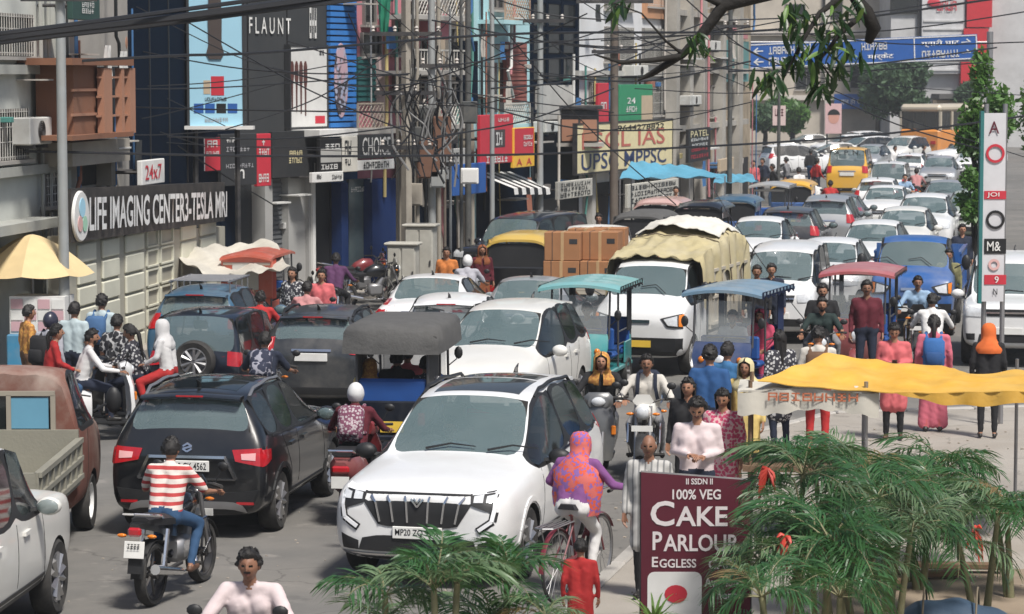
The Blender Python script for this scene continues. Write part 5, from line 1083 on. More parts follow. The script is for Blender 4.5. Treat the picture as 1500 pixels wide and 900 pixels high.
# --- tiled compound wall with the imaging sign
tw_ = F1.root('compound_wall', 'cream compound wall of raised square tiles under the imaging centre sign', 'wall', None, 105); CRW = plain('cream_wall', (.42, .40, .33), dust=.3); CRT = plain('cream_tile', (.64, .63, .52), dust=.2, dustc=(.35, .33, .27))
u0, u1 = F1.uz(100, 400, .8)[0], F1.uz(330, 400, .8)[0]; b = MB(); b.ext([(0, 0), (u1 - u0, 0), (u1 - u0, 1.95), (0, 2.35)], -.8, -.45); o = link('wall_panel', b.mesh('wall_panel'), CRW, tw_); o.location.x = u0 - tw_['u0']
for i, (a_, b_) in enumerate(((112, 138), (148, 172), (182, 208), (214, 230), (234, 252), (264, 285), (292, 314))):
    ua, ub = F1.uz(a_, 400, .8)[0] - tw_['u0'], F1.uz(b_, 400, .8)[0] - tw_['u0']; deep = i in (3, 4)
    for k in range(6):
        z = .06 + k * .36; b = MB()
        if deep:
            for zz in (z + .02, z + .31): b.box(((ua + ub) / 2, -.815, zz), (ub - ua, .05, .03))
            for x in (ua, ub): b.box((x, -.815, z + .165), (.05, .05, .26))
            link('tile_frame', b.mesh('tile_frame'), CRT, tw_)
        else: b.box(((ua + ub) / 2, -.82, z + .16), (ub - ua, .06, .315), bev=.02); link('wall_tile', b.mesh('wall_tile'), CRT, tw_)
def quadtext(t, Q, d, m, root, u0, bold=.02):
    me = textmesh(t, 1, 1, 0, bold).copy(); 
    for v in me.vertices:
        s_, t_ = v.co.x + .5, v.co.z + .5; bl, br, tr_, tl = Q; p = [(bl[i] * (1 - s_) + br[i] * s_) * (1 - t_) + (tl[i] * (1 - s_) + tr_[i] * s_) * t_ for i in (0, 1)]; v.co = (p[0] - u0, -d, p[1])
    return link('lettering', me, m, root)
sg = F1.root('signboard', 'long black LIFE IMAGING CENTER 3-TESLA MRI sign with white capitals on the tiled wall', 'sign', 'shop signs along the street', 104); D = 1.0
Q = [F1.uz(x, y, D) for x, y in ((104, 356), (329, 324), (329, 267), (104, 277))]; b = MB(); b.ext([(q[0] - sg['u0'], q[1]) for q in Q], -D, -D + .22); link('panel', b.mesh('panel'), M('sign_black', (.016, .014, .014), .5, dust=.2), sg)
quadtext('LIFE IMAGING CENTER3-TESLA MRI', [F1.uz(x, y, D) for x, y in ((127, 339), (329, 318), (329, 280), (127, 289))], D + .05, M('letter_white', (.75, .75, .74), .5), sg, sg['u0'])
c = F1.uz(115, 317, D); b = MB(); b.lathe([(.01, -.03), (.40, -.03), (.42, -.01), (.42, .02)], (c[0] - sg['u0'], -D - .03, c[1]), 'Y', 28); lg = link('round_emblem', b.mesh('emblem', 40), WPRINT, sg)
for dx, dz, rr, m in ((.0, .14, .16, CYPRINT), (-.12, -.12, .13, M('print_rose', (.65, .4, .38), .5)), (.13, -.13, .13, M('print_mint', (.35, .6, .45), .5))): b = MB(); b.lathe([(.01, -.006), (rr, -.006), (rr, .004)], (c[0] - sg['u0'] + dx, -D - .068, c[1] + dz), 'Y', 20); link('emblem_petal', b.mesh('petal'), m, lg)
sign(F1, 'small white 24x7 board with red numerals on top of the black sign', (208, 234, 241, 270), WPRINT, [('24x7', (213, 241, 237, 263), RPRINT)], d=.85)
# --- billboard facing the road
FB = Fac(A(271, 300, 55.2), A(358, 300, 55.2))
bb = sign(FB, 'tall pale blue billboard with a dark bottle picture and white ledge', (275, -40, 355, 186), CYPRINT, [('~9', (300, 143, 332, 148), BPRINT), ('~8', (300, 173, 334, 179), M('print_silver', (.4, .4, .42), .5))], d=.0, th=.15, name='billboard', frame=DGREY, prints=[((309, 112, 328, 140), RPRINT, 'red_label'), ((298, 118, 308, 138), M('print_tan', (.5, .4, .28), .5), 'tan_label')] + [((284 + i * 16.5, 152, 298 + i * 16.5, 166), BLPRINT if i != 2 else BPRINT, 'blue_block') for i in range(4)], stand=False)
FB.box(bb, 'ledge', (270, 185, 371, 190), -.1, .25, WPRINT); 
b = MB(); cx = FB.uz(315, 40)[0] - bb['u0']; z1_, z0_ = FB.uz(315, -30)[1], FB.uz(315, 87)[1]; b.loft([[(cx + x * w, -.008, z), (cx - x * w, -.008, z), (cx - x * w, -.03, z), (cx + x * w, -.03, z)] for z, w, x in ((z0_, .12, 1), (z0_ + .12, .18, 1), (z0_ + .3, .13, 1), (z0_ + .9, .14, 1), (z1_, .1, 1))]); link('bottle_picture', b.mesh('bottle'), M('print_brown_dark', (.07, .055, .05), .5), bb)
for t in ((283, 0), (345, 0)): b = MB(); p = FB.uz(t[0], 100)[0] - bb['u0']; b.tube([(p, .25, 0), (p, .25, 7)], .06, 6); link('post', b.mesh('post'), IRON, bb)
# --- grey FLAUNT shop front, louvred blue front, pink house (F2)
B4 = building(F2, 'grey_shop_block', 'dark grey clad shop block with FLAUNT letters and glass doors', 345, 482, 10, plain('slate', (.05, .054, .058), dust=.15, ior=1.15))
F2.text(B4, 'F L A U N T', (365, 26, 426, 50), .03, WPRINT); F2.text(B4, '~3', (453, 12, 464, 56), .03, WPRINT)
for x in (362, 420): F2.box(B4, 'panel_joint', (x, -40, x + 1, 186), 0, .02, BPRINT)
PILL = plain('grey_pillar', (.36, .36, .35), dust=.2)
for x0, x1 in ((388, 399), (422, 462), (452, 460)): F2.box(B4, 'pillar', (x0, 262 if x0 < 420 else 240, x1, 424), 0, .35 if x1 - x0 < 20 else .25, PILL)
F2.box(B4, 'shutter', (399, 262, 424, 424), 0, .06, plain('shutter_grey', (.15, .16, .17)))
for y in range(268, 424, 7): F2.box(B4, 'shutter_slat', (399, y, 424, y + 4), .06, .085, plain('shutter_grey', (.15, .16, .17)))
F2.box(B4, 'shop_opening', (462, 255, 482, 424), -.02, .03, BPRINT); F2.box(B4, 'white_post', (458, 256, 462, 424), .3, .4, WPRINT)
pst = sign(F2, 'white poster with four brown spoons hung on the grey shop block', (425, 68, 479, 187), M('poster_white', (.66, .66, .64), .55, var=.1, dust=.1), [], d=.15, th=.12, frame=DGREY, name='poster')
for i in range(4):
    x = 430 + i * 6.5; q0, q1 = F2.uz(x, 90, .2), F2.uz(x, 128 + 3 * i, .2); b = MB(); ux = q0[0] - pst['u0']; dz = q1[1] - q0[1]
    b.loft([[(ux + w, -.152, z), (ux + w, -.17, z), (ux - w, -.17, z), (ux - w, -.152, z)] for z, w in ((q0[1], .02), (q0[1] + dz * .15, .06), (q0[1] + dz * .6, .065), (q0[1] + dz * .85, .025), (q1[1] - .5, .012))]); link('spoon_picture', b.mesh('spoon'), M('print_cocoa', (.10, .035, .03), .5), pst)
F2.box(pst, 'corner_stamp', (462, 170, 476, 181), .15, .156, RPRINT); F2.text(pst, '~3', (468, 74, 475, 81), .16, BPRINT)
sign(F2, 'half white half red vertical sign under the billboard', (286, 202, 323, 251), RPRINT, [('~2', (303, 206, 319, 216), WPRINT), ('~5', (302, 222, 321, 228), WPRINT), ('~5', (287, 218, 299, 228), BPRINT, .02)], d=.9, prints=[((286, 202, 300, 251), WPRINT, 'white_half')])
sign(F2, 'charcoal sign with grey script between two red signs', (324, 196, 376, 272), DGREY, [('~3', (331, 202, 346, 209), WPRINT), ('~7', (331, 215, 366, 222), M('print_silver', (.4, .4, .42), .5)), ('~9', (331, 240, 372, 246), M('print_silver', (.4, .4, .42), .5)), ('m', (344, 248, 358, 262), WPRINT)], d=.8)
sign(F2, 'narrow red sign with white figures beside the charcoal sign', (377, 196, 397, 273), RPRINT, [('~1', (383, 203, 389, 213), WPRINT), ('~4', (379, 218, 395, 228), WPRINT), ('~4', (379, 255, 394, 267), WPRINT)], d=.75)
sign(F2, 'dark fascia with two small cream words over the grey pillars', (399, 192, 460, 260), plain('fascia', (.02, .022, .025), dust=.15), [('~4', (424, 221, 443, 228), CREAM), ('~5', (423, 231, 443, 239), CREAM)], d=.5)
B5 = building(F2, 'louvred_building', 'bright blue louvred facade with an oval pale emblem', 482, 524, 9.8, plain('louvre_back', (.02, .09, .25)))
LOUV = plain('louvre_blue', (.03, .19, .55), dust=.15)
for y in range(-36, 190, 9): F2.box(B5, 'louvre_slat', (484, y, 522, y + 6.5), .02, .12, LOUV)
qc = F2.uz(503, 118, .2); ov = None; b = MB(); b.add([(qc[0] - B5['u0'] + .28 * math.cos(a) * (1 if True else 0), -.14, qc[1] + .85 * math.sin(a)) for a in np.linspace(0, 2 * math.pi, 25)[:-1]] , [tuple(range(24))]); b.lathe([(.01, 0)] * 2, (0, 0, -50), 'Y', 3)
b = MB(); b.ext([(qc[0] - B5['u0'] + .28 * math.cos(a), qc[1] + .85 * math.sin(a)) for a in np.linspace(0, 2 * math.pi, 25)[:-1]], -.125, -.15); link('oval_emblem', b.mesh('oval'), printed('mosaic_print', (.35, .38, .5), (.05, .04, .05), 9, (.5, .35, .4)), B5)
F2.box(B5, 'canopy', (468, 190, 524, 200), 0, .9, WPRINT)
B6 = building(F2, 'pink_house', 'pink plastered house with teal shutter and lattice balcony', 524, 600, 9.4, plain('pink', (.55, .21, .25), dust=.3))
TEALS = plain('teal_shutter', (.012, .10, .10), dust=.15)
window(F2, B6, (527, 48, 556, 82), n=1, sill=True); F2.box(B6, 'shutter', (524, 84, 553, 148), .02, .1, TEALS)
for y in range(88, 148, 8): F2.box(B6, 'shutter_slat', (525, y, 552, y + 4.5), .1, .125, TEALS)
lattice(F2, B6, (524, 152, 561, 188), .4, M('lattice_tan', (.35, .3, .24), .7)); F2.box(B6, 'balcony_slab', (522, 188, 600, 196), 0, .8, plain('sill', (.42, .4, .37))); F2.box(B6, 'pilaster', (555, 84, 568, 188), 0, .2, plain('pink_pale', (.5, .38, .37)))
window(F2, B6, (530, -30, 548, 36), n=1); window(F2, B6, (574, 20, 592, 80), n=1, bars=True); window(F2, B6, (574, 110, 592, 160), n=1, bars=True)
gt = thing('tarpaulin', 'green tarpaulin hanging from the pink house', 'tarpaulin', A(563, 20, 63.2)); b = MB(); b.grid(lambda u, v: ((u - .5) * .35 * (1 - .5 * v), -.1 + .05 * math.sin(u * 12 + v * 4), .55 - v * 1.0), 8, 8); link('cloth_sheet', b.mesh('sheet', 60), M('tarp_green', (.02, .22, .13), .7), gt)
sign(F2, 'CHOICE shop sign with tall white capitals on charcoal', (526, 197, 577, 232), DGREY, [('CHOICE', (531, 201, 572, 228), WPRINT)], d=.95)
sign(F2, 'white strip sign with italic black writing under CHOICE', (524, 234, 578, 249), WPRINT, [('~9', (532, 237, 570, 246), BPRINT)], d=.93)
sign(F2, 'white and black name boards left of CHOICE', (469, 203, 501, 252), BPRINT, [('~3', (476, 211, 498, 219), WPRINT), ('~4', (470, 241, 495, 248), WPRINT)], d=.95, prints=[((470, 218, 500, 238), M('print_grey', (.4, .4, .38), .5), 'grey_strip')])
sign(F2, 'cream board with grey emblem between name boards and CHOICE', (502, 200, 524, 252), M('print_ivory', (.62, .6, .54), .6), [('~2', (505, 206, 515, 226), DGREY), ('~2', (505, 233, 514, 242), DGREY)], d=.94)
sign(F2, 'long white strip sign with black logo above the blue shop', (458, 252, 503, 267), WPRINT, [('~2', (464, 256, 471, 262), BPRINT), ('~4', (486, 256, 501, 262), BPRINT)], d=1.0)
BLW = plain('shop_blue', (.006, .03, .13), dust=.15, dustc=(.02, .03, .05))
for r_ in ((500, 268, 510, 425), (545, 262, 582, 420)): F2.box(B6 if r_[0] > 520 else B5, 'blue_panel', r_, 0, .3, BLW)
f = F2.box(B6, 'shop_window', (511, 262, 543, 418), 0, .06, M('shop_glass', (.10, .14, .15), .1, ior=1.6, dust=.3, dustc=(.2, .22, .22))); F2.text(B6, '~7', (514, 274, 535, 281), .075, WPRINT, f)
F2.box(B6, 'white_frame', (540, 262, 544, 300), .06, .1, WPRINT); F2.box(B5, 'shop_opening', (483, 268, 500, 420), 0, .03, BPRINT)
# --- old balconies and the pale cyan house (F3)
B7 = building(F3, 'old_balcony_house', 'weathered beige house with stacked balconies behind the utility poles', 600, 694, 10.5, plain('old_beige', (.46, .38, .29), dust=.4))
for y in (-20, 60, 140): F3.box(B7, 'balcony_slab', (606, y + 44, 690, y + 50), 0, .9, plain('sill', (.42, .4, .37))); lattice(F3, B7, (608, y + 14, 688, y + 44), .85, GRILL, 'balcony_rail', .2, diag=(y != 60)); window(F3, B7, (612, y - 20, 634, y + 40), n=1); window(F3, B7, (652, y - 20, 676, y + 40), n=2)
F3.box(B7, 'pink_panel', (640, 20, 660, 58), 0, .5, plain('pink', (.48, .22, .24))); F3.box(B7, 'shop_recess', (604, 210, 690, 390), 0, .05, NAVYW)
for x in (603, 646, 688): F3.box(B7, 'pillar', (x, 190, x + 7, 390), 0, .4, plain('old_beige2', (.42, .38, .31)))
B8 = building(F3, 'cyan_house', 'pale cyan house with dark vertical windows and lattice balcony', 694, 778, 10.8, plain('cyan', (.42, .66, .70), dust=.2))
for x in (712, 722, 732): F3.box(B8, 'tall_window', (x, 92, x + 7, 165), 0, .03, PANE)
F3.box(B8, 'dark_bay', (684, 60, 700, 170), 0, .3, NAVYW); window(F3, B8, (716, -20, 736, 14), n=2); F3.box(B8, 'brick_panel', (742, 62, 772, 150), 0, .12, plain('brick_red', (.25, .07, .06)))
for y in range(66, 150, 6): F3.box(B8, 'brick_course', (742.5, y, 771.5, y + 4), .12, .135, plain('brick_red2', (.3, .10, .08)))
lattice(F3, B8, (740, -8, 776, 30), .6, M('lattice_terracotta', (.42, .28, .2), .7)); lattice(F3, B8, (740, 152, 776, 182), .6, GRILL); F3.box(B8, 'balcony_slab', (738, 30, 778, 36), 0, .7, plain('cyan', (.42, .58, .6))); F3.box(B8, 'balcony_slab', (738, 182, 778, 188), 0, .7, plain('cyan', (.42, .58, .6)))
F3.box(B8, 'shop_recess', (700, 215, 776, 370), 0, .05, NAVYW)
sign(F3, 'crimson shop sign with white strip and lettering by the grey lamp pole', (704, 168, 752, 240), RPRINT, [('~2', (726, 194, 736, 213), WPRINT, .02), ('~6', (712, 228, 744, 238), WPRINT), ('~4', (730, 173, 746, 178), WPRINT)], d=.9, prints=[((722, 190, 740, 216), M('print_charcoal', (.05, .04, .04), .5), 'dark_block')])
sign(F3, 'red and yellow menu sign hanging at the corner', (753, 187, 783, 245), YPRINT, [('~4', (767, 198, 780, 204), WPRINT, .02), ('~5', (767, 208, 780, 214), WPRINT, .02), ('A  A', (757, 232, 779, 242), RPRINT)], d=.95, prints=[((754, 188, 782, 227), RPRINT, 'red_half')])
sign(F3, 'grey board with vertical names behind the pole cluster', (652, 218, 682, 262), M('print_grey', (.4, .4, .38), .5), [('~4', (655, 224, 679, 233), BPRINT), ('~4', (655, 238, 679, 247), BPRINT)], d=.9)
sign(F3, 'dark blue shop sign with a round white symbol', (664, 240, 712, 285), BLPRINT, [('O', (674, 250, 690, 274), WPRINT), ('~2', (678, 257, 686, 266), WPRINT)], d=.95)
aw = F3.root('awning', 'striped white and black awning above the blue shop', 'awning', None, 708)
for i in range(9):
    u0, u1, z0, z1 = F3.rect(709 + i * 6, 252, 715 + i * 6, 280, .5); b = MB(); x0, x1 = u0 - aw['u0'], u1 - aw['u0']; b.add([(x0, -.2, z1), (x1, -.2, z1), (x1, -1.3, z0 + .08), (x0, -1.3, z0 + .08), (x1, -1.32, z0 - .08), (x0, -1.32, z0 - .08)], [(0, 3, 2, 1), (3, 5, 4, 2)]); link('awning_stripe', b.mesh('stripe'), WPRINT if i % 2 == 0 else BPRINT, aw)
# --- navy glass tower, white coaching building (F4)
B9 = building(F4, 'glass_tower', 'dark navy glazed building between cyan house and white coaching building', 778, 848, 12, plain('navy_glass', (.004, .008, .014), rough=.5, dust=.2, dustc=(.015, .016, .018), ior=1.2))
for y in range(-40, 200, 40): F4.box(B9, 'spandrel', (780, y, 846, y + 6), 0, .05, NAVYW)
for x in (780, 802, 824, 845): F4.box(B9, 'mullion', (x, -70, x + 1.6, 200), 0, .08, NAVYW)
for y in (-34, 6, 46, 86):
    for x in (782, 804, 826): F4.box(B9, 'pane', (x, y + 1, x + 19, y + 32), .0, .03, PANE)
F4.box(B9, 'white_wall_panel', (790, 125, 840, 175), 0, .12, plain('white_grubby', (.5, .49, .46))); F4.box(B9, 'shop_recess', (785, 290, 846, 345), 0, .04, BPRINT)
sign(F4, 'hoarding of many small pale notices left of the coaching board', (818, 264, 868, 290), M('notice_print', (.5, .49, .44), .6), [('~9', (821, 267, 865, 272), DGREY), ('~8', (821, 274, 862, 279), DGREY), ('~9', (821, 281, 865, 287), DGREY)], d=.8)
B10 = building(F4, 'white_coaching_building', 'white plastered coaching building with square windows behind bare branches', 848, 988, 12, plain('white_plaster', (.68, .69, .70), dust=.25))
for rc in ((885, 40, 925, 90), (940, 42, 975, 92), (885, -30, 925, 14), (945, -30, 975, 10), (952, 118, 985, 168), (862, 120, 890, 160)): window(F4, B10, rc, n=2, bars=True)
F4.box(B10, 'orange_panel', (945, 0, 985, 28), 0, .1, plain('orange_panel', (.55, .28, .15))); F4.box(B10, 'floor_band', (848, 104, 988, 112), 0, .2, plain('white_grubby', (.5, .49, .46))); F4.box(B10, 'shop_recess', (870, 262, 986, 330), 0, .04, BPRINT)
for x in (868, 925, 980): F4.box(B10, 'pillar', (x, 255, x + 5, 330), 0, .3, plain('white_grubby', (.5, .49, .46)))
sign(F4, 'large cream IGCL IAS UPSC MPPSC coaching hoarding with red and navy capitals', (845, 179, 985, 248), CREAM, [('9644278822', (905, 182, 973, 190), BPRINT), ('IGCL IAS', (853, 191, 974, 215), M('print_brick', (.5, .13, .1), .5)), ('UPSC MPPSC', (852, 221, 976, 244), M('print_navy', (.02, .04, .12), .5))], d=.7, name='hoarding', frame=IRON)
gs = sign(F4, 'green school board shaped like a scroll above the coaching hoarding', (908, 124, 956, 178), GRPRINT, [('24', (919, 143, 931, 152), WPRINT), ('~4', (917, 156, 934, 164), WPRINT)], d=.6, prints=[((940, 140, 956, 176), M('print_tan', (.5, .4, .28), .5), 'tan_page')])
sign(F4, 'red narrow board beside the green scroll board', (877, 122, 892, 180), RPRINT, [('~2', (880, 150, 889, 160), WPRINT)], d=.6)
sign(F4, 'low white hoarding of small notices under the blue stall roof', (920, 266, 994, 300), M('notice_print', (.5, .49, .44), .6), [('~12', (924, 269, 990, 275), DGREY), ('~14', (924, 278, 990, 284), DGREY), ('~12', (924, 287, 990, 294), DGREY)], d=1.2)
rb = thing('cabin', 'dark roofed wooden cabin with terracotta doors on an upper ledge', 'cabin', A(848, 190, 76.5)); b = MB(); b.box((0, 0, .1), (1.1, .6, .9), bev=.02); link('body', b.mesh('body'), IRON, rb)
for x in (-.26, .26): b = MB(); b.box((x, -.31, -.02), (.46, .03, .6), bev=.01); link('door', b.mesh('door'), TERL, rb)
b = MB(); b.box((0, -.05, .62), (1.3, .85, .12), bev=.02); link('roof', b.mesh('roof'), IRON, rb); b = MB(); b.box((0, .3, -.42), (1.4, 1.2, .1)); link('ledge', b.mesh('ledge'), plain('sill', (.42, .4, .37)), rb)
B11 = building(F5, 'grimy_flats', 'grimy beige flats with stained piers at the street corner', 988, 1098, 13, plain('grime', (.40, .33, .24), dust=.85, dustc=(.07, .062, .05)))
for x in (992, 1012, 1032, 1060, 1085): F5.box(B11, 'pier', (x, -60, x + 5, 300), 0, .35, plain('grime2', (.42, .40, .36), dust=.7))
for y in (20, 100, 180): F5.box(B11, 'floor_band', (988, y, 1097, y + 8), 0, .25, plain('grime2', (.33, .31, .28))); [window(F5, B11, (x, y - 55, x + 16, y - 10), n=1) for x in (997, 1017, 1040, 1066)]
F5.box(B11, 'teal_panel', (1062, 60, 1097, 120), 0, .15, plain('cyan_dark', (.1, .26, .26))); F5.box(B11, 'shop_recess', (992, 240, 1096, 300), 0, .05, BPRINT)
sign(F5, 'dark PATEL board with white and red lines', (1009, 188, 1041, 236), BPRINT, [('PATEL', (1012, 191, 1038, 200), CREAM), ('~7', (1012, 202, 1038, 206), WPRINT), ('~6', (1013, 210, 1037, 214), WPRINT), ('~6', (1013, 217, 1037, 221), RPRINT), ('~7', (1012, 226, 1038, 231), RPRINT)], d=.8)
sign(F5, 'tan blank board near the corner of the grimy flats', (1055, 232, 1075, 250), M('print_tan', (.5, .4, .28), .5), [], d=.6)
# --- buildings beyond the crossing
FC = Fac(Vector((13, 196, 0)), Vector((27.5, 196, 0))); FD = Fac(Vector((27.6, 190, 0)), Vector((46, 190, 0))); FE = Fac(Vector((-6, 205, 0)), Vector((13, 205, 0)))
B12 = building(FC, 'cream_block', 'cream block with white framed windows beyond the crossing', 1020, 1302, 15, plain('cream_far', (.50, .45, .38), dust=.3))
for rc in ((1150, -70, 1180, -25), (1245, -70, 1280, -25), (1150, 6, 1180, 30), (1245, 96, 1280, 130), (1165, 98, 1198, 132), (1205, -20, 1235, 30)): window(FC, B12, rc, n=2)
FC.box(B12, 'floor_band', (1090, 44, 1300, 52), 0, .5, plain('cream_band', (.56, .52, .47))); FC.box(B12, 'floor_band', (1090, 140, 1300, 147), 0, .5, plain('cream_band', (.56, .52, .47))); FC.box(B12, 'column', (1210, -60, 1217, 200), 0, .5, plain('cream_band', (.56, .52, .47)))
sign(FC, 'blue board with white Devanagari letters beyond the crossing', (1222, 138, 1268, 160), BLPRINT, [('एल ही सी', (1232, 144, 1264, 154), WPRINT)], d=1.0)
B13 = building(FD, 'mall_building', 'pale mall building with grey screen band and tall red pylon face', 1302, 1560, 15, plain('mall', (.52, .52, .52), dust=.25))
FD.box(B13, 'glass_band', (1305, -60, 1348, 20), 0, .2, PANE); FD.box(B13, 'screen_panel', (1352, -80, 1415, 108), 0, .6, plain('mall_screen', (.62, .62, .63))); FD.box(B13, 'mullion', (1346, -60, 1350, 55), 0, .3, IRON)
for y in range(30, 106, 12): FD.box(B13, 'screen_slat', (1353, y, 1412, y + 2.2), .6, .68, plain('mall', (.52, .52, .52)))
for a_, b_, y0, y1 in ((1418, 1455, -90, 40), (1412, 1448, 42, 80), (1408, 1436, 84, 126)): FD.box(B13, 'red_panel', (a_, y0, b_, y1), 0, .9, M('cladding_red', (.5, .02, .03), .5))
FD.box(B13, 'canopy', (1376, 138, 1430, 145), 0, 3.5, plain('mall_dark', (.1, .1, .1))); F_ = FD.box(B13, 'blue_kiosk_front', (1400, 147, 1426, 168), .5, 2.5, CYPRINT); FD.box(B13, 'beige_front', (1372, 147, 1398, 170), .5, 2.2, plain('beige_front', (.55, .42, .28)))
b = MB(); q = FD.uz(1368, 4, .7); b.sph((q[0] - B13['u0'], -.7, q[1]), (.45, .06, .3), 12, 7); link('red_logo', b.mesh('logo', 60), RPRINT, B13); FD.text(B13, '~4', (1372, 2, 1402, 16), .7, RPRINT)
building(FE, 'far_grey_block', 'plain grey block at the end of the side street', 640, 1000, 16, plain('far_grey', (.4, .4, .39)))
# --- weathered clutter on the fronts
rk = random.Random(21)
CLM = [plain('clutter_%d' % i, c_, dust=.3) for i, c_ in enumerate(((.6, .6, .58), (.30, .12, .08), (.05, .16, .36), (.55, .45, .2), (.08, .25, .22), (.45, .42, .38), (.5, .2, .22), (.02, .025, .03)))]
def clutter(F, B, x0, x1, y0, y1, n, dmax=.35):
    for i in range(n):
        x, y = rk.uniform(x0, x1), rk.uniform(y0, y1); m = rk.choice(CLM); k = rk.random()
        if k < .35:
            u, z = F.uz(x, y); b = MB(); l_ = rk.uniform(.8, 3.0); uu = u - B['u0']; d = rk.uniform(.06, dmax); b.tube([(uu, -d, z + l_), (uu, -d, z - l_ * .3), (uu + rk.uniform(-.3, .3), -d, z - l_ * .4), (uu + rk.uniform(-.3, .3), -d, z - l_)], rk.uniform(.015, .045), 6); link('drain_pipe', b.mesh('pipe', 60), m, B)
        elif k < .55: F.box(B, 'meter_box', (x, y, x + rk.uniform(4, 8), y + rk.uniform(5, 9)), .02, rk.uniform(.12, .3), m, bev=.01)
        elif k < .75: F.box(B, 'sun_shade', (x, y, x + rk.uniform(12, 24), y + 2.2), 0, rk.uniform(.4, .7), CLM[rk.choice((0, 5, 5))])
        elif k < .9:
            u, z = F.uz(x, y); uu = u - B['u0']; w_ = rk.uniform(.25, .5); h_ = rk.uniform(.4, .9); b = MB(); b.grid(lambda a, v: (uu + w_ * (a - .5), -.45 + .03 * math.sin(a * 14 + v * 3), z - h_ * v), 8, 3); link('hanging_cloth', b.mesh('cloth', 60), m, B)
        else: F.box(B, 'vent_grill', (x, y, x + 7, y + 7), .02, .1, FRAME)
clutter(F1, B1, 0, 95, 20, 240, 12); clutter(F1, B2, 110, 185, 0, 90, 5); clutter(F1, B2, 110, 185, 205, 260, 8, .6); clutter(F2, B6, 526, 598, -10, 185, 12); clutter(F2, B4, 400, 480, 250, 330, 3); clutter(F3, B7, 604, 690, -10, 300, 30, .9); clutter(F3, B8, 698, 776, 10, 350, 16); clutter(F4, B9, 782, 846, 90, 320, 14); clutter(F4, B10, 850, 985, -10, 320, 22); clutter(F5, B11, 990, 1095, -10, 290, 30, .6)
for F, rc, lb in ((F3, (612, 96, 630, 112), 'air conditioner box on the old balcony house, upper one'), (F3, (660, 170, 680, 186), 'air conditioner box on the old balcony house, lower one'), (F4, (930, 96, 950, 112), 'air conditioner box under a square window of the coaching building'), (F4, (800, 178, 818, 194), 'air conditioner box on the navy glazed building'), (F5, (1040, 60, 1056, 74), 'air conditioner box on the upper grimy flats'), (F5, (1012, 140, 1028, 154), 'air conditioner box low on the grimy flats')): ac_unit(F, lb, rc, .5)
# --- overhead direction sign
gr = thing('gantry_sign', 'long blue overhead direction sign with white Devanagari place names and arrows', 'road sign', A(1263, 76, 137)); W_, H_ = 11.5, 1.25
b = MB(); b.box((0, 0, 0), (W_, .12, H_), Rm=Matrix.Rotation(R(-2.5), 3, 'Y')); link('panel', b.mesh('panel'), M('sign_blue', (.012, .09, .34), .45), gr)
b = MB(); 
for sz in (-1, 1): b.box((0, -.07, 0), (W_, .02, .05), Rm=Matrix.Rotation(R(-2.5), 3, 'Y')); 
b = MB(); Rm = Matrix.Rotation(R(-2.5), 3, 'Y')
for c_, s_ in (((0, 0, H_ / 2 - .05), (W_ - .06, .02, .05)), ((0, 0, -H_ / 2 + .05), (W_ - .06, .02, .05)), ((-W_ / 2 + .05, 0, 0), (.05, .02, H_ - .1)), ((W_ / 2 - .05, 0, 0), (.05, .02, H_ - .1)), ((-2.6, 0, 0), (.05, .02, H_ - .1)), ((2.6, 0, 0), (.05, .02, H_ - .1))): b.box(Rm @ Vector(c_) + Vector((0, -.075, 0)), s_, Rm=Rm)
link('border', b.mesh('border'), WPRINT, gr)
for t, x, z, w_ in (('←', -5.2, .25, .5), ('←', -5.2, -.28, .5), ('~9', -3.7, .25, 2.0), ('~7', -3.9, -.28, 1.6), ('~6', .6, .25, 1.3), ('मार्केट', .9, -.28, 1.3), ('ग्वारी घाट', 3.9, .25, 1.9), ('→', 5.2, .25, .5), ('~8', 3.9, -.28, 1.9), ('→', 5.2, -.28, .5)):
    link('lettering', textmesh(t, w_, .36, .0, .01), WPRINT, gr, loc=Rm @ Vector((x, 0, z)) + Vector((0, -.09, 0))).rotation_euler = (0, R(-2.5), 0)
for x in (-6.4, 6.4): b = MB(); z = gr.location.z; b.tube([(x, .15, -z), (x, .15, 1.0)], .16, 10); link('post', b.mesh('post', 60), STEEL, gr)
for zz in (-.45, .45): b = MB(); b.tube([(-6.4, .15, zz), (6.4, .15, zz)], .07, 6); link('cross_beam', b.mesh('beam', 60), STEEL, gr)

# ---------------------------------------------------------------- poles, cabinets and cables
CONCP = M('pole_concrete', (.34, .31, .26), .9, var=.25, scale=4, bump=.3, dust=.4, dustc=(.15, .13, .11)); STEELP = M('pole_steel', (.36, .38, .38), .5, .3, dust=.4); DARKP = M('pole_dark', (.06, .065, .065), .6, dust=.3); CABLE = M('cable_black', (.012, .013, .016), .55)
def pole(label, px, s, w_px, m, top=9.5, arms=(), lamp=False, sq=False):
    p = GS(px, s); r = w_px / s / 2; t = thing('utility_pole', label, 'pole', (p.x, p.y, 0), 0, 'poles along the street')
    b = MB(); b.tube([(0, 0, 0), (0, 0, 3), (0, 0, top)], [r * 1.15, r, r * .85], 4 if sq else 12); link('shaft', b.mesh('shaft', 40), m, t)
    for z, L in arms:
        b = MB(); b.box((0, -r - .04, z), (L, .07, .09)); a = link('crossarm', b.mesh('crossarm'), IRON, t)
        for x in np.linspace(-L / 2 + .08, L / 2 - .08, 4): b = MB(); b.lathe([(.02, 0), (.045, .02), (.03, .06), (.05, .09), (.02, .13)], (x, -r - .04, z + .045), 'Z', 8); link('insulator', b.mesh('insulator', 50), M('porcelain', (.5, .46, .42), .3), a)
    return t
pole('pale steel pole in front of the imaging sign\'s left end', 96, 92, 15, STEELP, arms=((6.2, 1.2),))
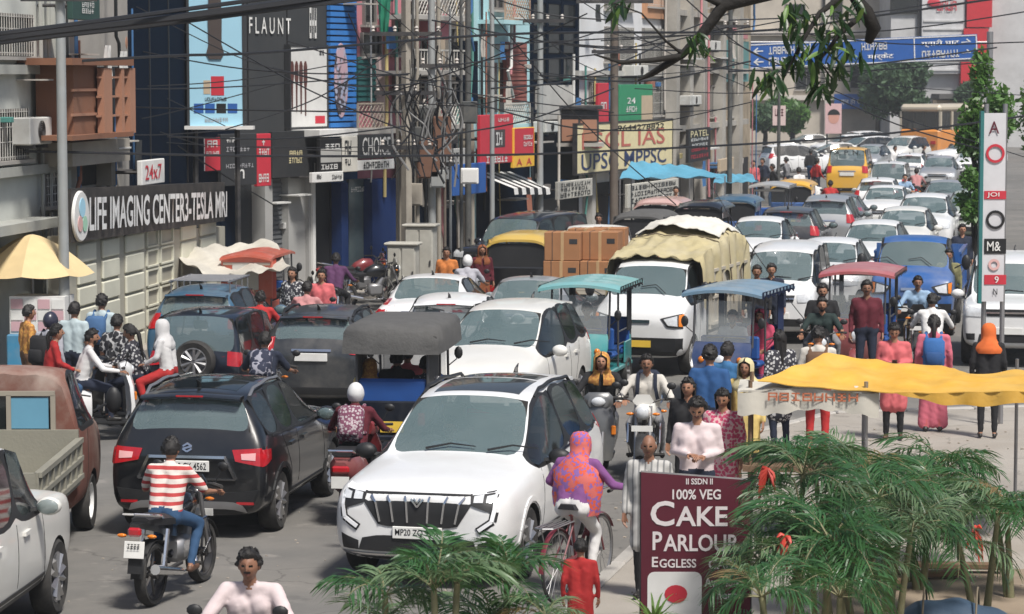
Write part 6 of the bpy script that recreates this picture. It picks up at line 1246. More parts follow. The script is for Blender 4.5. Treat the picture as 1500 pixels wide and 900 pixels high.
pole('thick concrete pole wrapped in cables beside the electric cabinets', 596, 66, 15, CONCP, arms=((5.9, 1.6), (4.6, 1.4), (3.4, 1.2)), sq=True)
pole('second grey pole right of the cable wrapped pole', 633, 65, 11, STEELP, arms=((5.2, 1.3), (3.0, 1.0)))
pole('dark slim pole in front of the blue shop', 686, 62, 9, DARKP)
pole('tall slim grey lamp pole before the cyan house', 721, 60, 7, STEELP, top=10)
pole('pale round pole before the navy glass building', 791, 56, 9, STEELP, top=11, arms=((6.4, 1.3),))
pole('brownish iron pole before the coaching hoarding', 899, 56, 12, M('pole_rust', (.13, .105, .085), .7, .2, dust=.3), top=11, arms=((6.9, 2.0), (5.6, 1.2)))
pole('dark pole before the grimy flats', 1068, 47, 7, DARKP, top=11, arms=((6.5, 1.2),))
pole('thin post by the corner of the crossing', 1140, 36, 5, DARKP, top=4.6)
for i, (px, w_, m, top) in enumerate(((583, 5, CONCP, 5.4), (606, 4, DARKP, 7.5), (612, 6, CONCP, 9), (624, 4, DARKP, 4.8), (643, 7, CONCP, 9.2), (652, 4, M('pole_rust', (.13, .105, .085), .7, .2, dust=.3), 5.0), (660, 4, STEELP, 6.5), (676, 5, DARKP, 9))):
    pole('%s conduit post in the pole cluster, %s from the cable wrapped pole' % (('thin concrete', 'dark', 'pale concrete', 'short dark', 'thick pale', 'rusty', 'grey steel', 'tall dark')[i], ('just left', 'first right', 'second right', 'third right', 'fourth right', 'fifth right', 'sixth right', 'seventh right')[i]), px, 64.2 + (i % 3) * .5, w_, m, top)
for i, (px, py, w_, h_, m) in enumerate(((604, 212, .42, .8, DARKP), (628, 232, .5, .9, M('box_brown', (.16, .08, .05), .7)), (648, 200, .4, .9, M('box_brown', (.16, .08, .05), .7)), (641, 262, .35, .4, STEELP), (606, 285, .4, .5, CONCP), (688, 165, .35, .5, DARKP), (688, 258, .4, .35, WPRINT))):
    q = A(px, py, 61.3); t = thing('junction_box', ('black', 'wide brown', 'narrow brown', 'grey steel', 'concrete coloured', 'small dark', 'small white')[i] + ' junction box on the pole cluster', 'junction box', q, 0, 'junction boxes on the pole cluster'); b = MB(); b.box((0, 0, 0), (w_, .25, h_), bev=.015); link('casing', b.mesh('casing'), m, t); b = MB(); b.box((0, -.135, 0), (w_ - .08, .02, h_ - .08)); link('door', b.mesh('door'), m, t); b = MB(); b.box((0, .2, 0), (.06, .5, .06)); link('bracket', b.mesh('bracket'), IRON, t)
CABM = M('cabinet_grey', (.44, .43, .38), .7, var=.2, dust=.5)
def cabinet(label, px, s, w, d, h, yaw=10, doors=2):
    p = GS(px, s); t = thing('electric_cabinet', label, 'cabinet', (p.x, p.y, 0), -R(yaw), 'electric cabinets at the pole'); b = MB(); b.box((0, 0, h / 2 + .12), (w, d, h), bev=.02); link('casing', b.mesh('casing'), CABM, t)
    b = MB(); b.box((0, 0, h + .15), (w + .12, d + .12, .06), bev=.02); link('cap', b.mesh('cap'), CABM, t); b = MB(); b.box((0, 0, .06), (w + .08, d + .08, .12)); link('plinth', b.mesh('plinth'), CONCP, t)
    for k in range(doors):
        x = -w / 2 + w * (k + .5) / doors; b = MB(); b.box((x, -d / 2 - .012, h / 2 + .12), (w / doors - .04, .024, h - .12), bev=.008); dd = link('door', b.mesh('door'), CABM, t); b = MB(); b.box((x + .1, -d / 2 - .035, h / 2 + .15), (.03, .03, .1)); link('handle', b.mesh('handle'), IRON, dd)
cabinet('low pale cabinet with crossed straps in front of the cable pole', 591, 68.5, .62, .45, 1.25); cabinet('taller pale cabinet right of the cable pole', 617, 67.5, .62, .5, 1.6); 
tf = thing('transformer', 'dark finned transformer mounted high on the pole cluster', 'transformer', A(622, 180, 61.6)); b = MB(); b.box((0, 0, 0), (.6, .45, .75), bev=.04); link('tank', b.mesh('tank'), DARKP, tf)
for k in range(7): b = MB(); b.box((-.25 + k * .083, -.29, -.02), (.02, .14, .6)); link('cooling_fin', b.mesh('fin'), DARKP, tf)
for x in (-.18, 0, .18): b = MB(); b.lathe([(.03, 0), (.05, .03), (.03, .06), (.05, .1), (.025, .16)], (x, 0, .37), 'Z', 8); link('bushing', b.mesh('bushing', 50), M('porcelain', (.5, .46, .42), .3), tf)
b = MB(); b.box((0, .1, -.42), (1.5, .8, .08)); link('platform', b.mesh('platform'), IRON, tf)
def cable(label, pts, r, name='cable', group='overhead cables', m=None, sag=.0):
    """pts: (px, py, Y) in order, smoothed"""
    P = [A(*p) for p in pts]; out = []
    for i in range(len(P) - 1):
        p0, p1, p2, p3 = P[max(i - 1, 0)], P[i], P[i + 1], P[min(i + 2, len(P) - 1)]
        for k in range(8):
            t = k / 8; q = .5 * ((2 * p1) + (p2 - p0) * t + (2 * p0 - 5 * p1 + 4 * p2 - p3) * t * t + (3 * p1 - p0 - 3 * p2 + p3) * t ** 3)
            q.z -= sag * 4 * t * (1 - t); out.append(q)
    out.append(P[-1]); b = MB(); b.tube(out, r, 5); return tag(link(name, b.mesh(name, 60), m or CABLE), label, 'cable', group)
cable('thick black cable bundle crossing the top left corner', [(-60, 66, 34), (43, 50, 34), (270, 24, 35), (480, -4, 36), (620, -22, 37)], .05)
cable('lower strand of the thick bundle at the top left', [(-60, 70, 34.4), (43, 57, 34.4), (230, 36, 35), (480, 4, 36), (620, -12, 37)], .035)
cable('upper strand of the thick bundle at the top left', [(-60, 56, 33.6), (43, 44, 33.6), (270, 14, 35), (420, -6, 36), (520, -18, 37)], .03)
cable('heavy cable running the whole width near the top', [(-60, 100, 44), (43, 94, 45), (250, 82, 46), (390, 77, 48), (750, 50, 52), (1100, 46, 55), (1280, 24, 56), (1460, -2, 57), (1560, -16, 58)], .025)
cable('heavy cable running the whole width across the shop signs', [(-60, 222, 44), (43, 222, 45), (400, 229, 47), (740, 227, 50), (900, 221, 51), (1100, 211, 53), (1280, 198, 54), (1460, 176, 55), (1560, 160, 56)], .022)
cable('medium cable just below the top right heavy cable', [(720, 66, 52), (1000, 52, 53), (1300, 45, 54), (1560, 8, 55)], .014)
rngc = random.Random(3)
WL = 'thin dark wire strung between the poles and shop fronts'
for a_, b_ in (((43, 130), (600, 108)), ((43, 152), (590, 165)), ((20, 160), (345, 190)), ((60, 20), (330, 185)), ((110, 95), (400, 300)), ((130, 60), (598, 110)), ((330, 190), (598, 60)), ((400, 100), (640, 120)), ((245, 200), (596, 185)), ((600, 118), (900, 110)), ((596, 150), (790, 130)), ((633, 100), (899, 40)), ((633, 30), (1068, 75)), ((690, 95), (1068, 100)), ((720, 20), (990, 300)), ((790, 60), (1068, 40)), ((791, 110), (1100, 90)), ((840, -5), (1100, 130)), ((899, 50), (1500, 140)), ((899, 88), (1440, 92)), ((640, 200), (899, 130)), ((760, 20), (900, 115)), ((1068, 60), (1500, 230)), ((1068, 105), (1460, 70)), ((1140, 45), (1500, 62)), ((1068, 30), (1500, -20)), ((899, 30), (700, -10)), ((1000, -5), (1190, 110)), ((1170, 120), (1460, 225)), ((640, 150), (1068, 160)), ((96, 130), (596, 75)), ((96, 200), (596, 225)), ((96, 105), (330, 60)), ((43, 200), (420, 120)), ((43, 110), (300, 215)), ((270, 30), (640, 210)), ((200, 10), (520, 130)), ((360, 215), (760, 180)), ((420, 60), (899, 165)), ((560, 140), (860, 20)), ((640, 10), (860, 150)), ((690, 150), (1000, 190)), ((760, 90), (1068, 20)), ((830, 200), (1100, 150)), ((880, 60), (1200, 20)), ((930, 130), (1300, 100)), ((720, 130), (980, 60)), ((660, 60), (800, 140)), ((510, 20), (600, 190)), ((545, -5), (690, 110)), ((600, 60), (690, -10))):
    d0, d1 = rngc.uniform(46, 56), rngc.uniform(50, 58); sag = rngc.uniform(2, 22)
    cable(WL, [(a_[0], a_[1], d0), ((a_[0] + b_[0]) / 2, (a_[1] + b_[1]) / 2 + sag, (d0 + d1) / 2), (b_[0], b_[1], d1)], rngc.uniform(.008, .017), 'wire', 'thin wires between the poles')
for k in range(26):
    x = 596 + rngc.uniform(-22, 75); y = rngc.uniform(60, 160); pts = [(x, y, 58.4)]
    for i in range(4): pts.append((x + rngc.uniform(-16, 16), y + 30 * (i + 1) + rngc.uniform(-10, 10), 58.6))
    cable('tangled loose cable hanging on the pole cluster', pts, rngc.uniform(.010, .028), 'cable', 'tangled cables on the pole cluster', m=M('cable_grey', (.2, .2, .2), .6) if k % 3 == 0 else CABLE)
for k in range(8):
    x = 60 + rngc.uniform(-10, 60); y = rngc.uniform(60, 110); pts = [(x, y, 46.5)] + [(x + rngc.uniform(-14, 14), y + 28 * (i + 1), 46.6) for i in range(4)]
    cable('loose cable dangling by the pale block', pts, rngc.uniform(.006, .014), 'cable', 'loose cables by the pale block')
cable('slack guy wire slanting down over the tarpaulin truck', [(1040, 268, 62), (1085, 340, 50), (1180, 470, 44), (1300, 600, 40)], .008, 'wire', None)
# ---------------------------------------------------------------- trucks, bus
FOOT = []
def near(px, s, yaw, L):
    """middle of a vehicle whose near end stands at (px, s)"""
    p = GS(px, s); a = R(yaw); return Vector((p.x + math.sin(a) * L / 2, p.y + math.cos(a) * L / 2, 0))
def reg(label, p, yaw, L, W): FOOT.append((label, p.x, p.y, R(yaw), L, W))
def vcar(ty, label, px, s, yaw, pm, facing=False, scale=1, **kw):
    T = TYPES[ty]; L = (T['st'][0][0] - T['st'][-1][0]) * scale; p = near(px, s, yaw, L); reg(label, p, yaw, L, T['W'] * scale)
    o = car(ty, label, 0, 0, yaw, pm, at=p, facing=facing, **kw)
    if scale != 1: o.scale = (scale,) * 3
    return o
def cab_loft(pm):
    if 'cab' in KITS: return KITS['cab']
    st = [(2.2, .42, .82, .92, .70, .68, .60), (2.14, .32, 1.02, 1.10, .78, .76, .68), (2.0, .30, 1.12, 1.22, .80, .78, .70), (1.85, .30, 1.16, 1.28, .80, .78, .70), (1.7, .30, 1.19, 1.33, .80, .78, .70), (1.28, .30, 1.22, 1.82, .80, .78, .63), (.95, .30, 1.22, 1.90, .80, .78, .66), (.6, .30, 1.22, 1.89, .80, .78, .66), (.5, .32, 1.20, 1.84, .79, .77, .64)]
    gl = {'windshield': [(4, 5), (4, 6), (4, 7), (4, 8)]}
    for k, seg in enumerate((4, 9)): gl['side_window%d' % k] = [(4, seg), (5, seg), (6, seg)]
    KITS['cab'] = loft_body(st, gl, (1.5,), .37, [(None, 4, .4), (None, 5, .3), (None, 1, .4)]); return KITS['cab']
def truck_kit(key, bedm, bed_h=.95, tarp=None, load=0, yplate=True):
    if key in KITS: return KITS[key]
    out, bvh = cab_loft(None); K = Kit(); K.add('cab', out['body'], [PAINT, ARCH, BLK])
    for nm, me in out.items():
        if nm == 'windshield': K.add('windshield', me, GLASS)
        elif nm.startswith('side'): K.add('side_window', me, DGLASS)
    for sx in (1, -1):
        b = MB(); patch(b, bvh, 'F', [(sx * .38, .98), (sx * .77, 1.08)], [(sx * .50, .84), (sx * .76, .82)], 8, 3, .014); h = K.add('headlight', b, BLK); b = MB(); patch(b, bvh, 'F', [(sx * .44, .97), (sx * .66, 1.03)], [(sx * .52, .87), (sx * .68, .86)], 6, 3, .02); K.add('lens', b, LAMP, parent=h)
        b = MB(); patch(b, bvh, 'F', [(sx * .69, 1.04), (sx * .76, 1.06)], [(sx * .70, .86), (sx * .755, .85)], 3, 3, .022); K.add('indicator', b, AMB, parent=h)
        b = MB(); b.sph((sx * 1.0, 1.62, 1.42), (.09, .05, .15), 8, 6); i = K.add('side_mirror', b, BLK, smooth=60); b = MB(); b.tube([(sx * .78, 1.6, 1.3), (sx * .96, 1.62, 1.4)], .014, 5); K.add('mirror_arm', b, BLK, parent=i)
        b = MB(); line(b, bvh, 'R' if sx > 0 else 'L', [(1.12, 1.18), (1.1, .5)], .01); K.add('door_seam', b, ARCH)
    b = MB(); patch(b, bvh, 'F', [(-.76, .66), (.76, .66)], [(-.74, .36), (.74, .36)], 14, 4, .03); K.add('bumper', b, BLK)
    b = MB(); line(b, bvh, 'F', [(-.2, .93), (.2, .93)], .05, .02); K.add('emblem', b, CHR)
    q = surf(bvh, 'F', 0, .55); b = MB(); b.box((0, q.y + .045, .56), (.46, .02, .11)); K.add('number_plate', b, YPLATE if yplate else PLATE, smooth=None)
    for x0 in (-.35, .3): b = MB(); p0 = Vector((x0, 1.72, 1.36)); b.tube([p0, p0 + Vector((.2, -.12, .14)), p0 + Vector((.45, -.1, .1))], .009, 4); K.add('wiper', b, BLK)
    b = MB(); b.box((0, -.5, .5), (.7, 3.4, .14)); K.add('chassis', b, IRON); b = MB(); b.box((0, -.88, .70), (1.62, 2.62, .08)); K.add('bed_floor', b, bedm)
    tm, rm = wheel_meshes(.315, .2, 5, True)
    for y in (1.5, -1.25):
        for sx in (1, -1): i = K.add('wheel', tm, RUB, xf=((sx * .68, y, .315), (0, 0, 0 if sx > 0 else math.pi))); K.add('rim', rm, [WHITE, STEEL], parent=i)
    for sx in (1, -1):
        b = MB(); b.box((sx * .8, -.88, .74 + bed_h / 2), (.05, 2.6, bed_h)); s_ = K.add('side_board', b, bedm)
        for y in np.linspace(-2.1, .35, 8): b = MB(); b.box((sx * .835, y, .74 + bed_h / 2), (.03, .05, bed_h)); K.add('rib', b, bedm, parent=s_)
        for z in (.76, .74 + bed_h * .5, .72 + bed_h): b = MB(); b.box((sx * .84, -.88, z), (.035, 2.6, .05)); K.add('rail', b, bedm, parent=s_)
    b = MB(); b.box((0, -2.17, .74 + bed_h / 2), (1.6, .05, bed_h)); K.add('tailgate', b, bedm); b = MB(); b.box((0, .42, .74 + bed_h * .6), (1.6, .05, bed_h * 1.2)); K.add('headboard', b, bedm)
    for sx in (1, -1): b = MB(); b.box((sx * .68, -2.21, .60), (.14, .04, .1)); K.add('tail_light', b, RED)
    b = MB(); b.box((0, -2.21, .52), (.46, .02, .11)); K.add('number_plate', b, YPLATE if yplate else PLATE, smooth=None)
    if tarp:
        rn = np.random.default_rng(5); ph = rn.uniform(0, 6, 8)
        def fn(u, v):
            x = (u - .5) * 2; y = 1.15 - v * 3.45; e = abs(x)
            dome = load * (1 - .35 * e ** 2) * (.30 + .70 * math.sin(min(1, (v + .06) * 1.5) * math.pi / 2) ** 2) * (1 if v < .8 else 1 - (v - .8) * 1.2)
            fold = .09 * noise.noise(Vector((x * 1.7, y * 1.5, 3))) + .05 * (1 - 2 * abs(noise.noise(Vector((x * 3.2, y * 2.6, 9))))) + .02 * (1 - 2 * abs(noise.noise(Vector((x * 8, y * 7, 1)))))
            if e < .78: z = 1.75 + dome + fold; xx = x / .78 * .80
            else: t = (e - .78) / .22; z = 1.75 + dome * (1 - .15 * t) + fold * .5 - t * (.62 + .14 * math.sin(v * 19 + ph[3]) + .1 * math.sin(v * 37)); xx = math.copysign(.80 + .06 * math.sqrt(t) + .03 * math.sin(v * 40 + ph[4]), x)
            return (xx, y, z)
        b = MB(); b.sheet(fn, 44, 60, .012); K.add('tarpaulin', b, tarp, smooth=70)
        b = MB(); b.sheet(lambda u, v: (lambda q: (q[0], q[1], q[2] + .05 + .12 * (1 - (2 * u - 1) ** 2) + .02 * math.sin(u * 14 + v * 5)))(fn(.14 + .72 * u, .42 + .5 * v)), 24, 24, .012); K.add('top_sheet', b, M('tarp_white', (.62, .6, .54), .8, var=.12, bump=.3, bscale=12), smooth=70)
        for y in (-.2, -.9, -1.6):
            b = MB(); pts = [(x, y + .1 * math.sin(x * 4), fn((x / .8 * .78) / 2 + .5, (1.15 - y) / 3.45)[2] + .02) for x in np.linspace(-.78, .78, 11)]; b.tube([(-.9, y, 1.0)] + pts + [(.9, y, 1.0)], .012, 5); K.add('rope', b, M('rope', (.16, .13, .09), .9))
    KITS[key] = K; return K
def vtruck(kit, label, px, s, yaw, pm, facing, name='mini_truck', cat='truck', L=4.4, W=1.7):
    p = near(px, s, yaw, L); reg(label, p, yaw, L, W); return kit.place(name, label, cat, p, -R(yaw) + (math.pi if facing else 0), 'vehicles in the traffic jam', {'paint': pm})
def vkit(kit, name, label, cat, px, s, yaw, L, W, facing=False, group='vehicles in the traffic jam', swap=None, skip=()):
    p = near(px, s, yaw, L); reg(label, p, yaw, L, W); return kit.place(name, label, cat, p, -R(yaw) + (math.pi if facing else 0), group, swap, skip)

# ---------------------------------------------------------------- the jam, near to far
xu = vcar('xuv', 'large white suv with black slatted grille driving towards the viewer', 612, 151, 13.5, WHITE, True, hero='xuv', dark_roof=True, rails=True)
br = vcar('compact_suv', 'black compact suv seen from behind beside the striped rider', 275, 136, 9, BLACKP, hero='compact', rails=True, dark_roof=True)
vcar('mpv', 'white minivan facing the viewer behind the large white suv', 687, 106, 13.5, WHITE2, True)
vcar('hatch', 'dark grey hatchback with pale rear window behind the black suv', 456, 99, 9, paint('paint_charcoal', (.02, .024, .03)), rails=True)
vcar('jeep', 'navy off-roader with a spare wheel on its tailgate', 284, 101, 10, NAVY, spare=True, steel=False, scale=.85)
vcar('hatch', 'steel blue car carrying a roof rack by the tiled wall', 283, 90, 9, TEALB, rack=True)
vcar('hatch', 'white hatchback with red brake light ahead of the canopy rickshaw', 652, 93.8, 6, WHITE)
vcar('sedan', 'white sedan seen from behind beside the white helmet rider', 612, 85, 9, WHITE)
vcar('sedan', 'silver white sedan left of the teal rickshaw', 762, 86, 8, SILV)
vcar('van', 'white microvan facing the viewer right of the tarpaulin truck', 1136, 79, 12, WHITE, True, steel=True)
vcar('hatch', 'white hatchback half hidden behind the white microvan', 1203, 71, 12, WHITE, True)
vcar('jeep', 'white off-roader with round headlamps at the right edge', 1476, 86, 12, WHITE, True, steel=True)
vcar('jeep', 'cream off-roader cut by the lower left corner', -205, 181, 5, WHITE2)
vcar('jeep', 'dark navy suv parked beyond the electric cabinets', 703, 65, 30, NAVY, True)
vcar('hatch', 'black hatchback with white roof reflections next to the dark navy suv', 775, 61, 14, BLACKP, True)
vcar('hatch', 'white hatchback facing the viewer behind the red rickshaw', 1268, 63, 13, WHITE, True)
vcar('hatch', 'second white hatchback just right of the one behind the red rickshaw', 1315, 57, 13, WHITE2, True)
vcar('compact_suv', 'white compact suv facing the viewer above the blue cab', 1348, 53, 12, WHITE, True)
vcar('compact_suv', 'dark grey suv seen from behind beyond the white microvan', 1150, 58, 12, paint('paint_dark_grey', (.05, .05, .055), metal=.3))
vcar('hatch', 'white car at the far side of the tarpaulin load', 1098, 61.5, 12, WHITE, True)
vcar('mpv', 'grey wagon with tall red tail lights in the middle distance', 1207, 53.5, 12, SILV)
vcar('sedan', 'grey sedan between the wagon and the white oncoming sedan', 1222, 50, 12, GREYP)
vcar('sedan', 'white oncoming sedan right of the grey sedan', 1290, 46.8, 12, WHITE, True)
vcar('hatch', 'white hatchback in front of the white boxy van', 1283, 43.5, 12, WHITE)
vcar('van', 'white boxy van right of the school van', 1300, 39.8, 12, WHITE)
vcar('sedan', 'silver car by the right hand trees', 1380, 44.5, 12, SILV, True)
vcar('sedan', 'pale green car under the right hand tree', 1418, 49, 12, paint('paint_sage', (.38, .43, .36)), True)
sv = vcar('van', 'yellow school van with black A.P.N. letters on its brow', 1240, 36.5, 12, YELP, scale=1.16)
link('lettering', textmesh('A. P. N.', .9, .16, .0, .01), INK, sv, loc=(0, -1.79, 1.62))
for i, (px, s, yaw, ty, fc, lb) in enumerate((
    (1118, 30, 75, 'compact_suv', 0, 'white suv turning out of the side street by the thin post'), (1160, 28, 80, 'sedan', 1, 'white sedan crossing behind the turning suv'), (1218, 26.6, 60, 'compact_suv', 1, 'white suv crossing left of the bus'),
    (1262, 29.5, 20, 'hatch', 1, 'white hatchback waiting behind the school van'), (1362, 27.5, 70, 'sedan', 1, 'white sedan crossing in front of the orange bus'), (1300, 27.2, 30, 'mpv', 1, 'white minivan beyond the crossing middle'),
    (1330, 33, 15, 'hatch', 0, 'white hatchback under the crossing sedan'), (1372, 34.5, 12, 'hatch', 1, 'small white car left of the roadside bush'), (1192, 25, 70, 'hatch', 1, 'white hatchback at the back of the crossing'), (1130, 24.5, 78, 'sedan', 1, 'white sedan at the far left of the crossing'),
    (1245, 24.3, 60, 'compact_suv', 0, 'white suv at the back centre of the crossing'), (1290, 23.4, 70, 'sedan', 1, 'silver sedan at the back of the crossing'), (1335, 23.6, 65, 'hatch', 0, 'grey hatchback beside the bus front'), (1420, 31, 14, 'hatch', 1, 'white car partly behind the right hand bush'))):
    vcar(ty, lb, px, s, yaw, (WHITE, WHITE2, WHITE, SILV)[i % 4] if i < 11 else (SILV, GREYP, WHITE)[i - 11], bool(fc))
# trucks
TARP = M('tarp_khaki', (.42, .36, .20), .85, var=.35, scale=3, bump=.6, bscale=7, dust=.5, dustc=(.52, .48, .37)); BEDW = plain('bed_cream', (.5, .46, .38), dust=.5, dustc=(.2, .17, .13)); BEDG = plain('bed_weathered', (.27, .26, .21), dust=.5)
vtruck(truck_kit('tarp_truck', BEDW, .95, TARP, .52), 'white mini truck with a khaki tarpaulin over its tall load', 934, 88.5, 18, WHITE, True)
lt = vtruck(truck_kit('left_truck', BEDG, .42), 'old rusty brown mini truck with weathered drop sides at the left edge', -66, 151.5, 0, paint('paint_rusty_brown', (.17, .065, .045), .7, .6, 0), False)
b = MB(); b.box((0, .47, 1.42), (1.0, .03, .38), bev=.01); link('rear_window', b.mesh('rear_window'), DGLASS, lt); b = MB(); b.box((.28, .45, 1.42), (.4, .02, .33)); link('blue_sheet', b.mesh('blue_sheet'), M('print_faded_blue', (.12, .3, .42), .6), lt)
b = MB()
for s_ in ((0, .445, 1.63, 1.1, .05), (0, .445, 1.2, 1.1, .05)): b.box(s_[:3], (s_[3], .04, s_[4]))
for x in (-.53, .06, .53): b.box((x, .445, 1.42), (.05, .04, .38))
link('window_frame', b.mesh('window_frame'), M('old_wood_grey', (.3, .27, .22), .9), lt)
vtruck(truck_kit('blue_truck', BLUEP, .8, yplate=False), 'blue cargo carrier cab facing the viewer beyond the red rickshaw', 1334, 77, 12, BLUEP, True)
# cargo carrier stacked with cartons
cg = truck_kit('carton_truck', BEDW, .22); o = vtruck(cg, 'low cargo carrier loaded with brown cartons', 848, 74, 9, WHITE2, False)
CART = M('cardboard', (.36, .17, .075), .85, var=.15, scale=4); TAPE = M('tape', (.5, .33, .17), .4)
cm = Kit(); b = MB(); b.box((0, 0, 0), (.72, .62, .56), bev=.01); k0 = cm.add('carton_body', b, CART); b = MB(); b.box((0, 0, .001), (.06, .628, .566)); cm.add('tape', b, TAPE); b = MB(); b.box((.22, -.312, .1), (.16, .006, .1)); cm.add('printed_mark', b, DGREY); b = MB(); b.box((-.2, 0, 0), (.012, .63, .57)); cm.add('strap', b, IRON)
cp = o.location; ca = R(9)
for i, (x, y, z, lb) in enumerate(((-.37, -1.78, 1.03, 'lower left carton of the nearest row'), (.37, -1.78, 1.03, 'lower right carton of the nearest row'), (-.36, -1.76, 1.60, 'large upper left carton of the nearest row'), (.38, -1.5, 1.60, 'upper right carton set back a little'), (-.37, -1.1, 1.03, 'lower left carton of the second row'), (.37, -1.1, 1.03, 'lower right carton of the second row'), (.0, -.85, 1.62, 'top carton in the middle of the load'), (.36, -.42, 1.03, 'carton on the bed right behind the cab'), (-.36, -.42, 1.03, 'carton on the bed left behind the cab'), (.36, -.2, 1.6, 'top carton furthest forward on the load'))):
    px_, py_ = cp.x + x * math.cos(ca) + y * math.sin(ca), cp.y - x * math.sin(ca) + y * math.cos(ca); cm.place('carton', 'brown cardboard box, ' + lb, 'box', (px_, py_, z), -ca + R(random.uniform(-3, 3)), 'cartons on the cargo carrier')
# rickshaws
E = 'rickshaws in the traffic jam'
vkit(erick_kit('er_canvas', CANVAS, NAVY, 1.74, 1.20, curtain=CANVAS, hood=.34), 'rickshaw', 'battery rickshaw with grey canvas canopy and blue seat between the two suvs', 'rickshaw', 574, 114.5, 7, 2.25, 1.2, group=E)
vkit(erick_kit('er_teal', paint('paint_pale_teal', (.16, .42, .43), .5, .4), TEALP, 1.74, 1.3, curtain=VINYL_BLK), 'rickshaw', 'battery rickshaw with pale teal roof beside the tarpaulin truck', 'rickshaw', 842, 95, 13, 2.25, 1.2, True, E)
vkit(erick_kit('er_blue', paint('paint_slate_blue', (.13, .24, .34), .5, .5), paint('paint_deep_blue', (.008, .035, .13)), 1.76, 1.25, curtain=M('curtain_blue', (.008, .02, .07), .8)), 'rickshaw', 'battery rickshaw with slate blue roof and blue body facing the viewer', 'rickshaw', 1048, 98, 20, 2.25, 1.1, True, E)
vkit(erick_kit('er_red', paint('paint_rose_red', (.42, .09, .10), .5, .4), MAROONP, 1.76, 1.25, curtain=VINYL_BLK), 'rickshaw', 'battery rickshaw with faded red roof behind the maroon shirt man', 'rickshaw', 1250, 89.5, 14, 2.25, 1.1, True, E)
vkit(erick_kit('er_orange', paint('paint_red_orange', (.5, .09, .05), .5, .3), paint('paint_red_orange', (.5, .09, .05)), 1.62, 1.0, fringe=False, curtain=M('curtain_red', (.45, .08, .05), .8)), 'rickshaw', 'red orange rickshaw with white rear window by the white tarpaulin', 'rickshaw', 362, 78, 8, 2.25, 1.1, False, E)
ro = bpy.data.objects['rickshaw.004']
b = MB(); b.box((0, -1.1, 1.2), (1.0, .04, .78), bev=.02); pn_ = link('rear_curtain', b.mesh('rear_curtain'), paint('paint_red_orange', (.5, .09, .05)), ro); b = MB(); b.box((-.02, -1.13, 1.22), (.5, .02, .5)); link('rear_window', b.mesh('rear_window'), M('plastic_window', (.5, .5, .48), .3), pn_)
vkit(auto_kit('au_yellow', paint('paint_auto_yellow', (.62, .42, .08)), BLACKP, paint('paint_auto_yellow', (.62, .42, .08))), 'auto_rickshaw', 'yellow roofed black auto-rickshaw left of the cartons', 'rickshaw', 757, 71.5, 10, 2.4, 1.3, False, E)
vkit(auto_kit('au_grey', CANVAS, BLACKP), 'auto_rickshaw', 'grey hooded auto-rickshaw behind the cartons', 'rickshaw', 935, 61.5, 14, 2.4, 1.3, False, E)
vkit(auto_kit('au_pink', paint('paint_pale_pink', (.55, .35, .32)), BLACKP), 'auto_rickshaw', 'auto-rickshaw with pale pink roof under the blue stall roof', 'rickshaw', 962, 55.5, 14, 2.4, 1.3, False, E)
vkit(auto_kit('au_black', BLACKP, BLACKP), 'auto_rickshaw', 'black hooded auto-rickshaw beyond the tarpaulin truck', 'rickshaw', 1022, 57, 14, 2.4, 1.3, False, E)
vkit(auto_kit('au_blue', TEALB, BLUEP), 'auto_rickshaw', 'blue backed auto-rickshaw near the grimy flats', 'rickshaw', 1072, 54.5, 12, 2.4, 1.3, False, E)
vkit(erick_kit('er_grey', paint('paint_pale_grey', (.4, .4, .4)), BLACKP), 'rickshaw', 'grey roofed battery rickshaw in the far lane', 'rickshaw', 1126, 50, 12, 2.25, 1.1, False, E)
vkit(auto_kit('au_yb', YELP, BLUEP), 'auto_rickshaw', 'small yellow and blue auto-rickshaw in the far lane', 'rickshaw', 1158, 47.5, 12, 2.4, 1.3, False, E)
# bus beyond the crossing
bp = GS(1385, 25); bus = thing('bus', 'orange and cream bus beyond the crossing sedan', 'bus', (bp.x + .5, bp.y + 2, 0), -R(35), 'vehicles in the traffic jam'); b = MB(); b.box((0, 0, .95), (2.2, 6.5, 1.2), bev=.12); link('body', b.mesh('body'), ORP, bus)
b = MB(); b.box((0, 0, 2.55), (2.2, 6.5, .4), bev=.15); link('roof', b.mesh('roof'), BEIGEP, bus); b = MB(); b.box((0, 0, 1.95), (2.06, 6.3, .9)); link('glazing', b.mesh('glazing'), DGLASS, bus)
for x in (-1.05, 1.05):
    for y in np.linspace(-3.1, 3.1, 6): b = MB(); b.box((x, y, 1.95), (.1, .14, .9)); link('pillar', b.mesh('pillar'), BEIGEP, bus)
    for y in (-2, 2): b = MB(); b.lathe([(.2, -.12), (.42, -.12), (.42, .12), (.2, .12)], (x * .95, y, .42), 'X', 18, closed=True); link('wheel', b.mesh('wheel', 40), RUB, bus)
for x in (-.75, .75): b = MB(); b.box((x, -3.27, .9), (.25, .06, .16)); link('tail_light', b.mesh('tail_light'), RED, bus)
bus.scale = (1.2, 1.2, 1.2)
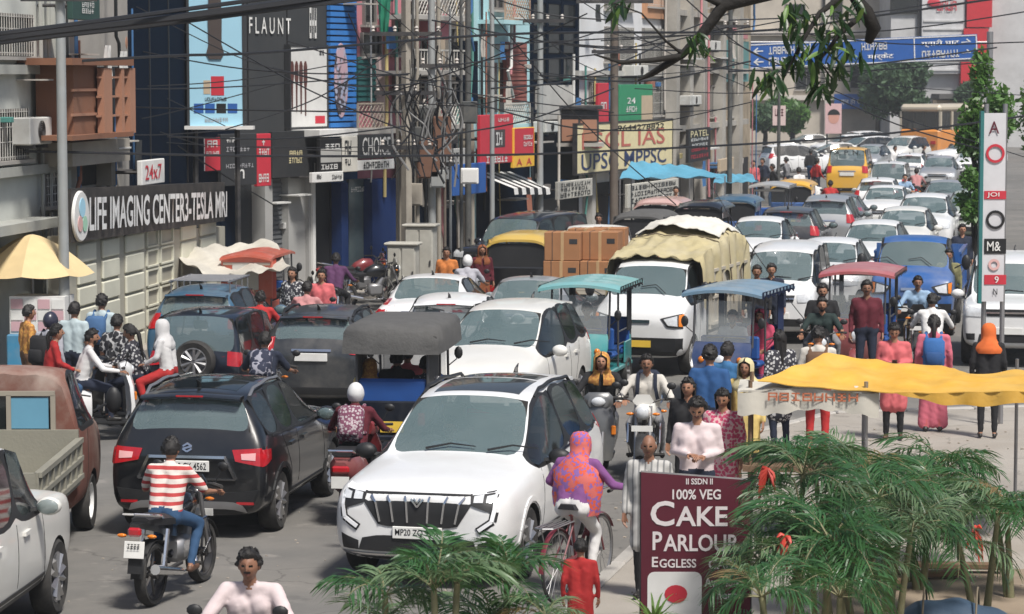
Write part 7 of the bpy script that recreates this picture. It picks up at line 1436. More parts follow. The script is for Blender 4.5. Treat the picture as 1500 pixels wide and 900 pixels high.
# ---------------------------------------------------------------- people and two-wheelers
c = cloth
WHT = c('white', (.66, .65, .64)); OFFW = c('off_white', (.55, .52, .47)); PINKW = c('pinkish_white', (.62, .52, .52)); NAVYC = c('navy', (.014, .02, .04)); BLKC = c('black', (.012, .012, .014)); DENIM = c('denim', (.025, .07, .15)); KHAKI = c('khaki', (.25, .2, .13)); REDC = c('red', (.42, .025, .025)); MARC = c('maroon', (.10, .01, .02)); PINKC = c('coral_pink', (.55, .12, .13)); PURC = c('purple', (.10, .035, .10)); LBLUE = c('light_blue', (.27, .40, .56)); BLUEC = c('blue', (.02, .08, .22)); GREYC = c('grey', (.2, .2, .21)); BROWNC = c('brown', (.13, .07, .04)); ORC = c('orange', (.6, .2, .05)); YELC = c('yellow', (.6, .45, .16)); ROSE = c('rose', (.48, .06, .12)); TEALC = c('teal', (.03, .2, .2))
STRIPED = stripes('cloth_red_white_stripes', (.66, .6, .55), (.45, .05, .05), 3.7, 2, thr=.6); CHECK = printed('cloth_check', (.55, .55, .55), (.05, .05, .06), 40, thr=.25); CAMO = printed('cloth_bw_print', (.5, .5, .5), (.03, .03, .04), 22, thr=.4); FLOR = printed('cloth_floral_pink', (.5, .06, .14), (.6, .4, .4), 28, thr=.55)
VEIL = printed('cloth_orange_violet_veil', (.66, .10, .045), (.24, .12, .36), 30, (.6, .14, .12), thr=.52); MUSTARD = printed('cloth_mustard_scarf', (.58, .30, .07), (.42, .18, .05), 24, thr=.5); PATT = printed('cloth_patterned_pack', (.42, .36, .38), (.16, .05, .09), 30, thr=.45)
def ped(label, px, s, yaw, pose='stand', z=None, **k):
    p = GS(px, s); on = p.y < 40 and p.x > (KL[1][0] + (p.y - 17) * .227)
    return person(label, p, yaw, pose, z=(.12 if on else 0) if z is None else z, **k)
def ride(kind, bl, pl, px, s, yaw, pm, H=1.62, pil=None, back=.25, **k):
    p = GS(px, s); a = R(yaw); h = Vector((math.sin(a), math.cos(a), 0)); K = moto_kit() if kind == 'moto' else scooter_kit()
    o = K.place('motorcycle' if kind == 'moto' else 'scooter', bl, 'motorcycle' if kind == 'moto' else 'scooter', p, -a, 'two-wheelers in the traffic', {'paint': pm})
    person(pl, p - h * back, yaw, 'ride' if kind == 'moto' else 'scoot', H, **k)
    if pil: person(pil.pop('label'), p - h * (back + .40), yaw + pil.pop('dyaw', 0), pil.pop('pose', 'pillion'), pil.pop('H', 1.6), **pil)
    return o
mb_ = ride('moto', 'black motorcycle with red tail lamp under the striped shirt rider', 'rider in red and white striped shirt and blue jeans seen from behind', 258, 152, 15, BLACKP, shirt=STRIPED, pants=DENIM, sleeve='short', skin=1, shoes=SANDAL)
ride('scoot', 'white scooter cut by the bottom edge', 'moustached man in pale pink shirt on a white scooter at the bottom edge', 364, 202, 186, WHITE, shirt=PINKW, pants=NAVYC, sleeve='short', must=True, skin=2, H=1.66, vox=.016)
ride('scoot', 'grey scooter behind the white suv', 'woman wrapped in a mustard scarf riding a grey scooter', 880, 117, 186, GREYP, shirt=BLKC, pants=BLKC, scarf=MUSTARD, skin=0)
ride('moto', 'black motorcycle with white headlamp cowl facing the viewer', 'smiling man in off white shirt with dark shoulder straps on a motorcycle', 946, 118, 187, WHITE2, shirt=OFFW, pants=GREYC, must=True, skin=2, pack=NAVYC)
ride('moto', 'dark motorcycle of the red shirt rider', 'rider in plain red shirt seen from behind near the navy off-roader', 384, 91, 6, BLACKP, shirt=REDC, pants=BLKC, sleeve='short', skin=1)
ride('moto', 'dark motorcycle of the dark backpack rider', 'rider with a printed dark backpack seen from behind', 391, 108, 6, BLACKP, shirt=NAVYC, pants=BLKC, pack=printed('cloth_dark_pack', (.02, .025, .05), (.3, .3, .35), 14, thr=.62), sleeve='short', skin=1)
ride('scoot', 'white scooter of the bearded man at the left', 'bearded man in white long sleeved shirt on a white scooter', 146, 107, 72, WHITE, shirt=WHT, pants=NAVYC, beard=True, skin=1, turn=20,
     pil=dict(label='woman in red sweatshirt sitting behind the bearded man', shirt=REDC, pants=DENIM, hair='pony', skin=0))
ride('scoot', 'dark scooter of the couple near the black suv\'s roof', 'woman in black and white print with dark hair on a scooter', 184, 105, 285, BLACKP, shirt=CAMO, pants=NAVYC, hair='pony', skin=1, tilt=15,
     pil=dict(label='woman in a white headscarf leaning on the printed shirt woman', shirt=WHT, pants=REDC, scarf=WHT, skin=0))
ride('moto', 'motorcycle of the purple shirt rider', 'rider in purple shirt seen from behind by the grey shop pillars', 494, 75, 8, BLACKP, shirt=PURC, pants=BLKC, skin=2)
ride('moto', 'motorcycle below the coral shirt woman', 'rider in faded pink shirt seen from behind above the dark hatchback', 452, 87, 8, GREYP, shirt=c('faded_pink', (.48, .22, .22)), pants=KHAKI, sleeve='short', skin=1)
ride('scoot', 'pale scooter of the white helmet rider', 'rider in white helmet and grey shirt seen from behind', 686, 76, 8, SILV, shirt=c('pale_grey', (.38, .38, .42)), pants=NAVYC, sleeve='short', helmet=M('helmet_white', (.7, .7, .7), .3, coat=.4), skin=1)
ride('scoot', 'maroon scooter between the black suv and the white suv', 'rider in white headscarf and maroon sleeves with a patterned backpack', 524, 129, 8, MAROONP, shirt=MARC, pants=BLKC, scarf=None, hair='pony', helmet=M('cap_white', (.6, .6, .6), .8), pack=PATT, H=1.6)
ride('moto', 'motorcycle carrying two men near the blue rickshaw', 'man in dark green tee riding with a friend behind him', 1203, 94, 187, BLACKP, shirt=c('dark_green', (.015, .03, .028)), pants=NAVYC, sleeve='short', beard=True, skin=1, pil=dict(label='man in black shirt riding pillion behind the dark green tee', shirt=BLKC, pants=GREYC, skin=1, beard=True, sleeve='short', H=1.7))
ride('moto', 'motorcycle of the pale blue shirt rider', 'rider in light blue shirt and cap facing the viewer', 1343, 85, 188, BLACKP, shirt=LBLUE, pants=KHAKI, skin=2, must=True, helmet=None)
ride('moto', 'motorcycle of the white shirt rider seen from behind', 'rider in crisp white shirt seen from behind near the round headlamps', 1364, 92, 8, BLACKP, shirt=WHT, pants=NAVYC, skin=1)
ride('scoot', 'scooter far behind in front of the school van', 'rider in red shirt in front of the yellow school van', 1216, 44.5, 10, BLACKP, shirt=REDC, pants=BLKC, far=True)
ride('scoot', 'scooter of the distant white shirt rider', 'rider in white shirt left of the distant red shirt', 1194, 44, 10, BLACKP, shirt=WHT, pants=BLKC, far=True)
ride('moto', 'motorcycle by the pink jacket near the far white car', 'rider in pink shirt with red cap in the far lane', 1342, 39.5, 10, BLACKP, shirt=c('faded_pink', (.48, .22, .22)), pants=BLKC, far=True)
ride('scoot', 'scooter in the gap right of the far white hatchbacks', 'rider in pale blue in the gap of the far lane', 1325, 42, 190, SILV, shirt=LBLUE, pants=NAVYC, far=True)
# bicycle and its rider
bp_ = GS(846, 152); bicycle_kit().place('bicycle', 'maroon bicycle with rear rack beside the large white suv', 'bicycle', bp_, -R(24)); h_ = Vector((math.sin(R(24)), math.cos(R(24)), 0))
person('cyclist covered by an orange and violet veil with one arm held out', bp_ - h_ * .14, 24, 'cycle', 1.62, shirt=c('violet', (.2, .07, .22)), pants=WHT, scarf=VEIL, skin=0, J=dict(elR=(.36, .22, 1.12), haR=(.50, .42, 1.08)), vox=.018)
# pedestrians, right pavement
ped('man in pale shirt looking down at his hands beside the cake sign', 1020, 147, 188, 'phone', shirt=PINKW, pants=NAVYC, beard=True, skin=1, vox=.018, H=1.7)
ped('woman in red floral kurta standing behind the pale shirt man', 1058, 137, 195, 'stand', shirt=FLOR, pants=ROSE, hair='long', kurta=.9, skin=1, H=1.55, tilt=18)
ped('person with long black hair in dark clothes left of the blue shirts', 1008, 129, 200, shirt=BLKC, pants=BLKC, hair='long', skin=1, H=1.58)
ped('man in deep blue shirt with his back turned', 1038, 124, 15, shirt=BLUEC, pants=NAVYC, sleeve='short', skin=1, H=1.7)
ped('youth in lighter blue shirt right of the deep blue one', 1063, 119, 30, shirt=c('sky_blue', (.04, .15, .32)), pants=NAVYC, sleeve='short', skin=1, H=1.6)
ped('woman in pale yellow scarf near the blue rickshaw wheel', 1092, 124, 200, shirt=YELC, pants=BROWNC, scarf=c('pale_yellow', (.6, .52, .3)), kurta=.9, skin=1, H=1.55)
ped('bald old man in white with a shawl behind the cake sign', 950, 157, 190, 'stand', shirt=stripes('cloth_grey_stole', (.46, .45, .43), (.2, .2, .2), 5, 0, thr=.8), pants=BLKC, hair='bald', kurta=.8, skin=2, H=1.55)
ped('child in red with dark tied hair seen from behind at the bottom', 850, 176, 5, shirt=REDC, pants=REDC, hair='bun', kurta=.9, skin=1, H=1.03, build=.9)
ped('woman with long hair in black and white beyond the food cart', 1142, 113, 335, shirt=CAMO, pants=NAVYC, hair='long', kurta=.9, skin=1, H=1.58)
ped('man in white vest and red trousers seen from behind at the food cart', 1197, 114, 8, 'shop', shirt=OFFW, pants=REDC, pack=BROWNC, skin=1, H=1.66)
ped('woman in coral tunic looking at her phone on the pavement', 1308, 109.5, 188, 'phone', shirt=PINKC, pants=BLKC, hair='pony', kurta=.95, skin=1, H=1.58, hold=1, shoes=SANDAL, vox=.018)
ped('woman in pink sari with a blue backpack seen from behind', 1366, 107, 8, shirt=c('sari_pink', (.55, .13, .18)), pants=PINKC, skirt=c('sari_pink', (.55, .13, .18)), hair='pony', pack=c('pack_blue', (.03, .12, .33)), packm2=c('blue_dark', (.02, .07, .2)), skin=1, H=1.6, vox=.018)
ped('person in orange headscarf and dark clothes at the right edge', 1446, 109, 10, shirt=BLKC, pants=BLKC, scarf=c('bright_orange', (.65, .14, .03)), skin=1, H=1.55)
ped('man in maroon shirt and dark trousers facing the viewer', 1268, 92, 186, shirt=MARC, pants=NAVYC, skin=2, must=True, H=1.74)
ped('first of two dark haired men between truck and microvan', 1108, 83, 190, shirt=BLKC, pants=NAVYC, skin=2, must=True, H=1.65); ped('second of two dark haired men between truck and microvan', 1129, 82, 185, shirt=NAVYC, pants=NAVYC, skin=1, H=1.64)
ped('man in olive shirt right of the blue cab', 1388, 76, 190, shirt=c('olive', (.2, .19, .09)), pants=BLKC, skin=2, H=1.65)
# pedestrians, left side
ped('youth with helmet and black backpack at the left edge', 74, 104, 30, shirt=c('pale_grey', (.38, .38, .42)), pants=BLKC, helmet=M('helmet_dark', (.03, .03, .05), .3), pack=BLKC, skin=1, H=1.66)
ped('man in pale tee seen from behind near the kiosk', 110, 100, 20, shirt=c('pale_aqua', (.42, .5, .52)), pants=NAVYC, sleeve='short', skin=1, H=1.68); ped('man with blue backpack in front of the tiled wall', 150, 97, 15, shirt=c('pale_aqua', (.42, .5, .52)), pants=NAVYC, pack=c('slate_blue', (.05, .12, .25)), skin=1, H=1.7)
ped('youth in black printed shirt beside the blue backpack man', 172, 103, 20, shirt=printed('cloth_black_white', (.02, .02, .025), (.4, .4, .4), 18, thr=.62), pants=BLKC, sleeve='short', skin=1, H=1.6)
ped('person in mustard top under the cream umbrella', 42, 99, 60, shirt=MUSTARD, pants=BROWNC, skin=1, H=1.6)
ped('woman in coral shirt facing the viewer in front of the shops', 472, 83, 185, shirt=PINKC, pants=REDC, hair='pony', skin=1, H=1.58); ped('person in black and white print near the red rickshaw', 430, 83, 200, shirt=CAMO, pants=BLKC, skin=1, H=1.62, hair='long')
ped('woman in orange sari beside the electric cabinets', 655, 73, 190, shirt=ORC, pants=ORC, skirt=BROWNC, hair='bun', skin=1, H=1.55); ped('woman in dark red right of the orange sari', 706, 72, 170, shirt=MARC, pants=MARC, skirt=c('rust', (.25, .08, .03)), scarf=c('rust', (.25, .08, .03)), skin=1, H=1.55)
ped('man sitting height in white shirt beside the red orange rickshaw', 352, 77, 10, shirt=WHT, pants=BLKC, skin=1, H=1.6)
ped('person in red jacket by the far shop recess', 842, 60, 190, shirt=REDC, pants=BLKC, far=True, skin=1); ped('man in denim shirt behind the cartons', 877, 61.5, 190, shirt=LBLUE, pants=DENIM, far=True, skin=2); ped('person in white under the blue stall roof', 965, 49, 170, shirt=WHT, pants=BLKC, far=True); ped('person in dark clothes under the blue stall roof', 990, 49.5, 190, shirt=NAVYC, pants=BLKC, far=True)
for i, (px, s_, sh, lb) in enumerate(((1103, 38, PINKC, 'pink shirt person at the flats corner'), (1117, 37, NAVYC, 'navy shirt person at the flats corner'), (1132, 39.5, BLKC, 'black shirt person left of the thin post'), (1152, 36.5, GREYC, 'grey shirt person right of the thin post'), (1170, 41, WHT, 'white shirt person near the far rickshaws'), (1187, 33, BLKC, 'black shirt person beyond the far rickshaws'), (1196, 37, REDC, 'red shirt person left of the school van'), (1352, 31, BLKC, 'black shirt person near the crossing sedan'), (1310, 31.5, WHT, 'white shirt person near the crossing minivan'), (1408, 66, NAVYC, 'navy shirt person under the right hand tree'))):
    ped(lb + ' walking in the distance', px, s_, 180 + i * 40, 'walk', shirt=sh, pants=(NAVYC, BLKC, DENIM)[i % 3], far=True, skin=i % 3)
# drivers and passengers of the rickshaws
def sitter(label, px, s, yaw, L, loc, dyaw=0, facing=True, **k):
    p = near(px, s, yaw, L); a = R(yaw) + (math.pi if facing else 0); q = p + Vector((math.sin(a), math.cos(a), 0)) * loc[1] + Vector((math.cos(a), -math.sin(a), 0)) * loc[0]; person(label, q, math.degrees(a) + dyaw, 'sit', z=loc[2], **k)
sitter('driver in grey shirt of the teal roofed rickshaw', 842, 95, 13, 2.25, (0, .14, .16), shirt=GREYC, pants=BLKC, skin=2, H=1.6); sitter('driver in white shirt of the slate blue rickshaw', 1048, 98, 20, 2.25, (0, .14, .16), shirt=WHT, pants=BLKC, skin=2, H=1.6, beard=True)
sitter('passenger in magenta inside the slate blue rickshaw', 1048, 98, 20, 2.25, (-.22, -.68, .16), shirt=ROSE, pants=ROSE, scarf=ROSE, skin=1, H=1.55); sitter('driver in dark shirt of the faded red rickshaw', 1250, 89.5, 14, 2.25, (0, .14, .16), shirt=NAVYC, pants=BLKC, skin=2, H=1.6)
sitter('bulky passenger in black with back turned in the canvas rickshaw', 574, 114.5, 7, 2.25, (-.02, -.62, .16), facing=False, shirt=BLKC, pants=BLKC, skin=2, H=1.62, build=1.2); sitter('passenger in mustard scarf in the canvas rickshaw', 574, 114.5, 7, 2.25, (-.38, -.62, .14), facing=False, shirt=YELC, pants=BROWNC, scarf=MUSTARD, H=1.5); sitter('passenger in checked shirt in the canvas rickshaw', 574, 114.5, 7, 2.25, (.36, -.62, .14), facing=False, shirt=CHECK, pants=NAVYC, skin=1, H=1.55); sitter('driver in pink shirt of the canvas rickshaw', 574, 114.5, 7, 2.25, (0, .10, .16), facing=False, shirt=PINKC, pants=NAVYC, skin=2, H=1.6)
sitter('passenger in white inside the red orange rickshaw', 362, 78, 8, 2.25, (-.1, -.62, .10), facing=False, shirt=WHT, pants=NAVYC, skin=1, H=1.5); sitter('passenger in red inside the yellow roofed auto-rickshaw', 757, 71.5, 10, 2.4, (.2, -.7, .18), facing=False, shirt=MARC, pants=NAVYC, skin=1, H=1.55)
for lb, px_, s_, yw, L_, y_, kw in (('driver of the large white suv', 612, 151, 13.5, 4.72, -.35, dict(shirt=LBLUE)), ('front passenger of the large white suv', 612, 151, 13.5, 4.72, -.35, dict(shirt=MARC)), ('driver of the white minivan', 687, 106, 13.5, 4.4, -.3, dict(shirt=WHT)), ('driver of the tarpaulin truck', 934, 88.5, 18, 4.4, .85, dict(shirt=REDC)), ('driver of the white microvan', 1136, 79, 12, 3.7, .3, dict(shirt=KHAKI))):
    sitter(lb + ' seen dimly behind the glass', px_, s_, yw, L_, (-.38 if 'passenger' in lb else .38, y_, .10 if 'truck' not in lb else .3), pants=BLKC, skin=1, H=1.6, far=True, **kw)
finish_people()

# ---------------------------------------------------------------- foliage
def leafmat(name, c1, c2, rough=.45):
    m = M(name, c1, rough, var=.35, scale=3); b = m.node_tree.nodes['Principled BSDF']; n = m.node_tree.nodes; l = m.node_tree.links
    tr = n.new('ShaderNodeBsdfTranslucent'); tr.inputs[0].default_value = tuple(c2) + (1,); mx = n.new('ShaderNodeMixShader'); mx.inputs[0].default_value = .28
    l.new(b.outputs[0], mx.inputs[1]); l.new(tr.outputs[0], mx.inputs[2]); l.new(mx.outputs[0], n['Material Output'].inputs[0]); return m
LEAF_P = leafmat('palm_leaf', (.045, .125, .042), (.09, .21, .05), .36); LEAF_P2 = leafmat('palm_leaf_pale', (.14, .215, .11), (.18, .27, .10), .4); LEAF_B = leafmat('palm_leaf_dry', (.22, .16, .07), (.2, .15, .06), .7); LEAF_M = leafmat('mango_leaf', (.022, .055, .018), (.05, .11, .02), .35); LEAF_T = leafmat('tree_leaf', (.085, .19, .04), (.18, .34, .06)); LEAF_F = leafmat('far_leaf', (.06, .115, .055), (.1, .17, .07), .7); LEAF_L = leafmat('spiky_leaf', (.13, .24, .05), (.2, .32, .06), .45)
BARK = M('bark', (.016, .014, .012), .9, var=.35, scale=9, bump=.6, bscale=22); STEM = M('palm_stem', (.20, .19, .10), .7, var=.3, scale=8, bump=.3); REDFL = M('red_bract', (.5, .05, .03), .55, var=.3, scale=12)
def frond_mesh(seed, L=1.0, n=26, ll=.38, droop=.5, wd=.0095):
    rn = random.Random(seed); b = MB(); pts = []
    for i in range(11):
        t = i / 10; pts.append(Vector((0, L * t * (1 - .12 * t), L * .45 * t - droop * L * t ** 2.2)))
    b.tube(pts, [.011 * (1 - .8 * i / 10) + .002 for i in range(11)], 5, 1)
    for i in range(n):
        t = .16 + .84 * i / (n - 1); x = t * 10; k = min(int(x), 9); p = pts[k].lerp(pts[k + 1], x - k); d = (pts[min(k + 1, 10)] - pts[k]).normalized()
        for sx in (-1, 1):
            l = ll * (.55 + .8 * math.sin(math.pi * min(1, t * .9 + .12))) * rn.uniform(.85, 1.15); side = Vector((sx, 0, 0)); a = rn.uniform(.5, .85)
            dir0 = (d * a + side * (1 - a * .45) + Vector((0, 0, rn.uniform(.15, .55)))).normalized(); w = wd * rn.uniform(.8, 1.2); nrm = dir0.cross(Vector((0, 0, 1)));
            if nrm.length < .1: nrm = Vector((1, 0, 0))
            nrm.normalize(); tw = rn.uniform(-.5, .5); nrm = (nrm + Vector((0, 0, tw))).normalized(); vs = []
            dr = rn.uniform(.35, .95)
            for j in range(5):
                u = j / 4; q = p + dir0 * l * u - Vector((0, 0, dr * l * u * u)); ww = w * (.5 + 1.6 * u) * (1 if u < .5 else (1 - (u - .5) * 1.9)); ww = max(ww, .0015); vs += [q - nrm * ww, q + nrm * ww]
            b.add(vs, [(2 * j, 2 * j + 1, 2 * j + 3, 2 * j + 2) for j in range(4)], 0)
    return b.mesh('frond', 60)
FR = [frond_mesh(i, 1.0, 22, .36, .4 + .14 * i) for i in range(4)]; FR_S = [frond_mesh(20 + i, .8, 20, .30, .55) for i in range(2)]
rnp = random.Random(11)
def palm(label, px, py, Y, n=14, size=1.0, mat=None, spread=1.0, pale=.2, name='palm_plant', base_z=.12, crowns=1, flower=None, elev=(.1, 1.2), meshes=None):
    c0 = A(px, py, Y); t = thing(name, label, 'plant', (c0.x, c0.y, base_z), 0, 'palm plants at the roadside')
    for q in range(crowns):
        off = Vector((rnp.uniform(-.3, .3), rnp.uniform(-.25, .25), rnp.uniform(-.3, .12))) if crowns > 1 else Vector((0, 0, 0)); top = Vector((0, 0, c0.z - base_z)) + off
        b = MB(); b.tube([(off.x * .25, off.y * .25, 0), (off.x * .6, off.y * .6, top.z * .5), top], [.04, .03, .022], 7); st_ = link('stem', b.mesh('stem', 60), STEM, t)
        for i in range(n):
            az = 2 * math.pi * (i * .618 + rnp.random() * .1); el = rnp.uniform(*elev); s_ = size * rnp.uniform(.75, 1.15); q_ = rnp.random(); mt = (mat or LEAF_P) if q_ > pale else LEAF_P2 if q_ > .03 else LEAF_B
            o = link('frond', rnp.choice(meshes or FR), [mt, STEM], t); o.location = top; o.rotation_euler = (el - .45, rnp.uniform(-.3, .3), az); o.scale = (s_,) * 3
    if flower:
        f = A(flower[0], flower[1], Y - .3) - t.location; b = MB()
        for i in range(14): a = rnp.uniform(0, 6.28); e = f + Vector((math.cos(a) * .08, math.sin(a) * .08, rnp.uniform(-.22, .12))); b.tube([f + Vector((0, 0, .1)), f.lerp(e, .6) + Vector((0, 0, .06)), e], [.014, .02, .004], 5)
        link('red_flower_spike', b.mesh('flower', 60), REDFL, t)
    return t
palm('low arching palm at the bottom left of the row by the white suv', 570, 893, 18.4, 10, .58, crowns=2, meshes=FR_S, pale=.4, elev=(.3, 1.4)); palm('arching palm below the white suv\'s bumper', 650, 880, 18.0, 10, .60, crowns=2, meshes=FR_S, pale=.4, elev=(.4, 1.5)); palm('arching palm left of the bicycle wheel', 740, 872, 18.6, 11, .58, crowns=2, meshes=FR_S, pale=.4, elev=(.4, 1.5)); palm('small palm tuft at the bottom middle', 800, 905, 18.4, 11, .46, meshes=FR_S, pale=.4)
palm('palm tucked between the food cart and the leaning palm', 1225, 690, 24.2, 11, .62, crowns=2, pale=.4); palm('palm in the middle of the right hand planting', 1300, 700, 24.6, 11, .66, crowns=2, pale=.45); palm('low spreading palm over the planks', 1305, 800, 22.6, 11, .6, crowns=2, pale=.35); palm('broad palm at the right border above the blue bundle', 1440, 765, 24.0, 11, .66, crowns=2, pale=.4)
palm('bushy palm overlapping the cake sign', 1130, 780, 21.6, 11, .55, crowns=2, pale=.35); palm('tall palm in front of the food cart', 1170, 712, 22.6, 11, .68, crowns=2, pale=.3, flower=(1125, 705)); palm('dense palm right of the cake sign', 1200, 800, 21.4, 11, .72, crowns=2, pale=.25, flower=(1150, 805)); palm('palm leaning over the sandy ground', 1268, 745, 23.2, 11, .68, crowns=2, pale=.4); palm('low dark palm at the bottom right of the cake sign', 1165, 890, 20.0, 11, .52, crowns=2, pale=.3, mat=LEAF_P); palm('low palm in the bottom right corner row', 1230, 875, 20.4, 11, .5, crowns=1, pale=.3)
palm('feathery palm with pale trunk right of the stall', 1350, 730, 25.6, 11, .66, crowns=2, pale=.45); palm('feathery palm below the yellow tarpaulin', 1425, 685, 26.6, 11, .66, crowns=2, pale=.3); palm('palm at the right edge by the sandy ground', 1485, 740, 25.2, 11, .66, crowns=2, pale=.3, flower=(1428, 790))
sp = thing('spiky_plant', 'light green spiky rosette at the bottom beside the cake sign', 'plant', tuple(G(958, 985)[:2]) + (.12,)); ct = A(960, 905, sp.location.y).z - .12
for i in range(26):
    az = i * 2.4; L = .42; b = MB(); d = Vector((math.cos(az), math.sin(az), 0)); q = Vector((0, 0, ct - .05)); nn = Vector((-d.y, d.x, 0)); vs = []
    for j in range(5): u = j / 4; p = q + d * L * u * .7 + Vector((0, 0, L * (u * (1.0 if i % 2 else .6) - .5 * u * u))); ww = .018 * (1 - u) + .002; vs += [p - nn * ww, p + nn * ww]
    b.add(vs, [(2 * j, 2 * j + 1, 2 * j + 3, 2 * j + 2) for j in range(4)]); link('leaf', b.mesh('leaf', 60), LEAF_L, sp)
b = MB(); b.tube([(0, 0, 0), (0, 0, ct)], [.05, .04], 7); link('stem', b.mesh('stem', 60), STEM, sp)
# overhanging mango tree: trunk stands right of the frame
mg = thing('mango_tree', 'mango tree whose dark limbs and long leaves hang into the top right', 'tree', (6.6, 19.0, .12))
def mp(px, py, Y): return A(px, py, Y) - mg.location
b = MB(); b.tube([(0, 0, 0), (.05, 0, 1.5), (-.1, .1, 3.4), (-.3, .3, 5.2)], [.24, .19, .16, .13], 10); link('trunk', b.mesh('trunk', 60), BARK, mg)
fork = Vector((-.3, .3, 5.2)); limbs = [
    ([fork, mp(1400, -130, 19.6), mp(1290, -60, 19.9), mp(1245, -14, 20), mp(1268, 18, 20), mp(1280, 42, 20.05), mp(1272, 62, 20.1)], [.12, .09, .07, .055, .06, .055, .03]),
    ([fork, mp(1420, -170, 20.4), mp(1240, -60, 20.6), mp(1130, -10, 20.6), mp(1060, 8, 20.6), mp(1030, 48, 20.6), mp(1000, 80, 20.6), mp(955, 108, 20.6), mp(934, 118, 20.6)], [.11, .08, .065, .055, .05, .04, .03, .025, .008]),
    ([mp(1000, 82, 20.6), mp(960, 88, 20.5), mp(910, 92, 20.4), mp(870, 80, 20.4)], [.025, .02, .014, .006]), ([mp(1060, 8, 20.6), mp(1000, -20, 20.5), mp(930, -40, 20.5)], [.03, .022, .012]), ([mp(1245, -14, 20), mp(1200, 20, 19.9), mp(1170, 70, 19.8), mp(1150, 112, 19.8)], [.03, .02, .012, .006]), ([mp(1268, 18, 20), mp(1230, 50, 19.8), mp(1200, 90, 19.8), mp(1222, 120, 19.8)], [.025, .018, .01, .005]), ([mp(1000, 80, 20.6), mp(975, 60, 20.5), mp(940, 20, 20.4), mp(900, 5, 20.4)], [.014, .01, .007, .004])]
for P_, r_ in limbs: b = MB(); b.tube(P_, r_, 8); link('limb', b.mesh('limb', 60), BARK, mg)
lv = MB(); vs = []
for j in range(6): u = j / 5; w_ = .026 * math.sin(math.pi * (.06 + .9 * u)) ** .8; vs += [(-w_, u * .21, -.05 * u * u + .008), (0, u * .21, -.05 * u * u), (w_, u * .21, -.05 * u * u + .008)]
lv.add(vs, [(3 * j + k, 3 * j + k + 1, 3 * j + k + 4, 3 * j + k + 3) for j in range(5) for k in (0, 1)]); lm = lv.mesh('leaf', 60)
rl = random.Random(5); N = 0
for cx, cy, n_, sp_, Y_ in ((1160, 20, 30, 26, 19.9), (1190, 55, 30, 28, 19.8), (1225, 30, 26, 24, 19.9), (1245, 70, 26, 22, 19.8), (1165, 85, 24, 20, 19.8), (1215, 100, 24, 20, 19.8), (1135, 110, 22, 16, 19.8), (1200, 125, 14, 12, 19.8), (1022, 58, 18, 14, 20.4), (900, 6, 16, 12, 20.4), (1255, 5, 14, 16, 19.8), (1120, 115, 10, 12, 19.8)):
    for i in range(n_):
        o = link('leaf', lm, LEAF_M if rl.random() > .12 else LEAF_L, mg); o.location = mp(cx + rl.gauss(0, sp_ * .6), cy + rl.gauss(0, sp_ * .55), Y_ + rl.gauss(0, .12)); o.rotation_euler = (rl.uniform(-1.5, -.2), rl.uniform(-.6, .6), rl.uniform(0, 6.28)); s_ = rl.uniform(.5, .85); o.scale = (s_,) * 3
def tree(label, px, s, zc, rad, n, leaf, mat, trunk_r=.14, name='tree', group='roadside trees', at=None, lobes=9, seed=1):
    p = at or GS(px, s); t = thing(name, label, 'tree', (p.x, p.y, 0), 0, group); rn = np.random.default_rng(seed); b = MB(); b.tube([(0, 0, 0), (.05, 0, zc * .5), (0, .05, zc)], [trunk_r, trunk_r * .8, trunk_r * .4], 8); link('trunk', b.mesh('trunk', 60), BARK, t)
    cen = rn.normal(0, 1, (lobes, 3)); cen /= np.linalg.norm(cen, axis=1)[:, None]; cen *= np.array(rad) * rn.uniform(.35, .8, (lobes, 1)); cen[:, 2] += zc
    for c_ in cen[:6]: b = MB(); b.tube([(0, 0, zc * .55), tuple(c_ * np.array((.5, .5, .8)) ), tuple(c_)], [trunk_r * .5, trunk_r * .3, .015], 5); link('limb', b.mesh('limb', 60), BARK, t)
    k = rn.integers(0, lobes, n); d = rn.normal(0, 1, (n, 3)); d /= np.linalg.norm(d, axis=1)[:, None]; P_ = cen[k] + d * (np.array(rad) * .42) * (rn.uniform(.35, 1.05, (n, 1)))
    u = rn.normal(0, 1, (n, 3)); u /= np.linalg.norm(u, axis=1)[:, None]; v = np.cross(u, rn.normal(0, 1, (n, 3))); v /= np.linalg.norm(v, axis=1)[:, None]; sz = leaf * rn.uniform(.35, 1.5, (n, 1))
    V = np.stack([P_ - u * sz, P_ + v * sz * .45, P_ + u * sz, P_ - v * sz * .45], 1).reshape(-1, 3); me = bpy.data.meshes.new('crown'); me.from_pydata(V.tolist(), [], [(4 * i, 4 * i + 1, 4 * i + 2, 4 * i + 3) for i in range(n)]); me.update(); link('crown', me, mat, t); return t
tree('bright green leafy tree at the right edge behind the banner', 1436, 66, 4.1, (.6, .7, 1.5), 4200, .085, LEAF_T, seed=3); tree('low leafy bush below the bright green tree', 1425, 70, 2.4, (.45, .5, .6), 1600, .075, LEAF_T, .05, 'bush', seed=4); tree('taller leafy tree just outside the right edge', 1545, 62, 4.6, (1.2, 1.2, 1.9), 4000, .09, LEAF_T, seed=5)
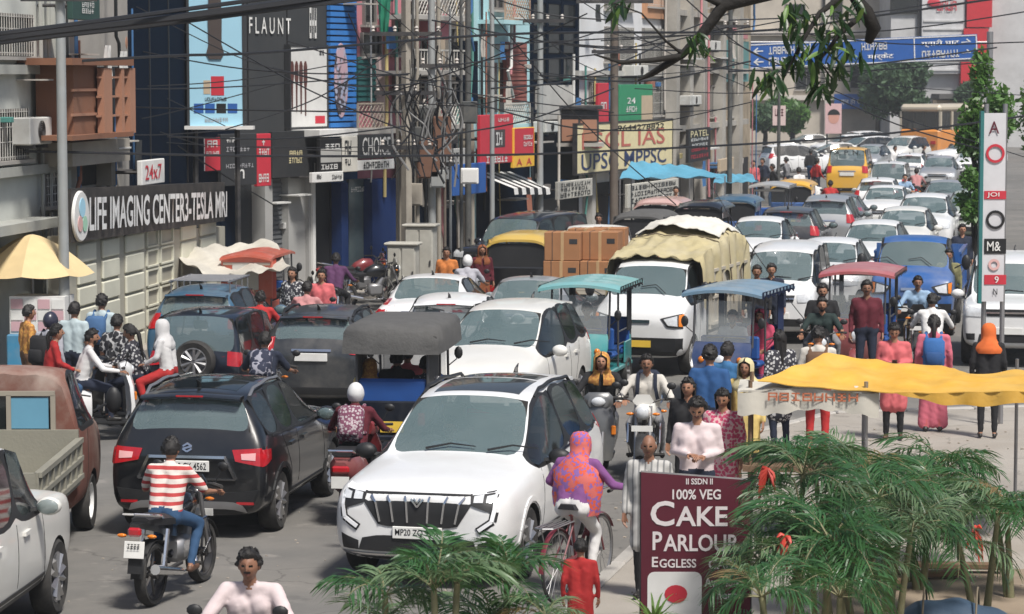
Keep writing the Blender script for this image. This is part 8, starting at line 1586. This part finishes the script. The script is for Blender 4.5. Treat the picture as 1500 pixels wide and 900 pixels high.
tree('large dark hazy tree in front of the mall building', 1325, 22.2, 4.2, (2.6, 2.4, 2.6), 7000, .2, LEAF_F, .25, seed=6); tree('smaller hazy tree left of the large one', 1160, 22.5, 2.6, (2.0, 1.6, 1.6), 4200, .2, LEAF_T, .2, seed=7); tree('round hazy tree left of the blue far board', 1120, 23.5, 2.4, (1.5, 1.4, 1.3), 2600, .18, LEAF_F, .18, seed=8); tree('hazy tree right of the orange bus', 1415, 21.5, 3.0, (1.9, 1.6, 1.8), 3600, .2, LEAF_F, .2, seed=9); tree('slim hazy tree between cream block and mall', 1285, 21, 4.8, (1.6, 1.6, 2.4), 3200, .2, LEAF_F, .2, seed=10)

# ---------------------------------------------------------------- stalls, boards and street clutter
WOOD = M('old_wood', (.16, .10, .06), .85, var=.35, scale=7, bump=.3); YTARP = M('tarp_yellow', (.60, .33, .04), .65, var=.3, scale=3, bump=.5, bscale=8, dust=.35, dustc=(.66, .52, .2)); WTARP = M('tarp_dirty_white', (.56, .53, .46), .75, var=.15, bump=.3, bscale=8); BTARP = M('tarp_sky_blue', (.10, .33, .47), .6, var=.15, bump=.2, bscale=8); CTARP = M('umbrella_cream', (.62, .48, .26), .75, var=.12, bump=.25, bscale=6)
FS = Fac(A(936, 800, 23.6), A(1100, 800, 23.6))
ck = FS.root('signboard', 'maroon CAKE PARLOUR eggless cake board standing on the pavement', 'sign', None, 938)
Q = [FS.uz(x, y) for x, y in ((939, 950), (1099, 952), (1099, 704), (939, 692))]; b = MB(); b.ext([(q[0] - ck['u0'], q[1]) for q in Q], 0, .05); link('panel', b.mesh('panel'), MARPRINT, ck)
b = MB(); 
for i in range(4):
    a_, b_ = Q[i], Q[(i + 1) % 4]; b.tube([(a_[0] - ck['u0'], .02, a_[1]), (b_[0] - ck['u0'], .02, b_[1])], .014, 5)
link('frame', b.mesh('frame'), IRON, ck)
for t_, rc in (('II SSDN II', (1005, 701, 1044, 710)), ('100% VEG', (985, 717, 1056, 732)), ('C', (953, 734, 988, 771)), ('AKE', (990, 742, 1066, 771)), ('P', (956, 779, 970, 806)), ('ARLOUR', (972, 783, 1083, 808)), ('E', (955, 816, 964, 831)), ('GGLESS', (966, 819, 1020, 832)), ('CAKE', (1038, 819, 1084, 834)), ('Available', (1032, 846, 1084, 860)), ('here', (1050, 866, 1080, 878))): FS.text(ck, t_, rc, .006, M('letter_pink_white', (.72, .66, .66), .5), bold=.02)
b = MB(); q0, q1 = FS.uz(948, 950), FS.uz(1028, 838); x0, x1 = q0[0] - ck['u0'], q1[0] - ck['u0']; z0, z1 = q0[1], q1[1]
b.ext([(x0, z0), (x1, z0)] + [(x1 - .06 + .06 * math.cos(a), z1 - .06 + .06 * math.sin(a)) for a in np.linspace(0, math.pi / 2, 5)] + [(x0 + .06 + .06 * math.cos(a), z1 - .06 + .06 * math.sin(a)) for a in np.linspace(math.pi / 2, math.pi, 5)], 0, -.006); cw = link('picture_panel', b.mesh('picture'), WPRINT, ck)
b = MB(); q = FS.uz(990, 870); b.loft([[(q[0] - ck['u0'] + r_ * math.cos(a), -.012, q[1] + .8 * r_ * math.sin(a)) for a in np.linspace(0, 6.28, 17)[:-1]] for r_ in (.1, .06, .005)], caps=False); link('printed_cake', b.mesh('cake'), RPRINT, cw)
for x in (.08, .88): b = MB(); b.tube([(x, .06, 0), (x, .06, .6)], .02, 6); link('leg', b.mesh('leg'), IRON, ck)
ck.location.z = .0
# food cart with yellow tarpaulin
fc = thing('food_cart', 'wooden food cart with ragged cream cloth roof and faded red lettering', 'cart', (3.13, 28.7, .12), -R(6))
for x, y in ((-.6, -.4), (.6, -.4), (-.6, .45), (.6, .45)): b = MB(); b.tube([(x, y, 0), (x, y, 1.7)], .025, 6); link('post', b.mesh('post', 60), WOOD if x < 0 else STEEL, fc)
b = MB(); b.box((0, 0, .78), (1.35, 1.0, .06)); link('counter', b.mesh('counter'), WOOD, fc); b = MB(); b.sheet(lambda u, v: ((u - .5) * 1.46, -.52 + v * 1.1, 1.66 + .03 * math.sin(u * 9) * math.sin(v * 5) + .008 * math.sin(u * 31) - .06 * abs(2 * u - 1)), 24, 14, .02); rf = link('cloth_roof', b.mesh('roof', 70), WTARP, fc)
b = MB(); b.grid(lambda u, v: ((u - .5) * 1.46, -.53 - .02 * math.sin(u * 23), 1.64 - v * (.23 + .02 * math.sin(u * 7) + .012 * math.sin(u * 41)) - .06 * abs(2 * u - 1)), 40, 4); link('valance', b.mesh('valance', 70), WTARP, fc); link('lettering', textmesh('~8', .95, .085, .0, .01), M('faded_red_letters', (.5, .16, .08), .7), fc, loc=(.05, -.556, 1.55))
for i, x in enumerate((-.45, -.2, .1, .35)): b = MB(); b.lathe([(.01, 0), (.05, 0), (.055, .08), (.04, .12), (.042, .15), (.01, .15)], (x, .05, .81), 'Z', 10); tag(link('jar', b.mesh('jar', 50), (CREAM, STEEL, TERL, IRON)[i], loc=(3.13, 28.7, .12)), ('cream', 'steel', 'terracotta', 'black')[i] + ' jar on the food cart counter', 'jar', 'jars on the food cart')
b = MB(); b.lathe([(.02, 0), (.22, 0), (.24, .02), (.2, .14), (.03, .2), (.03, .6)], (0, 0, 0), 'Z', 14); tag(link('umbrella_stand', b.mesh('stand', 50), BLK, loc=tuple(G(1250, 800)[:2]) + (.12,)), 'black weighted umbrella stand beside the food cart', 'stand')
yt = thing('tarpaulin', 'long sagging yellow orange tarpaulin stretched from the food cart to the right', 'tarpaulin', (3.1, 28.6, 0))
def ytf(u, v):
    p0, p1 = A(1110, 560, 28.2), A(1560, 572, 27.8); q0, q1 = A(1206, 531, 29.2), A(1560, 554, 29.2); a, b_ = p0.lerp(p1, u), q0.lerp(q1, u); p = a.lerp(b_, v); p.z += .05 * (1 - 2 * abs(noise.noise(Vector((u * 5, v * 2.4 + u * 2, 4))))) * (.3 + v) + -.05 * math.sin(math.pi * u) * (1 - v) + .006 * math.sin(u * 40 + v * 7) + .012 * math.sin(v * 14 + u * 5) - .04 * math.sin(math.pi * min(1, u * 1.3)) * (1 - v) ** 2 + .1 * max(0, .3 - u) * v; return p - yt.location
b = MB(); b.sheet(ytf, 50, 14, .01); link('sheet', b.mesh('sheet', 70), YTARP, yt)
b = MB(); b.grid(lambda u, v: Vector(ytf(.45 + u * .55, 0)) - Vector((0, .02 * math.sin(u * 30), v * (.15 * math.sin(math.pi * (.0 + .9 * u ** .9)) + .008 * math.sin(u * 25)))), 40, 6); link('hanging_edge', b.mesh('edge', 70), YTARP, yt)
for px_ in (1490, 1555): p = A(px_, 530, 29.4) - yt.location; b = MB(); b.tube([(p.x, p.y, .12), (p.x, p.y, p.z + .03)], .02, 6); link('post', b.mesh('post', 60), STEEL, yt)
# hanging banner at the right
FR_ = Fac(A(1440, 300, 38), A(1476, 300, 38)); bn = FR_.root('banner', 'tall white hoarding with red and black bands at the right edge', 'sign', None, 1440); FR_.box(bn, 'panel', (1440, 166, 1474, 442), 0, .08, M('banner_white', (.6, .6, .62), .5, dust=.1)); FR_.box(bn, 'border', (1437, 163, 1442, 445), -.02, .1, M('border_teal', (.03, .16, .16), .5))
for rc, m in (((1442, 280, 1474, 292), RPRINT), ((1442, 350, 1474, 372), BPRINT), ((1442, 403, 1474, 417), RPRINT)): FR_.box(bn, 'colour_band', rc, .08, .09, m)
for t_, rc, m in (('A', (1449, 178, 1464, 196), MARPRINT), ('JOI', (1446, 282, 1464, 290), WPRINT), ('M&', (1446, 354, 1466, 368), WPRINT), ('9', (1457, 405, 1463, 415), WPRINT), ('N', (1455, 423, 1461, 432), BPRINT)): FR_.text(bn, t_, rc, .10, m)
for cx, cy, ro, m in ((1458, 225, .13, RPRINT), (1458, 322, .13, BPRINT), (1456, 388, .08, M('print_rose', (.65, .4, .38), .5))): q = FR_.uz(cx, cy, .09); b = MB(); b.lathe([(ro, -.004), (ro, .004), (ro - .035, .004), (ro - .035, -.004)], (q[0] - bn['u0'], -.095, q[1]), 'Y', 24, closed=True); link('round_mark', b.mesh('mark'), m, bn)
for x in (.04, .3): b = MB(); b.tube([(x, .06, 0), (x, .06, 4.6)], .035, 8); link('post', b.mesh('post', 60), STEEL, bn)
# left kiosk with umbrella
ks = thing('kiosk', 'small kiosk papered with pink notices under the cream umbrella', 'kiosk', tuple(GS(62, 92)[:2]) + (0,), -R(6)); b = MB(); b.box((0, 0, .45), (.95, .7, .9), bev=.02); link('counter', b.mesh('counter'), M('kiosk_blue', (.03, .2, .36), .6, dust=.3), ks); b = MB(); b.box((0, .05, 1.2), (.9, .55, .6)); link('display_box', b.mesh('display'), WPRINT, ks)
for i in range(4):
    for j in range(3): b = MB(); b.box((-.33 + i * .22, -.235, 1.02 + j * .18), (.19, .015, .15)); link('notice', b.mesh('notice'), (M('notice_pink', (.55, .35, .38), .7), WPRINT)[(i + j) % 2], ks)
um = thing('umbrella', 'cream market umbrella over the kiosk at the left edge', 'umbrella', tuple(GS(50, 91)[:2]) + (0,)); b = MB(); b.tube([(0, 0, 0), (0, 0, 2.45)], .025, 8); link('pole', b.mesh('pole', 60), STEEL, um)
for k in range(8):
    a0, a1 = 2 * math.pi * k / 8, 2 * math.pi * (k + 1) / 8; b = MB()
    b.grid(lambda u, v: ((math.cos(a0) * (1 - u) + math.cos(a1) * u) * 1.0 * v, (math.sin(a0) * (1 - u) + math.sin(a1) * u) * 1.0 * v, 2.45 - .62 * v ** 1.5 - .04 * math.sin(math.pi * u) * v), 6, 8); link('canopy_panel', b.mesh('panel', 70), CTARP, um)
bt = thing('tarpaulin', 'bright blue tarpaulin edge above the cream umbrella', 'tarpaulin', A(50, 315, 47)); b = MB(); b.sheet(lambda u, v: (-.7 + u * 1.1, v * .9, .12 * (1 - v) * 0 + .05 * math.sin(u * 9) + .25 * v - .1 * u), 10, 6, .03); link('sheet', b.mesh('sheet', 60), M('tarp_bright_blue', (.03, .22, .5), .6), bt)
for x in (-.6, .3): b = MB(); b.tube([(x, .1, -bt.location.z), (x, .1, 0)], .02, 6); link('post', b.mesh('post', 60), STEEL, bt)
def tarp_roof(label, c4, mat, name='stall_roof', folds=1.0, th=.012):
    P_ = [A(*q) for q in c4]; o = (P_[0] + P_[2]) / 2; t = thing(name, label, 'stall', (o.x, o.y, 0)); ph = rnp.uniform(0, 6)
    def fn(u, v): p = P_[0].lerp(P_[1], u).lerp(P_[3].lerp(P_[2], u), v); p.z += folds * (.05 * math.sin(u * 11 + ph) * math.sin(v * 6) + .03 * math.sin(u * 27 + v * 9) - .12 * math.sin(math.pi * u) * math.sin(math.pi * v)); return p - t.location
    b = MB(); b.sheet(fn, 24, 14, th); link('sheet', b.mesh('sheet', 70), mat, t)
    for q in P_: b = MB(); b.tube([(q.x - o.x, q.y - o.y, 0), (q.x - o.x, q.y - o.y, q.z)], .02, 6); link('post', b.mesh('post', 60), STEEL, t)
    return t
tarp_roof('crumpled white tarpaulin roof by the red orange rickshaw', ((300, 408, 49), (425, 392, 50.5), (400, 352, 54), (252, 366, 52.5)), WTARP, folds=1.3); tarp_roof('light blue stall roof below the coaching hoarding', ((908, 262, 73), (1062, 258, 74), (1010, 244, 77), (925, 236, 77)), BTARP, folds=1.0); tarp_roof('second pale blue stall roof further along', ((1045, 268, 84), (1110, 266, 85), (1100, 255, 88), (1050, 255, 88)), BTARP, folds=.6)
st_ = thing('goods_table', 'table of small goods under the light blue stall roof', 'table', tuple(GS(985, 53.5)[:2]) + (0,), -R(14)); b = MB(); b.box((0, 0, .8), (2.4, .8, .06)); link('top', b.mesh('top'), WOOD, st_)
for x in (-1.1, 1.1): b = MB(); b.box((x, 0, .38), (.06, .7, .76)); link('leg', b.mesh('leg'), WOOD, st_)
for i in range(16): b = MB(); b.box((-1.05 + (i % 8) * .3, -.2 + (i // 8) * .35, .90), (.2, .2, .14 + .05 * (i % 3)), bev=.02); tag(link('parcel', b.mesh('parcel'), (WPRINT, CYPRINT, DGREY, CREAM)[i % 4], loc=st_.location, rz=-R(14)), 'small packet on the goods table under the blue roof', 'packet', 'packets on the goods table')
# parked two-wheelers by the shops and by the cabinets
for px_, s_, yw, pm_, lb in ((420, 76, 60, BLACKP, 'parked black motorcycle leaning by the white tarpaulin'), (545, 69, 70, BLACKP, 'parked black motorcycle left of the electric cabinets'), (528, 67, 65, MAROONP, 'parked maroon motorcycle before the blue shop panel'), (668, 64, 75, BLACKP, 'parked black motorcycle right of the cabinets'), (800, 62, 70, GREYP, 'parked grey motorcycle beyond the yellow auto-rickshaw'), (822, 60, 75, BLACKP, 'parked black motorcycle by the far shop recess')): moto_kit().place('motorcycle', lb, 'motorcycle', GS(px_, s_), -R(yw), 'parked motorcycles', {'paint': pm_})
p0 = G(1405, 960); tb = thing('bundle', 'slate blue tarpaulin bundle tied over a low load in the bottom right corner', 'bundle', (p0.x, p0.y, .128), R(-12)); b = MB(); b.sheet(lambda u, v: ((u - .5) * 1.3, (v - .5) * .8, max(.03, .42 * math.sin(math.pi * u) ** .5 * math.sin(math.pi * v) ** .6 * (1 - .3 * u)) + .015 * math.sin(u * 23 + v * 5)), 24, 14, .02); link('cover', b.mesh('cover', 70), M('tarp_slate_blue', (.045, .075, .12), .5, var=.2, bump=.4, bscale=9), tb)
for x in (-.3, .15): b = MB(); b.tube([(x, -.4 + .8 * t, .05 + .42 * math.sin(math.pi * t) ** .6) for t in np.linspace(0, 1, 9)], .01, 5); link('rope', b.mesh('rope'), M('rope', (.16, .13, .09), .9), tb)
for i, (px_, py_, L_, yw, lb) in enumerate(((1335, 868, 1.0, 8, 'dark plank lying on the sandy ground'), (1400, 858, .9, -5, 'second dark plank beside the blue bundle'), (1310, 885, .7, 50, 'short stick leaning over the dark plank'))): b = MB(); b.box((0, 0, .05), (L_, .12, .06), bev=.01); tag(link('plank', b.mesh('plank'), WOOD, loc=tuple(G(px_, py_)[:2]) + (.13 + .02 * i,), rz=R(yw)), lb, 'plank')
rb_ = random.Random(2); b = MB()
for i in range(160): p = G(rb_.uniform(900, 1500), rb_.uniform(640, 890)); b.sph((p.x, p.y, .13), (rb_.uniform(.008, .03), rb_.uniform(.008, .03), rb_.uniform(.005, .016)), 5, 3)
for i in range(120): p = G(rb_.uniform(100, 900), rb_.uniform(700, 890)); b.sph((p.x, p.y, .004), (rb_.uniform(.006, .02), rb_.uniform(.006, .02), rb_.uniform(.004, .008)), 5, 3)
tag(link('debris', b.mesh('debris', 60), M('grit', (.33, .29, .24), .95, var=.5, scale=1)), 'scattered grit and bits of litter on road and pavement', 'debris', kind='stuff')
FF = Fac(A(1208, 180, 150), A(1234, 180, 150)); ps = FF.root('poster', 'portrait hoarding of a dark haired face beyond the traffic', 'sign', None, 1208); FF.box(ps, 'panel', (1209, 152, 1233, 196), 0, .1, M('poster_pink', (.6, .4, .4), .6)); q = FF.uz(1221, 172); b = MB(); b.ext([(q[0] - ps['u0'] + .30 * math.cos(a), q[1] + .36 * math.sin(a)) for a in np.linspace(0, 6.28, 17)[:-1]], -.1, -.11); link('printed_face', b.mesh('face'), M('print_skin', (.55, .28, .22), .6), ps); b = MB(); b.ext([(q[0] - ps['u0'] + .34 * math.cos(a), q[1] + .1 + .34 * math.sin(a)) for a in np.linspace(0.1, 3.04, 12)], -.111, -.12); link('printed_hair', b.mesh('hair'), BPRINT, ps)
for x in (.1, .85): b = MB(); b.tube([(x, .08, 0), (x, .08, 2.0)], .05, 6); link('post', b.mesh('post'), IRON, ps)
FG = Fac(A(1131, 170, 120), A(1153, 170, 120)); pn = FG.root('notice_board', 'small pink and white notice board on a post by the trees', 'sign', None, 1131); FG.box(pn, 'panel', (1132, 155, 1151, 184), 0, .06, M('notice_pink2', (.62, .48, .46), .6)); FG.text(pn, '~3', (1135, 160, 1148, 170), .07, MARPRINT); b = MB(); b.tube([(.3, .03, 0), (.3, .03, 3)], .04, 6); link('post', b.mesh('post'), IRON, pn)

# ---------------------------------------------------------------- dusty air
b = MB(); b.box((0, 650, 8.2), (1900, 1900, 20)); hz = link('haze', b.mesh('haze')); hm = bpy.data.materials.new('haze_air'); hm.use_nodes = True; hm.node_tree.nodes.clear(); ho = hm.node_tree.nodes.new('ShaderNodeOutputMaterial'); pv = hm.node_tree.nodes.new('ShaderNodeVolumePrincipled')
pv.inputs['Density'].default_value = .0005; pv.inputs['Color'].default_value = (.86, .9, .95, 1); hm.node_tree.links.new(pv.outputs[0], ho.inputs['Volume']); hz.data.materials.append(hm); tag(hz, 'pale dusty air over the whole street', 'haze', kind='stuff')
